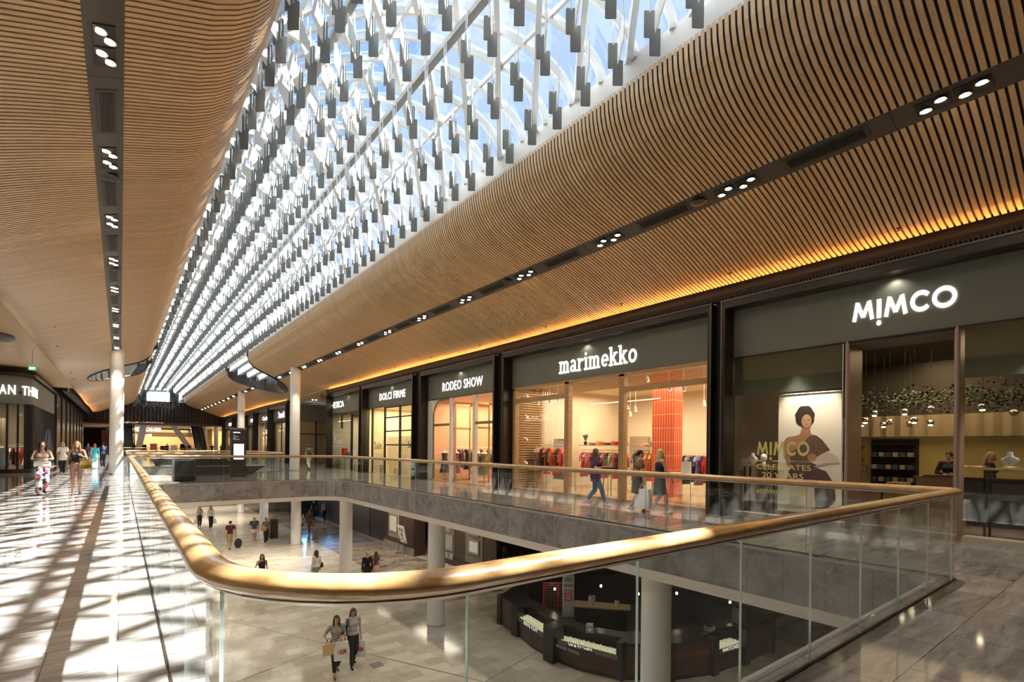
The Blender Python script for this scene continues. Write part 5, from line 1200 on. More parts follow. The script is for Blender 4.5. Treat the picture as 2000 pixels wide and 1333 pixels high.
person('woman in a dark patterned dress walking in the far left shadow', -2.0, 52, 0, 170, 1.65, top=('tee', 'plum'), bottom=('skirt', 'black floral'), facefeat=False, vox=.018)
p, Q = person('curly-haired woman in a purple shirt and jeans, walking with a black folder', 10.77, 10.0, 0, -132, 1.66, hair=HAIRBR, hairlen='long', top=('blouse', mat('purple_check_cloth', (.07, .025, .09), .8, noise=.5, nscale=25)), bottom=('cropped', 'denim blue'), arms=('down', 'bent'), stride=.58, shoes='black')
t = thing('folder', 'black folder carried by the woman in purple', 'folder', tuple(Q['wrR'])); MB().obox(Q['wrR'] + Vector((.06, -.2, -.02)), (.10, .46, .05), R(20)).build('cover', BKC, t); MB().obox(Q['wrR'] + Vector((.06, -.2, -.032)), (.09, .44, .02), R(20)).build('pages', WHC, t)
p, Q = person('dark-haired woman with a ponytail in a grey-brown dress, nearer the marimekko window', 10.80, 8.55, 0, -118, 1.64, hair=HAIRD, hairlen='bun', top=('tee', 'brown'), bottom=('dress', mat('brown_grey_cloth', (.12, .09, .075), .8)), arms=('down', 'down'), stride=.36, shoes='brown', lean=.12, look=-.1)
carrier_bag(Q['wrR'] + Vector((0, 0, -.08)), 'large white paper carrier bag of the pair by the balustrade', WHC, .42, .50, .14, rz=R(95), drop=.12)
p, Q = person('blonde woman in a black vest and grey patterned skirt looking into the shop', 10.98, 7.98, 0, -116, 1.66, hair=HAIRB, hairlen='long', top=('tank', BKC), bottom=('dress', mat('grey_pattern_cloth', (.10, .11, .11), .8, noise=.6, nscale=18)), arms=('down', 'fwd'), stride=.34, shoes='cream', look=.5)
carrier_bag(Q['wrL'] + Vector((0, 0, -.08)), 'small white bag in the blonde woman hand beside the balustrade', mat('soft_white', (.7, .7, .68), .6), .26, .24, .10, rz=R(80), drop=.06)
p, Q = person('person with a backpack, pale trousers, walking toward the passage corner shop', 10.25, 36.0, 0, 10, 1.70, sex='m', hairlen='short', hair=HAIRD, top=('tee', 'olive'), bottom=('trousers', 'cream'), arms=('down', 'down'), stride=.5, shoes='black', facefeat=False)
t = thing('backpack', 'dark green backpack worn by the person near the passage shop', 'bag', tuple(Q['back'])); mb = MB(); mb.ell(Q['back'] + Vector((0, -.03, .03)), (.16, .10, .22)); mb.build('pack', mat('pack_green', (.07, .08, .06), .7), t, smooth=True); MB().ell(Q['back'] + Vector((0, -.12, -.06)), (.11, .05, .09)).build('pocket', mat('pack_green', (.07, .08, .06), .7), t, smooth=True)
person('shop assistant in black with tied dark hair behind the blush counter', 17.25, 3.52, 0.013, 100, 1.66, hair=HAIRD, hairlen='tail', top=('long', BKC), bottom=('trousers', BKC), arms=('belly', 'belly'), stride=.05, look_down=.3, look=-.5)
person('blonde woman in black standing behind the right jamb of the MIMCO entrance', 16.2, 2.55, 0.013, 200, 1.66, hair=HAIRB, hairlen='long', top=('tee', BKC), bottom=('trousers', BKC), stride=.05, look_down=.3)
# lower floor
ZL = -4.7
p, Q = person('woman with long dark hair, cream handbag on her arm, on the lower floor', 4.78, 14.05, ZL, 172, 1.66, hair=HAIRD, top=('tee', GYC), bottom=('cropped', BKC), arms=('belly', 'hip'), stride=.42, shoes='brown', vox=.012, look=-.1, look_down=.1)
t = thing('handbag', 'cream tote handbag carried by the long-haired woman on the lower floor', 'handbag', tuple(Q['wrR'])); c = Q['wrR'] + Vector((-.02, -.10, -.10))
mb = MB(); mb.prism([(c.x - .17, c.y - .05), (c.x + .15, c.y - .05), (c.x + .15, c.y + .05), (c.x - .17, c.y + .05)], c.z - .20, c.z + .10); mb.build('bag_body', mat('cream_bag', (.62, .46, .22), .5), t)
mb = MB(); mb.tube([(c.x - .09 + .16 * k / 8, c.y - .02, c.z + .10 + .16 * math.sin(math.pi * k / 8)) for k in range(9)], .009, 6); mb.build('handle', BKC, t)
REDL = mat('red_lettering', (.62, .02, .03), .5)
carrier_bag(Q['wrL'] + Vector((0, -.03, -.02)), 'white plastic bag with red letters held by the woman with the cream handbag', mat('white_plastic', (.78, .78, .78), .35), .40, .50, .10, rz=R(170), drop=.06, mark=('H&M', REDL))
p, Q = person('woman in a pale grey short-sleeved shirt with a black shoulder bag, lower floor', 5.36, 14.35, ZL, 176, 1.68, hair=HAIRBR, top=('shirt', mat('pale_grey_shirt', (.52, .52, .50), .8)), bottom=('leggings', BKC), arms=('down', 'down'), stride=.34, shoes='black', vox=.012, look_down=.45)
t = thing('shoulder_bag', 'black shoulder bag on the woman in the pale grey shirt', 'bag', tuple(Q['shR'])); mb = MB(); mb.tube([Q['shR'] + Vector((0, -.07, .04)), Q['shR'] + Vector((-.03, -.10, -.2)), Q['hipR'] + Vector((-.03, -.06, .15))], .016, 6); mb.build('strap', BKC, t); MB().obox(Q['hipR'] + Vector((-.06, .0, .15)), (.10, .22, .26), R(10)).build('bag_body', BKC, t)
carrier_bag(Q['wrL'] + Vector((0, 0, -.08)), 'white plastic bag with red letters held by the woman in the grey shirt', mat('white_plastic', (.78, .78, .78), .35), .30, .46, .10, rz=R(150), drop=.06, mark=('H&M', REDL))
p, Q = person('man in a maroon t-shirt and beige trousers pulling a black bag', 5.30, 34.6, ZL, 12, 1.76, sex='m', hairlen='short', hair=HAIRD, top=('tee', mat('maroon_cloth', (.14, .012, .02), .8)), bottom=('trousers', mat('beige_cloth_t', (.42, .31, .19), .8)), arms=('down', 'back'), stride=.4, facefeat=False)
t = thing('trolley_bag', 'black wheeled bag pulled by the man in maroon', 'bag', (5.72, 34.4, ZL)); mb = MB(); mb.ell((5.70, 34.35, ZL + .40), (.21, .15, .30)); mb.build('bag_body', BKC, t, smooth=True); MB().tube([(5.72, 34.35, ZL + .25), (5.80, 34.2, ZL + .02)], .012, 6).build('support', CHROME, t); MB().tube([(5.60, 34.4, ZL + .8), tuple(Q['wrR'])], .012, 6).build('handle', BKC, t)
person('grey-haired man in a dark grey t-shirt and white shorts', 6.86, 35.9, ZL, 182, 1.74, sex='m', skin=SKIN2, hair=mat('grey_hair', (.4, .37, .33), .6), hairlen='short', top=('tee', mat('charcoal_cloth', (.07, .075, .085), .8)), bottom=('shorts', WHC), arms=('down', 'down'), stride=.35, shoes='cream')
p, Q = person('woman in an olive green top and black trousers with a tan bag', 7.50, 35.6, ZL, 176, 1.66, hair=HAIRBR, hairlen='short', top=('tee', 'olive'), bottom=('trousers', BKC), arms=('down', 'belly'), stride=.3, shoes='cream')
t = thing('handbag', 'tan handbag on the arm of the woman in olive green', 'handbag', tuple(Q['wrR'])); MB().ell(Q['wrR'] + Vector((-.05, -.06, -.08)), (.19, .08, .17)).build('bag_body', mat('tan_leather', (.40, .22, .09), .5), t, smooth=True); MB().tube([Q['wrR'] + Vector((-.15, -.06, .04)), Q['wrR'] + Vector((-.05, -.05, .22)), Q['wrR'] + Vector((.05, -.06, .04))], .012, 6).build('handle', mat('tan_leather', (.40, .22, .09), .5), t)
t = thing('litter_bin', 'tall dark bin standing behind the woman in olive green', 'bin', (8.35, 37.4, ZL)); MB().box(8.1, 8.6, 37.2, 37.7, ZL + .003, ZL + 1.25).build('bin_body', mat('bin_brown', (.05, .03, .025), .4), t); MB().box(8.08, 8.62, 37.18, 37.72, ZL + 1.25, ZL + 1.3).build('lid', BRONZE, t); MB().box(8.2, 8.5, 37.18, 37.2, ZL + .95, ZL + 1.1).build('opening', BLACK, t)
p, Q = person('woman in a black tank top holding her shoulder strap, seen over the handrail', 4.87, 23.8, ZL, 178, 1.66, hair=HAIRD, top=('tank', BKC), bottom=('trousers', BKC), arms=('down', 'strap'), stride=.3)
p, Q = person('dark-haired woman in a white jacket with a black shoulder bag, seen from behind', 7.02, 23.4, ZL, 20, 1.66, hair=HAIRBR, top=('jacket', WHC), bottom=('trousers', 'sage'), arms=('down', 'down'), stride=.3, facefeat=False)
t = thing('shoulder_bag', 'black shoulder bag on the woman in the white jacket', 'bag', tuple(Q['hipR'])); MB().ell(Q['hipR'] + Vector((.08, 0, .02)), (.07, .13, .13)).build('bag_body', BKC, t, smooth=True); MB().tube([Q['hipR'] + Vector((.08, 0, .12)), Q['shR'] + Vector((.02, .0, .06))], .012, 6).build('strap', BKC, t)
carrier_bag(Q['wrL'] + Vector((0, 0, -.06)), 'small white bag in the hand of the woman in the white jacket', WHC, .22, .24, .08)
p, Q = person('person with pale hair in a long black jacket on the lower floor', 8.76, 21.8, ZL, -10, 1.66, hair=HAIRB, hairlen='short', top=('coat', BKC), bottom=('trousers', BKC), arms=('down', 'down'), facefeat=False)
carrier_bag(Q['wrL'] + Vector((-.02, 0, -.06)), 'pale pink bag held by the person in the long black jacket', mat('pale_pink', (.7, .5, .48), .6), .26, .26, .08)
person('slight person in a pale pink skirt farther along the lower shopfronts', 9.5, 22.6, ZL, 20, 1.45, hair=HAIRBR, top=('tee', 'plum'), bottom=('skirt', 'peach'), facefeat=False, vox=.016)
person('dark-haired woman in a white blouse and black skirt behind the lower column', 10.3, 38.0, ZL, 10, 1.66, top=('blouse', WHC), bottom=('skirt', BKC), stride=.5, facefeat=False, vox=.015)
p, Q = person('man in a long brown coat walking beside the woman in the white blouse', 10.95, 38.2, ZL, 5, 1.72, sex='m', hairlen='short', hair=HAIRBR, top=('coat', 'brown'), bottom=('trousers', 'olive'), stride=.5, facefeat=False, vox=.015)
carrier_bag(Q['wrR'] + Vector((0, 0, -.06)), 'small orange bag carried by the man in the brown coat', clothmat('orange'), .2, .26, .08)
p, Q = person('left woman of a distant pair, grey top and black cropped trousers', 4.81, 44.9, ZL, 180, 1.66, top=('tank', GYC), bottom=('cropped', BKC), stride=.3, vox=.016)
carrier_bag(Q['wrR'] + Vector((0, 0, -.06)), 'white carrier bag of the left woman of the distant pair', WHC, .28, .34, .08)
p, Q = person('right woman of the distant pair, pale grey top and black trousers', 5.49, 44.4, ZL, 180, 1.66, top=('tee', mat('pale_grey_shirt', (.52, .52, .50), .8)), bottom=('trousers', BKC), stride=.3, vox=.016)
carrier_bag(Q['wrL'] + Vector((0, 0, -.06)), 'white carrier bag of the right woman of the distant pair', WHC, .28, .34, .08)
person('man in dark clothes before the blue screens, left of the pair', 13.0, 44.2, ZL, 20, 1.78, sex='m', hairlen='short', top=('tee', BKC), bottom=('trousers', BKC), facefeat=False, vox=.018)
person('man in a pale shirt before the blue screens', 13.6, 43.2, ZL, 10, 1.74, sex='m', hairlen='short', top=('tee', 'grey'), bottom=('trousers', BKC), facefeat=False, vox=.018)
person('woman in dark clothes by the picture shop under the walkway', 14.6, 19.4, ZL, 30, 1.62, hair=HAIRBR, top=('tee', 'navy'), bottom=('skirt', 'plum'), facefeat=False, vox=.016)
# small figures at the far end of the upper floor
for i, (x, y, tp, bt, lb) in enumerate(((5.6, 92, 'black', 'navy', 'distant person in black before the escalator foot'), (8.2, 90, 'black', 'grey', 'distant person in black by the right-hand escalator'), (9.3, 88.8, 'brown', 'black', 'distant person in brown at the far right of the end hall'), (11.3, 91, 'black', 'black', 'distant person in black near the glazed far shop'), (12.2, 88.3, 'rust', 'black', 'distant person in rust red near the glazed far shop'), (1.6, 96, 'plum', 'black', 'distant person in plum behind the left escalator'), (14.0, 90.5, 'denim blue', 'black', 'distant person in blue at the edge of the last shopfront'))):
    person(lb, x, y, 0, 180 if i % 2 else 0, 1.7, sex='m' if i % 2 else 'f', hairlen='short', top=('tee', tp), bottom=('trousers', bt), facefeat=False, vox=.03)
# ================================================================== FITTINGS in the ceiling channels
def chan_z(x, side):  # underside of the sloping channel
    s_ = abs(x - XC); return 6.785 + (6.645 - 6.785) * (s_ - STRIP[0]) / (STRIP[1] - STRIP[0])
SLOPE = math.atan2(.14, .40)
def tiltm(side): return Matrix.Rotation(SLOPE if side == 'R' else -SLOPE, 3, 'Y')
SN = {'R': 'right-hand', 'L': 'left-hand'}
def in_lens(y, side):
    cy, hl, tip = LENS[side]; q = math.sqrt(1 - ((4.75 - 2.6) / (tip - 2.6)) ** 2) * hl; return abs(y - cy) < q + .9
def cluster(side, y, k):
    x = side_x(4.75, side); z = chan_z(x, side); T = tiltm(side)
    t = thing('downlight_cluster', 'four-lamp downlight box in the ' + SN[side] + ' ceiling channel, ' + ORD[k] + ' counting from the viewer', 'ceiling light', (x, y, z), 'downlight boxes in the ' + SN[side] + ' channel', world=False)
    def P(dx, dy, dz): return T @ Vector((dx, dy, dz))
    mb = MB()
    for yy in (-.22, .22):
        mb.obox(P(0, yy, -.006), (.23, .40, .012), 0, T)
    mb.build('frame', BLACK, t)
    for i, (dx, dy) in enumerate(((-.045, -.32), (.045, -.13), (-.045, .12), (.045, .31))):
        mb = MB(); c = P(dx, dy, -.016); mb.lathe([(.072, 0), (.075, -.008), (.055, -.010)], tuple(c), 16); ring = mb.build('lamp_ring', CHROME, t)
        mb = MB(); mb.lathe([(.058, -.0105), (.03, -.014)], tuple(c), 16); mb.build('lamp_face', LAMPW, ring)
    return t
def vent(side, y, k):
    x = side_x(4.75, side); z = chan_z(x, side); T = tiltm(side)
    t = thing('air_grille', 'long slotted black air grille in the ' + SN[side] + ' ceiling channel, ' + ORD[k] + ' counting from the viewer', 'air vent', (x, y, z), 'air grilles in the ' + SN[side] + ' channel', world=False)
    mb = MB(); mb.obox(T @ Vector((0, 0, -.004)), (.26, 1.30, .008), 0, T); mb.build('frame', mat('grille_frame', (.035, .03, .026), .5), t)
    mb = MB()
    for i in range(9): mb.obox(T @ Vector((-.08 + .02 * i, 0, -.012)), (.010, 1.16, .010), 0, T)
    mb.build('slats', BLACK, t)
def speaker(side, y, k):
    x = side_x(4.75, side); z = chan_z(x, side); T = tiltm(side)
    t = thing('ceiling_speaker', 'round dark ceiling speaker in the ' + SN[side] + ' channel, ' + ORD[k] + ' counting from the viewer', 'speaker', (x, y, z), 'round speakers in the ' + SN[side] + ' channel', world=False)
    mb = MB(); mb.lathe([(.16, -.004), (.165, -.020), (.14, -.034)], (0, 0, 0), 24); mb.build('rim', mat('speaker_rim', (.03, .028, .026), .4), t, smooth=True)
    mb = MB(); mb.lathe([(.13, -.0345), (.03, -.05)], (0, 0, 0), 24); mb.build('grille', BLACK, t)
for side in 'RL':
    k = 0; kv = 0; ks = 0; start = 0 if side == 'R' else 1
    for i in range(start, 27):
        y = 1.9 + 3.2 * i
        if y > 86: break
        if not in_lens(y, side): cluster(side, y, k); k += 1
        if y + 1.65 < 60 and not in_lens(y + 1.65, side): vent(side, y + 1.65, kv); kv += 1
        if i % 2 == 1 and y + .78 < 40 and not in_lens(y + .78, side): speaker(side, y + .78, ks); ks += 1
for i, (x, y) in enumerate(((11.45, 3.1), (11.45, 6.4), (11.45, 9.7), (11.45, 13.0), (11.45, 17), (11.45, 21), (11.45, 25), (11.45, 30))):
    P = prof_pts(y, 2.66, 7.38, False); z = min(P, key=lambda p: abs(p[0] - (x - XC)))[1]
    t = thing('sprinkler', 'small dark sprinkler head low on the right-hand timber ceiling, ' + ORD[i] + ' from the viewer', 'sprinkler', (x, y, z), 'sprinkler heads on the right-hand ceiling', world=False)
    MB().lathe([(.035, .0), (.035, -.012), (.012, -.02), (.012, -.05), (.03, -.055), (.03, -.06)], (0, 0, 0), 12).build('body', BLACK, t)
for i, (u_, y) in enumerate(((-2.0, 26), (-2.2, 29.5), (-2.3, 33), (-2.3, 36.5), (-2.4, 40.5), (-2.4, 44), (-2.5, 52), (-2.5, 56))):
    P = prof_pts(y, 2.66, 7.38, True); z = min(P, key=lambda p: abs(p[0] - (XC - u_)))[1]
    t = thing('sprinkler', 'small dark sprinkler head on the left-hand timber ceiling, ' + ORD[i] + ' from the viewer', 'sprinkler', (u_, y, z), 'sprinkler heads on the left-hand ceiling', world=False)
    MB().lathe([(.035, .0), (.035, -.012), (.012, -.02), (.012, -.05), (.03, -.055), (.03, -.06)], (0, 0, 0), 12).build('body', BLACK, t)
# ================================================================== BRIDGE between the voids
t = thing('information_totem', 'dark standing information totem headed CENTRAL with a lit pale screen', 'totem', (4.67, 28.4, 0))
TOT = mat('totem_brown', (.055, .042, .035), .35)
MB().box(4.33, 5.0, 28.3, 28.5, .06, 2.42).build('casing', TOT, t); MB().box(4.31, 5.02, 28.28, 28.52, 2.42, 2.50).build('cap', mat('totem_grey', (.25, .24, .23), .4), t); MB().box(4.4, 4.93, 28.32, 28.48, 0.001, .06).build('foot', mat('totem_grey', (.25, .24, .23), .4), t)
MB().box(4.45, 4.90, 28.292, 28.3, .93, 1.70).build('screen', mat('screen_glow', (.6, .7, .75), .2, emit=1.1, ecol=(.62, .74, .80)), t)
sign('lettering', font2d('CENTRAL'), (4.42, 28.298, 2.24), .32, .055, '-y', .003, SIGNW, t)
for k, (tx, w) in enumerate((('LEVEL 2', .14), ('FOOD COURT', .26), ('CAR PARK', .12), ('RESTAURANTS', .28))): sign('lettering', font2d(tx), (4.42, 28.298, 2.10 - .065 * k), w, .035, '-y', .003, mat('totem_text', (.6, .6, .6), .5, emit=.5), t); MB().box(4.42, 4.92, 28.297, 28.3, 2.085 - .065 * k, 2.089 - .065 * k).build('rule_line', mat('totem_grey', (.25, .24, .23), .4), t)
t = thing('cabinet', 'plain black square cabinet standing left of the information totem', 'cabinet', (2.3, 26.9, 0))
MB().box(1.90, 2.73, 26.8, 27.2, .05, .93).build('casing', mat('cabinet_black', (.03, .027, .024), .45), t); MB().box(1.84, 1.90, 26.8, 27.25, .02, .95).build('side_panel', mat('totem_grey', (.25, .24, .23), .4), t); MB().box(1.92, 2.70, 26.82, 27.15, .001, .05).build('plinth', BLACK, t)
for x in (2.05, 2.42): MB().box(x, x + .2, 26.79, 26.8, .14, .25).build('vent', BLACK, t)
def bench(x0, x1, y, dy, label, hump):
    t = thing('bench', label, 'bench', ((x0 + x1) / 2, y + dy / 2, 0)); BR = mat('bench_brown', (.045, .032, .028), .5)
    w = x1 - x0; prof = [(x0 + .08 * w, .001), (x1 - .17 * w, .001), (x1 - .12 * w, .16), (x1 - .05 * w, .34), (x1, .42), (x1, .48), (x0 + .0 * w, .48), (x0, .42), (x0 + .04 * w, .25)]
    mb = MB(); n_ = len(prof); tr = geometry.tessellate_polygon([[Vector((a, b, 0)) for a, b in prof]])
    for yy in (y, y + dy):
        b = len(mb.v); mb.v += [(a, yy, c) for a, c in prof]; mb.f += [tuple(b + i for i in q) for q in tr]; mb.m += [0] * len(tr)
    for i in range(n_): j = (i + 1) % n_; mb.f.append((i, j, n_ + j, n_ + i)); mb.m.append(0)
    mb.build('seat_base', BR, t)
    MB().box(x0 + .02, x1 - .02, y + .03, y + dy - .03, .481, .50).build('seat_pad', mat('seat_blue_grey', (.20, .23, .30), .4), t)
    a, b = hump; mb = MB(); P = [(a, .50), (b + .45, .50), (b + .15, .78), (b - .1, .87), (a + .3, .88), (a, .80)]
    n_ = len(P); tr = geometry.tessellate_polygon([[Vector((p_, q_, 0)) for p_, q_ in P]])
    for yy in (y + dy * .45, y + dy - .1):
        c = len(mb.v); mb.v += [(p_, yy, q_ + .002) for p_, q_ in P]; mb.f += [tuple(c + i for i in q) for q in tr]; mb.m += [0] * len(tr)
    for i in range(n_): j = (i + 1) % n_; mb.f.append((i, j, n_ + j, n_ + i)); mb.m.append(0)
    mb.build('backrest', BR, t)
bench(2.7, 6.45, 31.2, 1.3, 'long low dark brown boat-shaped bench on the bridge behind the totem', (2.9, 4.6))
bench(1.9, 5.75, 48.0, 1.3, 'farther dark boat-shaped bench beyond the far void', (3.4, 5.0))
# ================================================================== LEFT SIDE
# shop with a curved corner
LX, LY, LR = -3.85, 37.7, .95
def curve_pts(n_=10, inset=0.0):
    pts = [(-16, LY + inset), (LX - LR, LY + inset)]
    pts += [(LX - LR + (LR - inset) * math.sin(R(90 * i / n_)), LY + LR - (LR - inset) * math.cos(R(90 * i / n_))) for i in range(1, n_ + 1)]
    pts += [(LX - inset, 50)]; return pts
t = thing('shopfront', 'left-hand shopfront with a rounded corner and sign ending AN THEODORE', 'shopfront', (-6, 46, 0))
def wallstrip(z0, z1, m, nm, inset=0.0):
    p_ = curve_pts(12, inset); mb = MB(); mb.quadgrid([[(x, y, z0) for x, y in p_], [(x, y, z1) for x, y in p_]]); return mb.build(nm, m, t, smooth=False)
wallstrip(3.74, 5.2, FASC, 'fascia'); wallstrip(5.2, 5.4, BRONZE, 'cornice', -.15); wallstrip(0, .22, BRONZE, 'plinth', -.04); wallstrip(.22, 3.74, SHOPGLASS, 'window_pane', .05)
mb = MB(); p_ = curve_pts(12, -.16); q_ = curve_pts(12, .3); mb.quadgrid([[(x, y, 5.4) for x, y in p_], [(x, y, 5.4) for x, y in q_]]); mb.build('cornice_top', BRONZE, t)
for i, (x, y) in enumerate([(-5.35, LY), (-4.75, LY), (-4.35, LY + .10)] + [(LX - LR + LR * math.sin(R(a)), LY + LR - LR * math.cos(R(a))) for a in (48, 56, 64, 72, 80, 88)] + [(LX, 38.8 + .45 * k) for k in range(24)]):
    w = .05; MB().box(x - w, x + w * .6, y - w, y + w, .22, 3.74).build('mullion', BLACK, t)
# letters follow the curved fascia
LT = 'AN THEODORE'; u0 = -1.95; adv = {' ': .22}
pos = -7.15
def along(d):   # d metres measured along the front from the start of the curve (negative = straight part)
    if d < 0: return Vector((LX - LR + d, LY - .02, 0)), Vector((1, 0, 0)), Vector((0, -1, 0))
    a = d / LR
    if a < math.pi / 2: return Vector((LX - LR + (LR + .02) * math.sin(a), LY + LR - (LR + .02) * math.cos(a), 0)), Vector((math.cos(a), math.sin(a), 0)), Vector((math.sin(a), -math.cos(a), 0))
    return Vector((LX + .02, LY + LR + d - LR * math.pi / 2, 0)), Vector((0, 1, 0)), Vector((1, 0, 0))
d = -.26
for ch in LT:
    if ch == ' ': d += .20; continue
    w = .26
    if ch in 'NDOM': w = .28
    if ch in 'E': w = .22
    P, X, N = along(d); sign('sign_letter', font2d(ch, .012), P + Vector((0, 0, 4.22)), w, .50, '-y', .01, SIGNW, t, X=X, N=N); d += w + .065
sign('window_lettering', font2d('CLEARANCE'), (-5.3, LY + .03, 1.42), 1.1, .17, '-y', .003, WHITE, t)
LW = mat('left_shop_wall', (.30, .24, .18), .6)
mb = MB(); mb.box(-16, -4.1, 43, 43.1, .0, 5.7); struct(mb.build('wall_back', LW)); mb = MB(); mb.poly([(-16, 37.75, .013), (LX - LR, 37.75, .013), (LX - .3, 39, .013), (LX - .2, 50, .013), (-16, 50, .013)]); struct(mb.build('floor', mat('metica_floor', (.22, .20, .17), .2)))
mb = MB(); mb.box(-16, -4.2, 37.8, 43, 4.3, 4.4); struct(mb.build('ceiling', DARKC))
for i, (x, m_, lb) in enumerate(((-5.15, mat('pale_blue_cloth', (.36, .50, .62), .8), 'mannequin in a pale blue dress in the left-hand window'), (-4.15, clothmat('cream'), 'mannequin in cream at the rounded corner window'))): mannequin(x, 38.6 if x < -5 else 39.6, m_, lb)
t = thing('gathered_curtain', 'taupe curtain hanging in the left-hand window behind the mannequins', 'curtain', (-6.5, 39.6, 0)); mb = MB(); rows = []
for z in (.02, 3.0): rows.append([(-7.4 + .045 * i, 39.6 + .05 * math.sin(i * 1.2), z) for i in range(54)])
mb.quadgrid(rows); mb.build('cloth', mat('taupe_curtain', (.30, .24, .17), .85), t, smooth=True)
rail((-5.2, 40.6), (-4.4, 40.6), 1.45, ['red', 'white', 'black', 'red', 'cream', 'red'], 'rail in the left-hand window', 'clothes rail of red and white clothes in the left-hand window')
area('shop_lamp', (-5.6, 39.2, 4.2), 2.2, 110, (1, .86, .62), sy=1.5)
# continuing dark wall on the left
mb = MB(); mb.box(-4.4, -3.82, 50, 87, 0, 5.5); mb.box(-4.4, -4.0, 50, 87, 5.4, 8.3); struct(mb.build('wall_left', DARKW))
for i in range(8):
    y = 50.2 + 4.5 * i; mb = MB(); mb.box(-3.84, -3.72, y, y + .35, 0, 5.4); struct(mb.build('wall_left_pilaster', BRONZE))
    mb = MB(); mb.box(-3.83, -3.80, y + .6, y + 4.1, 0, 3.6); struct(mb.build('wall_left_panel', mat('left_panel', (.035, .028, .022), .25)))
mb = MB(); mb.box(-4.35, -4.2, -7, 22, 0, 5.75); struct(mb.build('wall_left', DARKW))
mb = MB(); mb.box(-5.75, -5.55, 28, 37.7, 0, 5.7); struct(mb.build('wall_left', FASC)); tag(place2d(font2d('SCANL', .012), (-5.54, 34.1, 4.15), 3.5, .55, '+x', .01).build('sign_letters', SIGNW), 'glowing white letters SCANL on the left wall, seen mirrored in the shop glass', 'sign')
t = thing('exit_sign', 'small green and white exit sign hanging near the left-hand shop', 'exit sign', (-3.0, 30, 5.1)); MB().box(-3.16, -2.9, 29.97, 30.03, 4.78, 5.05).build('sign_box', WHITE, t); MB().box(-3.14, -2.92, 29.965, 29.97, 4.80, 4.93).build('green_panel', mat('exit_green', (.05, .5, .2), .4, emit=1.0), t)
sign('lettering', font2d('EXIT'), (-3.11, 29.964, 4.83), .16, .07, '-y', .002, SIGNW, t); MB().tube([(-3.03, 30, 5.05), (-3.03, 30, 5.7)], .006, 5).build('hanger', BLACK, t)
MBd = MB(); MBd.lathe([(.45, 0), (.62, .05), (.66, .14), (.6, .2)], (-3.75, 27.2, 5.56), 32, sx=.8, sy=1.2); tag(MBd.build('ceiling_bowl', mat('bowl_grey', (.07, .07, .07), .35), smooth=True), 'dark round bowl-like ceiling fitting cut by the left edge of the picture', 'ceiling fitting')
mb = MB(); mb.poly([(-4.2 + .9 * math.cos(math.tau * k / 24), 22.5 + 1.6 * math.sin(math.tau * k / 24), .004) for k in range(24)]); tag(mb.build('dark_mat', mat('mat_dark', (.05, .045, .04), .7)), 'dark mat on the floor at the left edge of the walkway', 'mat')
# ================================================================== END OF THE HALL
YE = 87.0
mb = MB()
def endwall(poly): pass
# wall with an arched opening filled by a window
arch_o = [(XC + 2.85 * math.cos(R(a)), 8.0 + 2.45 * math.sin(R(a))) for a in range(0, 181, 10)]
outer_ = [(-18, 4.75), (30, 4.75), (30, 11.2), (-18, 11.2)]
hole = [(XC + 2.85, 7.65)] + arch_o + [(XC - 2.85, 7.65)]
tr = geometry.tessellate_polygon([[Vector((x, z, 0)) for x, z in outer_], [Vector((x, z, 0)) for x, z in hole]])
mb.v = [(x, YE + .15, z) for x, z in outer_ + hole]; mb.f = [tuple(q) for q in tr]; mb.m = [0] * len(tr); struct(mb.build('wall_end', BLACK))
mb = MB(); k = 0; x = -3.4
while x < 12.6:
    mb.box(x, x + .06, YE - .12, YE + .1, 4.72, 7.7 if abs(x - XC) < 2.9 else 7.9); x += .42
struct(mb.build('trim_11', mat('brown_fin', (.07, .04, .022), .5)))
mb = MB(); rows = []
for i in range(40):
    x = -4.5 + 18 * i / 39; yb = YE - .5 - .0 * i; rows.append([(x, YE + .1, 4.75), (x, YE - .6, 4.45 + .12 * math.sin((x - 1) * .6)), (x, YE + .6, 4.30)])
mb.quadgrid(rows); struct(mb.build('trim_12', mat('brown_soffit', (.10, .055, .03), .5)))
w = bpy.data.objects.new('window_2', None); C.objects.link(w); w.location = (XC, YE, 8); w['_w'] = 1; struct(w)
for a, b in ((2.55, 2.85), (5.55, 5.75), (6.35, 6.6), (7.38, 7.5)): MB().box(a, b, YE + .1, YE + .25, 7.65, 10.2).build('frame', BLACK, w)
MB().box(1.7, 2.6, YE + .2, YE + .26, 7.65, 9.9).build('dark_pane', mat('dark_glass', (.05, .06, .07), .1), w); MB().box(5.7, 6.5, YE + .2, YE + .26, 7.65, 10.1).build('dark_pane', mat('dark_glass', (.05, .06, .07), .1), w)
MB().box(1.7, 7.5, YE + .12, YE + .2, 9.62, 9.72).build('frame_rail', BLACK, w); MB().box(1.7, 7.5, YE + .27, YE + .28, 7.65, 9.62).build('pane', ROOFGLASS, w)
for k in range(12): MB().box(2.6 + .45 * k, 2.64 + .45 * k, YE - .05, YE, 7.65, 8.0).build('baluster', BRONZE, w)
mb = MB(); mb.box(-2, 12, 95, 95.1, 7.6, 12); struct(mb.build('wall_upper_hall', mat('bright_hall', (.75, .78, .80), .6)))
mb = MB(); mb.poly([(-2, 87.3, 7.62), (12, 87.3, 7.62), (12, 95, 7.62), (-2, 95, 7.62)]); struct(mb.build('floor', WHITE))
area('hall_lamp', (4.5, 91, 10.5), 6, 400, (.95, 1, 1), sy=6)
tag(MB().tube([(2.9, 90, 9.35), (5.4, 90, 9.45)], .16, 12).build('air_duct', mat('duct_grey', (.12, .14, .15), .4), smooth=True), 'dark round duct seen through the end window', 'duct')
mb = MB(); mb.box(-18, 30, YE + .2, 130, 4.55, 4.62); struct(mb.build('ceiling', CREAMW))
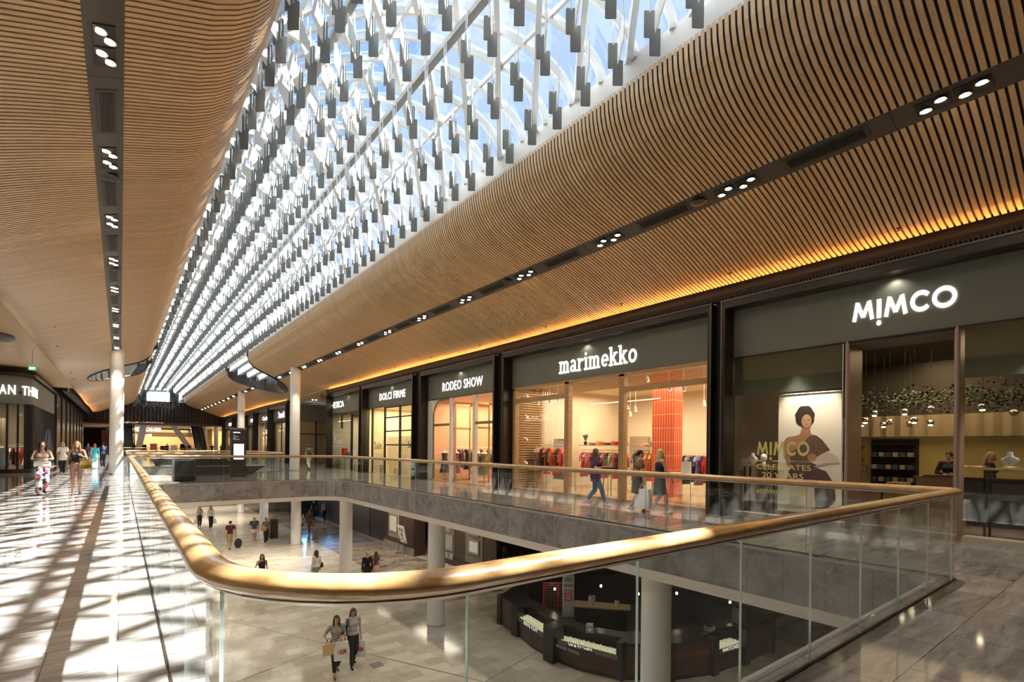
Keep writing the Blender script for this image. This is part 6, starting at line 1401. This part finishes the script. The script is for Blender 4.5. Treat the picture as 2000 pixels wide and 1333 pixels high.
# escalators
def escalator(x, label):
    t = thing('escalator', label, 'escalator', (x, 92, 0)); ya, yb, z1 = 93.5, 88.0, 4.6
    y0_, y1_ = 89.5, 97.8
    def side(dx, w, za, zb, m_, nm):
        mb = MB(); b = 0
        mb.v = [(x + dx, y0_, za), (x + dx + w, y0_, za), (x + dx + w, y1_, za + 4.6), (x + dx, y1_, za + 4.6), (x + dx, y0_, zb), (x + dx + w, y0_, zb), (x + dx + w, y1_, zb + 4.6), (x + dx, y1_, zb + 4.6)]
        mb.f = [(0, 1, 2, 3), (4, 5, 6, 7), (0, 1, 5, 4), (2, 3, 7, 6), (0, 3, 7, 4), (1, 2, 6, 5)]; mb.m = [0] * 6; return mb.build(nm, m_, t)
    side(-.6, 1.2, -.3, .05, BLACK, 'truss'); side(-.75, .12, .05, .95, mat('escalator_glass_dark', (.12, .14, .15), .15), 'balustrade_panel'); side(.63, .12, .05, .95, mat('escalator_glass_dark', (.12, .14, .15), .15), 'balustrade_panel')
    side(-.77, .16, .95, 1.03, BLACK, 'moving_handrail'); side(.61, .16, .95, 1.03, BLACK, 'moving_handrail')
    mb = MB()
    for k in range(23): yy = y0_ + (y1_ - y0_) * k / 23; zz = 4.6 * k / 23; mb.box(x - .5, x + .5, yy, yy + .37, zz + .05, zz + .24)
    mb.build('steps', mat('step_grey', (.16, .17, .18), .4, metal=.5), t)
    return t
escalator(.9, 'left dark escalator rising at the far end of the hall'); escalator(9.7, 'right dark escalator rising at the far end of the hall')
def slanted(x0, x1, x2, x3, label):
    t = thing('slanted_wing', label, 'white wing wall', (x0, 91, 0)); mb = MB(); mb.v = [(x0, 91, .01), (x1, 91, .01), (x2, 91, 4.5), (x3, 91, 4.5), (x0, 91.3, .01), (x1, 91.3, .01), (x2, 91.3, 4.5), (x3, 91.3, 4.5)]
    mb.f = [(0, 1, 2, 3), (4, 5, 6, 7), (0, 1, 5, 4), (1, 2, 6, 5), (2, 3, 7, 6), (3, 0, 4, 7)]; mb.m = [0] * 6; mb.build('wing', mat('wing_white', (.75, .77, .82), .4), t)
slanted(1.55, 2.35, 3.1, 2.3, 'white slanted side of the left escalator'); slanted(8.6, 9.4, 6.6, 5.8, 'white slanted side of the right escalator')
# department store beyond
t = thing('shopfront', 'department store front at the far end with the white sign DAVID JONES', 'shopfront', (4.5, 112, 0))
MB().box(-2, 12, 112, 112.3, 3.0, 4.55).build('fascia', mat('store_brown', (.22, .15, .09), .6), t)
sign('sign_letters', font2d('DAVID JONES', .01), (.35, 111.95, 3.75), 5.5, .80, '-y', .01, SIGNW, t); sign('sign_letters', font2d('DAVID JONES', .0), (.4, 108.95, 2.75), 4.0, .60, '-y', .01, SIGNW, t)
MB().box(-2, 12, 109, 109.1, 3.5, 3.6).build('sign_bar', BRONZE, t)
mb = MB(); mb.box(-2, 20, 116, 116.1, 0, 4.5); struct(mb.build('wall_store', mat('store_warm', (.52, .36, .2), .6)))
for i in range(6): tag(MB().box(1.2 + 1.5 * i, 2.2 + 1.5 * i, 110 + (i % 2), 111, .01, 1.3 + .2 * (i % 3)).build('store_counter', mat('store_counter%d' % (i % 3), [(.30, .20, .12), (.45, .36, .26), (.25, .05, .05)][i % 3], .5)), ORD[i] + ' shop counter from the left in the department store beyond the escalators', 'counter', 'counters in the department store')
for i, (x, y) in enumerate(((10.9, 96), (12.5, 96))): column(x, y, 0, 4.6, ['left', 'right'][i] + ' one of the two white columns beyond the right-hand escalator')
t = thing('shopfront', 'warmly lit glazed far shop right of the escalators', 'shopfront', (17, 100, 0))
mb = MB(); mb.box(12.9, 26, 104, 104.1, 0, 4.5); mb.build('back_wall', mat('store_glow_wall', (.7, .5, .26), .6), t)
for x in (13.2, 15.4, 17.8, 20): MB().box(x, x + .1, 100, 100.1, 0, 4.3).build('mullion', BRONZE, t)
MB().box(13.2, 20, 100, 100.1, 3.2, 3.28).build('transom', BRONZE, t); MB().box(13.2, 20, 99.99, 100.0, 0.01, 4.3).build('window_pane', SHOPGLASS, t)
area('store_lamp', (5, 113, 4.2), 10, 900, (1, .74, .45), sy=3); area('store_lamp', (17, 102, 4.2), 6, 600, (1, .78, .45), sy=2); area('store_lamp', (4.5, 104, 4.4), 8, 260, (1, .85, .65), sy=6)
for x, lb in ((-2.2, 'left'), (-.9, 'right')): tag(MB().box(x, x + .9, 96, 96.2, 0.01, 3.6).build('shop_screen', mat('orange_wall_' + lb, (.45, .14, .06) if lb == 'left' else (.02, .02, .03), .5)), {'left': 'orange-brown wall panel at the far left beside the dark doorway', 'right': 'black doorway panel beside the orange-brown one'}[lb], 'wall panel')
# third rail in front of the escalators
t = thing('balustrade', 'thin dark railing with glass in front of the escalators', 'balustrade', (5, 84, 0)); MB().tube([(.3, 84, 1.1), (9.2, 84, 1.1)], .04, 8).build('handrail', OAKRAIL, t); MB().box(.3, 9.2, 83.995, 84.005, .02, 1.08).build('glass_pane', BGLASS, t)
for x in (.3, 3.2, 6.2, 9.2): MB().box(x - .02, x + .02, 83.97, 84.03, 0.001, 1.1).build('post', BRONZE, t)
# ================================================================== LOWER FLOOR
KZ = ZL = -4.7
KB = mat('kiosk_black', (.018, .017, .018), .3); KW = mat('kiosk_brown_timber', (.085, .045, .032), .4, noise=.25, nscale=4)
KG = mat('kiosk_glow', (.5, .5, .4), .3, emit=.28, ecol=(.7, .72, .52)); KT = mat('kiosk_lettering', (.6, .6, .55), .4, emit=.7)
kt = thing('kiosk', 'dark curved key-cutting and watch repair kiosk on the lower floor', 'kiosk', (13, 11, ZL))
def kwall(a, b, z0, z1, th, m_, nm, outward=True):
    a = Vector((*a, 0)); b = Vector((*b, 0)); d = (b - a).normalized(); n_ = Vector((d.y, -d.x, 0)); mb = MB()
    mb.v = [tuple(p + Vector((0, 0, z))) for z in (z0, z1) for p in (a, b, b - n_ * -th, a - n_ * -th)]
    mb.f = [(0, 1, 2, 3), (4, 5, 6, 7), (0, 1, 5, 4), (1, 2, 6, 5), (2, 3, 7, 6), (3, 0, 4, 7)]; mb.m = [0] * 6; return mb.build(nm, m_, kt)
K = [(11.75, 15.25), (10.9, 14.7), (10.70, 13.45), (10.42, 12.4), (10.30, 11.25), (10.42, 10.3), (10.9, 9.2), (11.9, 8.35), (13.2, 7.85), (14.7, 7.68), (16.3, 7.65), (16.75, 8.3)]
KI = [(12.2, 14.6), (11.65, 14.1), (11.5, 13.2), (11.3, 12.3), (11.2, 11.25), (11.3, 10.5), (11.7, 9.75), (12.45, 9.15), (13.5, 8.75), (14.8, 8.55), (16.0, 8.6), (16.2, 8.9)]
K2 = [(17.9, 10.6), (17.6, 13.2), (16.0, 15.2), (13.8, 16.0)]; KI2 = [(17.1, 10.8), (16.9, 12.9), (15.6, 14.5), (13.9, 15.2)]
ring = K + K2[:0] + KI[::-1]
mb = MB(); mb.prism([K[-1]] + K2 + [K[0], KI[0]] + KI2[::-1] + [KI[-1]], ZL + .93, ZL + 1.0); mb.build('countertop', KB, kt)
mb = MB(); mb.prism([K[-1]] + K2 + [K[0], KI[0]] + KI2[::-1] + [KI[-1]], ZL + .01, ZL + .93); mb.build('back_cabinet', KB, kt)
mb = MB(); mb.prism(KI + KI2, ZL + .002, ZL + .012); mb.build('inner_floor', mat('kiosk_floor', (.03, .027, .025), .4), kt)
def lp(i, f=.5): return (K[i][0] * (1 - f) + KI[i][0] * f, K[i][1] * (1 - f) + KI[i][1] * f)
top_ = [K[0], K[1], K[2]] + [lp(i) for i in (2, 3, 4, 5, 6)] + [K[6], K[7], K[8], lp(8), lp(9), K[9], K[10], K[11]]
mb = MB(); mb.prism(top_ + KI[::-1], ZL + .93, ZL + 1.0); mb.build('countertop', KB, kt)
mb = MB(); mb.prism(ring, ZL + .002, ZL + .10); mb.build('plinth', KB, kt)
for i in range(len(K) - 1):
    kwall(K[i], K[i + 1], ZL + .10, ZL + (.93 if i in (0, 1, 6, 7, 9, 10) else .62), -.05, KW, 'front_panel')
    kwall(KI[i], KI[i + 1], ZL + .10, ZL + .93, .04, KB, 'inner_panel')
for (x, y, w_) in ((10.92, 14.68, .10), (10.70, 13.42, .16), (10.32, 11.22, .22), (10.95, 9.15, .10), (12.0, 8.3, .10), (13.3, 7.82, .12), (14.75, 7.66, .12), (16.3, 7.66, .12)):
    mb = MB(); mb.box(x - w_, x + w_, y - w_, y + w_, ZL + .01, ZL + 1.06); mb.build('pillar', KB, kt)
def case(a, b, ia, ib, label, text, mtext, items):
    """glazed display case sloping out over the front between a and b"""
    A, B = Vector((*a, 0)), Vector((*b, 0)); IA, IB = Vector((*ia, 0)), Vector((*ib, 0)); d = (B - A).normalized(); out = Vector((d.y, -d.x, 0))
    if out.dot(A - IA) < 0: out = -out
    t = thing('display_case', label, 'display case', (*((A + B) / 2).xy, ZL + .62)); z0, z1 = ZL + .64, ZL + 1.0
    mb = MB(); mb.v = [tuple(A + out * .05 + Vector((0, 0, z0))), tuple(B + out * .05 + Vector((0, 0, z0))), tuple(B.lerp(IB, .5) + Vector((0, 0, z0))), tuple(A.lerp(IA, .5) + Vector((0, 0, z0)))]; mb.f = [(0, 1, 2, 3)]; mb.m = [0]; mb.build('tray', KG, t)
    mb = MB(); mb.v = [tuple(A + out * .08 + Vector((0, 0, z0 + .06))), tuple(B + out * .08 + Vector((0, 0, z0 + .06))), tuple(B.lerp(IB, .35) + Vector((0, 0, z1 + .02))), tuple(A.lerp(IA, .35) + Vector((0, 0, z1 + .02)))]; mb.f = [(0, 1, 2, 3)]; mb.m = [0]; mb.build('glass_lid', SHOPGLASS, t)
    mb = MB(); mb.v = [tuple(A + out * .085 + Vector((0, 0, z0 - .08))), tuple(B + out * .085 + Vector((0, 0, z0 - .08))), tuple(B + out * .085 + Vector((0, 0, z0 + .07))), tuple(A + out * .085 + Vector((0, 0, z0 + .07)))]; mb.f = [(0, 1, 2, 3)]; mb.m = [0]; mb.build('front_rail', mat('case_grey', (.16, .16, .14), .3), t)
    L = (B - A).length; right = d if out.cross(Vector((0, 0, 1))).dot(d) < 0 else -d; start = A if right.dot(d) > 0 else B
    o = place2d(font2d(text, .005), start + right * L * .28 + out * .09 + Vector((0, 0, z0 - .05)), min(L * .5, .11 * len(text)), .10, '-y', .004, X=right, N=out).build('lettering', mtext, t)
    random.seed(len(text)); mb = MB()
    for i in range(items):
        f = .06 + .88 * (i // 4) / max(1, items // 4); g = .05 + .10 * (i % 4); p = A.lerp(B, f).lerp(IA.lerp(IB, f), g) + Vector((random.uniform(-.02, .02), random.uniform(-.02, .02), z0 + .012)); s_ = .028
        mb.lathe([(s_, 0), (s_, .008), (s_ * .4, .03 + .05 * random.random())], tuple(p), 7)
    mb.build('watches_and_keys', mat('kiosk_goods', (.75, .68, .48), .25, metal=.7, emit=.25, ecol=(.8, .72, .5)), t)['kind'] = 'stuff'
    return t
case(K[2], K[4], KI[2], KI[4], 'lit kiosk display case of keys lettered KEYS CUT', 'KEYS CUT', KT, 120)
case(K[4], K[6], KI[4], KI[6], 'lit kiosk display case lettered WATCHES', 'WATCHES', KT, 90)
case(K[8], K[9], KI[8], KI[9], 'lit kiosk display case lettered WATCHES nearest the right-hand kiosk corner', 'WATCHES', KT, 60)
sign('lettering', font2d('PRESSURE TESTING'), Vector((10.22, 11.05, ZL + .50)), .9, .08, '-x', .004, mat('kiosk_dim_text', (.35, .35, .3), .5, emit=.1), kt, X=Vector((.12, -.993, 0)).normalized(), N=Vector((-.993, -.12, 0)))
sign('lettering', font2d('WATCH REPAIRS'), Vector((12.05, 8.22, ZL + .62)), 1.15, .16, '-y', .004, mat('kiosk_orange_text', (.30, .11, .03), .5), kt, X=Vector((1.3, -.5, 0)).normalized(), N=Vector((-.5, -1.3, 0)).normalized())
t = thing('service_post', 'steel post sign listing key cutting, engraving, watch repairs and batteries', 'sign', (11.35, 11.9, ZL + 1.0))
ax = Vector((.79, -.61, 0)); an = Vector((-.61, -.79, 0)); c0 = Vector((11.15, 11.75, 0))
mb = MB(); mb.obox((11.30, 11.62, ZL + 1.95), (.36, .10, 1.88), math.atan2(ax.y, ax.x)); mb.build('post', mat('brushed_steel', (.42, .40, .38), .35, metal=.3), t)
c0 = Vector((11.30, 11.62, 0)) + an * .052
for k, (tx, w) in enumerate((('REPAIRS', .26), ('KEY', .11), ('CUTTING', .24), ('ENGRAVING', .30), ('WATCH', .20), ('REPAIRS', .24), ('BATTERIES', .28))):
    sign('lettering', font2d(tx, .01), c0 - ax * w / 2 + Vector((0, 0, ZL + 2.72 - .115 * k - (.05 if k in (3, 4, 6) else 0))), w, .07, '-y', .003, BLACK, t, X=ax, N=an)
mb = MB(); mb.obox(c0 + an * .004 + Vector((0, 0, ZL + 1.70)), (.22, .006, .34), math.atan2(ax.y, ax.x)); mb.build('red_plate', mat('plate_red', (.45, .02, .03), .5), t)
for k, tx in enumerate(('KEYS', 'CUT', 'HERE')): sign('lettering', font2d(tx, .01), c0 - ax * .075 + an * .008 + Vector((0, 0, ZL + 1.77 - .10 * k)), .15, .075, '-y', .003, WHITE, t, X=ax, N=an)
t = thing('key_display', 'red-edged rack of key blanks standing inside the kiosk', 'rack', (12.4, 13.2, ZL)); mb = MB(); mb.obox((12.35, 13.2, ZL + 1.15), (1.1, .04, .85), R(-37)); mb.build('board', KB, t)
mb = MB()
for r_ in range(9):
    for c_ in range(16): q = Matrix.Rotation(R(-37), 3, 'Z') @ Vector((-.5 + c_ * .065, -.03, 0)); mb.obox(Vector((12.35, 13.2, ZL + .78 + r_ * .088)) + q, (.025, .008, .055), R(-37))
mb.build('key_blanks', mat('key_brass', (.45, .25, .16), .35, metal=.6), t)['kind'] = 'stuff'
mb = MB(); q = Matrix.Rotation(R(-37), 3, 'Z')
for dx in (-.52, 0): mb.obox(Vector((12.35, 13.2, ZL + 1.15)) + q @ Vector((dx, -.03, 0)), (.04, .02, .85), R(-37))
mb.obox(Vector((12.35, 13.2, ZL + 1.58)) + q @ Vector((0, -.03, 0)), (1.1, .02, .04), R(-37)); mb.build('red_frame', mat('plate_red', (.45, .02, .03), .5), t)
t = thing('notice', 'black notice board lettered Engraving, Watch Bands, Batteries above the kiosk', 'sign', (15.2, 11.5, ZL + 1.9)); MB().obox((15.2, 11.5, ZL + 1.95), (1.2, .06, 1.3), R(-35)).build('board', KB, t)
ax2 = Matrix.Rotation(R(-35), 3, 'Z') @ Vector((1, 0, 0)); an2 = Matrix.Rotation(R(-35), 3, 'Z') @ Vector((0, -1, 0))
for k, tx in enumerate(('Engraving', 'Watch Bands', 'Batteries')): sign('lettering', font2d(tx), Vector((15.2, 11.5, ZL + 2.35 - .22 * k)) - ax2 * .5 + an2 * .032, .55, .11, '-y', .003, mat('dim_white_text', (.5, .5, .45), .5), t, X=ax2, N=an2)
MB().obox((15.2, 11.5, ZL + .66), (.08, .08, 1.3), R(-35)).build('post', KB, t)
for i, (x, y, z) in enumerate(((12.8, 11.6, 1.75), (13.5, 10.6, 1.6), (12.9, 9.6, 1.35), (11.9, 12.9, 1.5), (14.6, 9.9, 1.6), (15.6, 8.6, 1.45))):
    t = thing('pendant_bulb', 'small warm pendant bulb over the kiosk, ' + ['above the workbench', 'beside the white column', 'right of the white column', 'in front of the key rack', 'above the right-hand counter', 'at the far right corner'][i], 'lamp', (x, y, ZL + z))
    MB().ell((x, y, ZL + z), (.035, .035, .045)).build('bulb', LAMPS, t, smooth=True); MB().tube([(x, y, ZL + z + .05), (x, y, -.975)], .004, 5).build('cord', BLACK, t)
tag(MB().prism([(12.3, 12.5), (13.6, 11.0), (14.1, 11.4), (12.9, 12.9)], ZL + .9, ZL + .94).build('workbench', mat('bench_wood', (.22, .15, .08), .4)), 'brown workbench inside the kiosk', 'workbench')
tag(MB().prism([(12.4, 12.4), (13.5, 11.1), (14.0, 11.45), (13.0, 12.8)], ZL + .003, ZL + .90).build('work_cabinet', KB), 'black cabinet below the brown kiosk workbench', 'cabinet')
t = thing('clock_card', 'small card with a blue clock face standing on the watch display case', 'card', (10.95, 10.2, ZL + 1.0)); axc = Vector((.79, -.61, 0)); MB().obox((10.85, 10.25, ZL + 1.14), (.20, .02, .28), math.atan2(-.61, .79)).build('card', WHITE, t)
mb = MB(); cc = Vector((10.85, 10.25, ZL + 1.10)) + an * .012; mb.v = [tuple(cc + axc * .085 * a + Vector((0, 0, .085 * b))) for a, b in ((-1, -1), (1, -1), (1, 1), (-1, 1))]; mb.f = [(0, 1, 2, 3)]; mb.m = [0]; mb.build('blue_square', mat('clock_blue', (.04, .18, .5), .5), t)
mb = MB(); cc = cc + an * .002; mb.poly([cc + axc * .07 * math.cos(math.tau * k / 20) + Vector((0, 0, .07 * math.sin(math.tau * k / 20))) for k in range(20)]); mb.build('clock_face', WHITE, t); mb = MB(); cc = cc + an * .002
for q_ in ((.0, .055), (.035, .02)): mb.poly([cc - axc * .004, cc + axc * .004, cc + axc * (q_[0] + .003) + Vector((0, 0, q_[1])), cc + axc * (q_[0] - .003) + Vector((0, 0, q_[1]))])
mb.build('clock_hands', BLACK, t)
for i, (x, y, w_, d_, h, c_, lb) in enumerate(((13.0, 12.2, .2, .15, .3, (.3, .28, .24), 'grey cutting machine on the kiosk workbench'), (13.5, 11.5, .12, .12, .22, (.5, .42, .25), 'yellowish jar on the kiosk workbench'), (15.3, 8.15, .35, .25, .45, (.25, .2, .2), 'small cabinet with pale panes on the right-hand kiosk counter'), (13.9, 8.3, .3, .2, .12, (.3, .35, .2), 'green trophy stand on the kiosk counter'), (12.2, 9.4, .16, .14, .3, (.05, .05, .05), 'black card spinner on the kiosk counter'))):
    z = ZL + (.942 if i < 2 else 1.002); t = thing('counter_item', lb, 'counter item', (x, y, z)); MB().prism([(x - w_ / 2, y - d_ / 2), (x + w_ / 2, y - d_ / 2), (x + w_ / 2, y + d_ / 2), (x - w_ / 2, y + d_ / 2)], z, z + h).build('body', mat('item_%d' % i, c_, .5), t); MB().lathe([(w_ * .3, 0), (w_ * .35, .02), (.02, .05)], (x, y, z + h), 10).build('top', BRONZE, t)
for k, (a, b) in enumerate((((19.34, 12.65), (19.42, 11.44)), ((19.44, 11.09), (19.43, 10.3)))):
    tag(MB().tube([(*a, ZL + .012), (*b, ZL + .012)], .012, 5).build('light_strip', LAMPS), ['left', 'right'][k] + ' thin bright strip in the floor behind the kiosk', 'light strip')
tag(MB().box(5.78, 6.12, 13.85, 14.2, ZL + .001, ZL + .008).build('access_cover', mat('cover_grey', (.20, .19, .17), .5)), 'square grey access cover in the lower floor beside the two women', 'floor cover')
# picture shop and dark fronts under the right-hand walkway
PW = mat('picture_shop_brown', (.055, .032, .024), .4)
t = thing('shopfront', 'dark brown picture-framing shopfront on the lower floor', 'shopfront', (14.2, 25, ZL))
MB().box(14.2, 14.4, 19.5, 25.4, ZL, -1.0).build('front_wall', PW, t); MB().box(13.45, 14.2, 26.6, 30.6, ZL, -1.0).build('bay', PW, t); MB().box(13.40, 13.45, 26.5, 30.7, ZL, ZL + .45).build('stone_base', FASCIA, t); MB().box(14.15, 14.2, 19.5, 25.4, ZL, ZL + .4).build('skirting', KB, t)
for a, b in ((23.3, 24.9), (20.6, 22.2)): MB().box(14.17, 14.2, a, b, ZL + .45, -1.3).build('display_panel', mat('panel_sage', (.16, .155, .13), .6), t)
MB().box(13.42, 13.45, 28.5, 30.0, ZL + .75, -1.2).build('bay_window', mat('bay_pane', (.30, .29, .24), .3), t)
area('shop_lamp', (13.0, 23, -1.1), .8, 40, (1, .85, .65), sy=4); area('shop_lamp', (12.6, 28.4, -1.1), .6, 35, (1, .85, .65), (.5, 0, -1), sy=3)
def pic(y0_, y1_, z0, z1, x, lb, inner, fr=.07, kind='framed_picture'):
    t = thing(kind, lb, 'picture', (x, (y0_ + y1_) / 2, z0)); mb = MB()
    for bx in ((y0_, y1_, z0, z0 + fr), (y0_, y1_, z1 - fr, z1), (y0_, y0_ + fr, z0 + fr, z1 - fr), (y1_ - fr, y1_, z0 + fr, z1 - fr)): mb.box(x - .05, x - .005, *bx)
    mb.build('frame', mat('silver_frame', (.30, .30, .30), .35, metal=.4), t); MB().box(x - .03, x - .006, y0_ + fr, y1_ - fr, z0 + fr, z1 - fr).build('picture', inner, t)
    return t
GI = mat('grey_print', (.30, .31, .32), .6, noise=.5, nscale=9)
pic(23.6, 24.7, -2.95, -2.1, 14.17, 'upper grey framed picture right of the lower column', GI, .1); pic(23.4, 24.8, -3.95, -3.1, 14.17, 'large grey framed picture below the upper one', GI, .1)
for i in range(3): pic(23.35 + .5 * i, 23.8 + .5 * i, -4.4, -4.05, 14.17, 'small black and cream framed picture, ' + ['right', 'middle', 'left'][i] + ' one of the bottom three', mat('black_cream_print', (.4, .36, .28), .6, noise=.9, nscale=14), .05)
pic(20.9, 21.9, -2.8, -2.1, 14.17, 'upper silver framed picture on the right-hand sage panel', GI, .08); pic(20.9, 21.9, -3.75, -3.0, 14.17, 'silver framed picture of a dark ship-like shape', WHITE, .1)
MB().box(14.13, 14.139, 21.15, 21.65, -3.50, -3.36).build('dark_print', BLACK, [o for o in bpy.data.objects if o.name.startswith('framed_picture')][-1]) if False else None
pic(28.7, 29.8, -3.6, -2.6, 13.41, 'pale picture with a dark feathered head shape in the bay window', WHITE, .03)
t = thing('easel_poster', 'tilted white picture of a colourful giraffe-like head on an easel', 'picture', (13.1, 27.2, ZL)); T_ = Matrix.Rotation(R(-12), 3, 'Y')
MB().obox((13.05, 27.3, ZL + 1.25), (.03, .85, 1.05), 0, T_).build('canvas', WHITE, t)
for y_, z_, r_, m_ in ((27.46, 1.5, .12, BLACK), (27.16, 1.5, .12, BLACK), (27.46, 1.5, .07, mat('ochre', (.6, .4, .05), .5)), (27.16, 1.5, .07, mat('ochre', (.6, .4, .05), .5)), (27.31, 1.22, .13, mat('paint_blue', (.08, .25, .5), .5)), (27.31, .98, .09, mat('paint_blue', (.08, .25, .5), .5))):
    mb = MB(); mb.poly([Vector((13.05, 27.3, ZL + 1.25)) + T_ @ Vector((-.018 - (.002 if m_ is not BLACK else 0), y_ - 27.3 + r_ * math.cos(math.tau * k / 16), z_ - 1.25 + r_ * math.sin(math.tau * k / 16))) for k in range(16)]); mb.build('painted_shape', m_, t)
for dy in (-.3, .3): MB().tube([(13.1, 27.3 + dy, ZL + .9), (12.95, 27.3 + dy * 1.4, ZL + .01)], .015, 6).build('leg', BLACK, t)
MB().tube([(13.15, 27.3, ZL + 1.4), (13.5 - .15, 27.3, ZL + .01)], .015, 6).build('leg', BLACK, t)
t = thing('dark_shop_block', 'black shop block with a faint white script sign on the lower floor', 'shop block', (14.2, 32, ZL)); MB().box(14.0, 14.3, 30.8, 34.4, ZL, -1.0).build('wall', mat('navy_black', (.012, .013, .018), .3), t)
sign('sign_letters', font2d('Alex'), (13.98, 32.9, -1.55), 1.2, .35, '-x', .03, mat('dim_sign', (.7, .7, .65), .5, emit=.6), t)
t = thing('screen_wall', 'dark recess with glowing blue screens at the back of the lower floor', 'screens', (14, 50, ZL))
MB().box(12.0, 12.3, 46.2, 46.3, ZL, -1.0).build('upright', BLACK, t); MB().box(12.0, 14, 46.5, 46.6, ZL, -1.0).build('backing', BLACK, t)
BLS = mat('blue_screen', (.1, .4, .8), .3, emit=2.2, ecol=(.12, .45, .8))
for x, z, w_, h in ((12.1, -2.6, .35, 1.2), (12.7, -1.9, .9, .25), (13.5, -2.8, .2, .8)): MB().box(x, x + w_, 46.46, 46.49, z, z + h).build('screen', BLS, t)
area('screen_glow', (12.9, 46.3, -2.2), 1.2, 25, (.2, .5, 1), (0, -1, -.3))
t = thing('mural_wall', 'dark painted mural wall at the back of the lower floor', 'mural', (10, 62, ZL)); MB().box(6.5, 14, 60, 60.2, ZL, -1.0).build('panel', mat('mural_paint', (.05, .06, .045), .6, noise=1.0, nscale=1.2), t)
# ------------------------------------------------------------------ general light from the place's own fittings
for k in range(12):
    y = 1.95 + 6.4 * k
    spot('downlight_beam', (9.3, y, 6.55), 420, direction=(-.15, 0, -1), ang=80)
    spot('downlight_beam', (-.2, y, 6.55), 300, direction=(.05, 0, -1), ang=80)
for x, y in ((10.3, 12), (10.3, 22), (10.3, 32), (10.3, 42), (3, 28), (6.5, 30), (3, 49), (7, 49), (3, 56), (8, 58), (5, 65), (12, 5.5), (14, 12), (12, 26), (-1, 10), (-1, 20), (-1, 30), (-1, 40), (-3, 50)):
    spot('soffit_lamp', (x, y, -1.0), (60 if y < 13 else 110) if x >= 10 else 620, (1, .89, .74), (0, 0, -1), 130, .05)
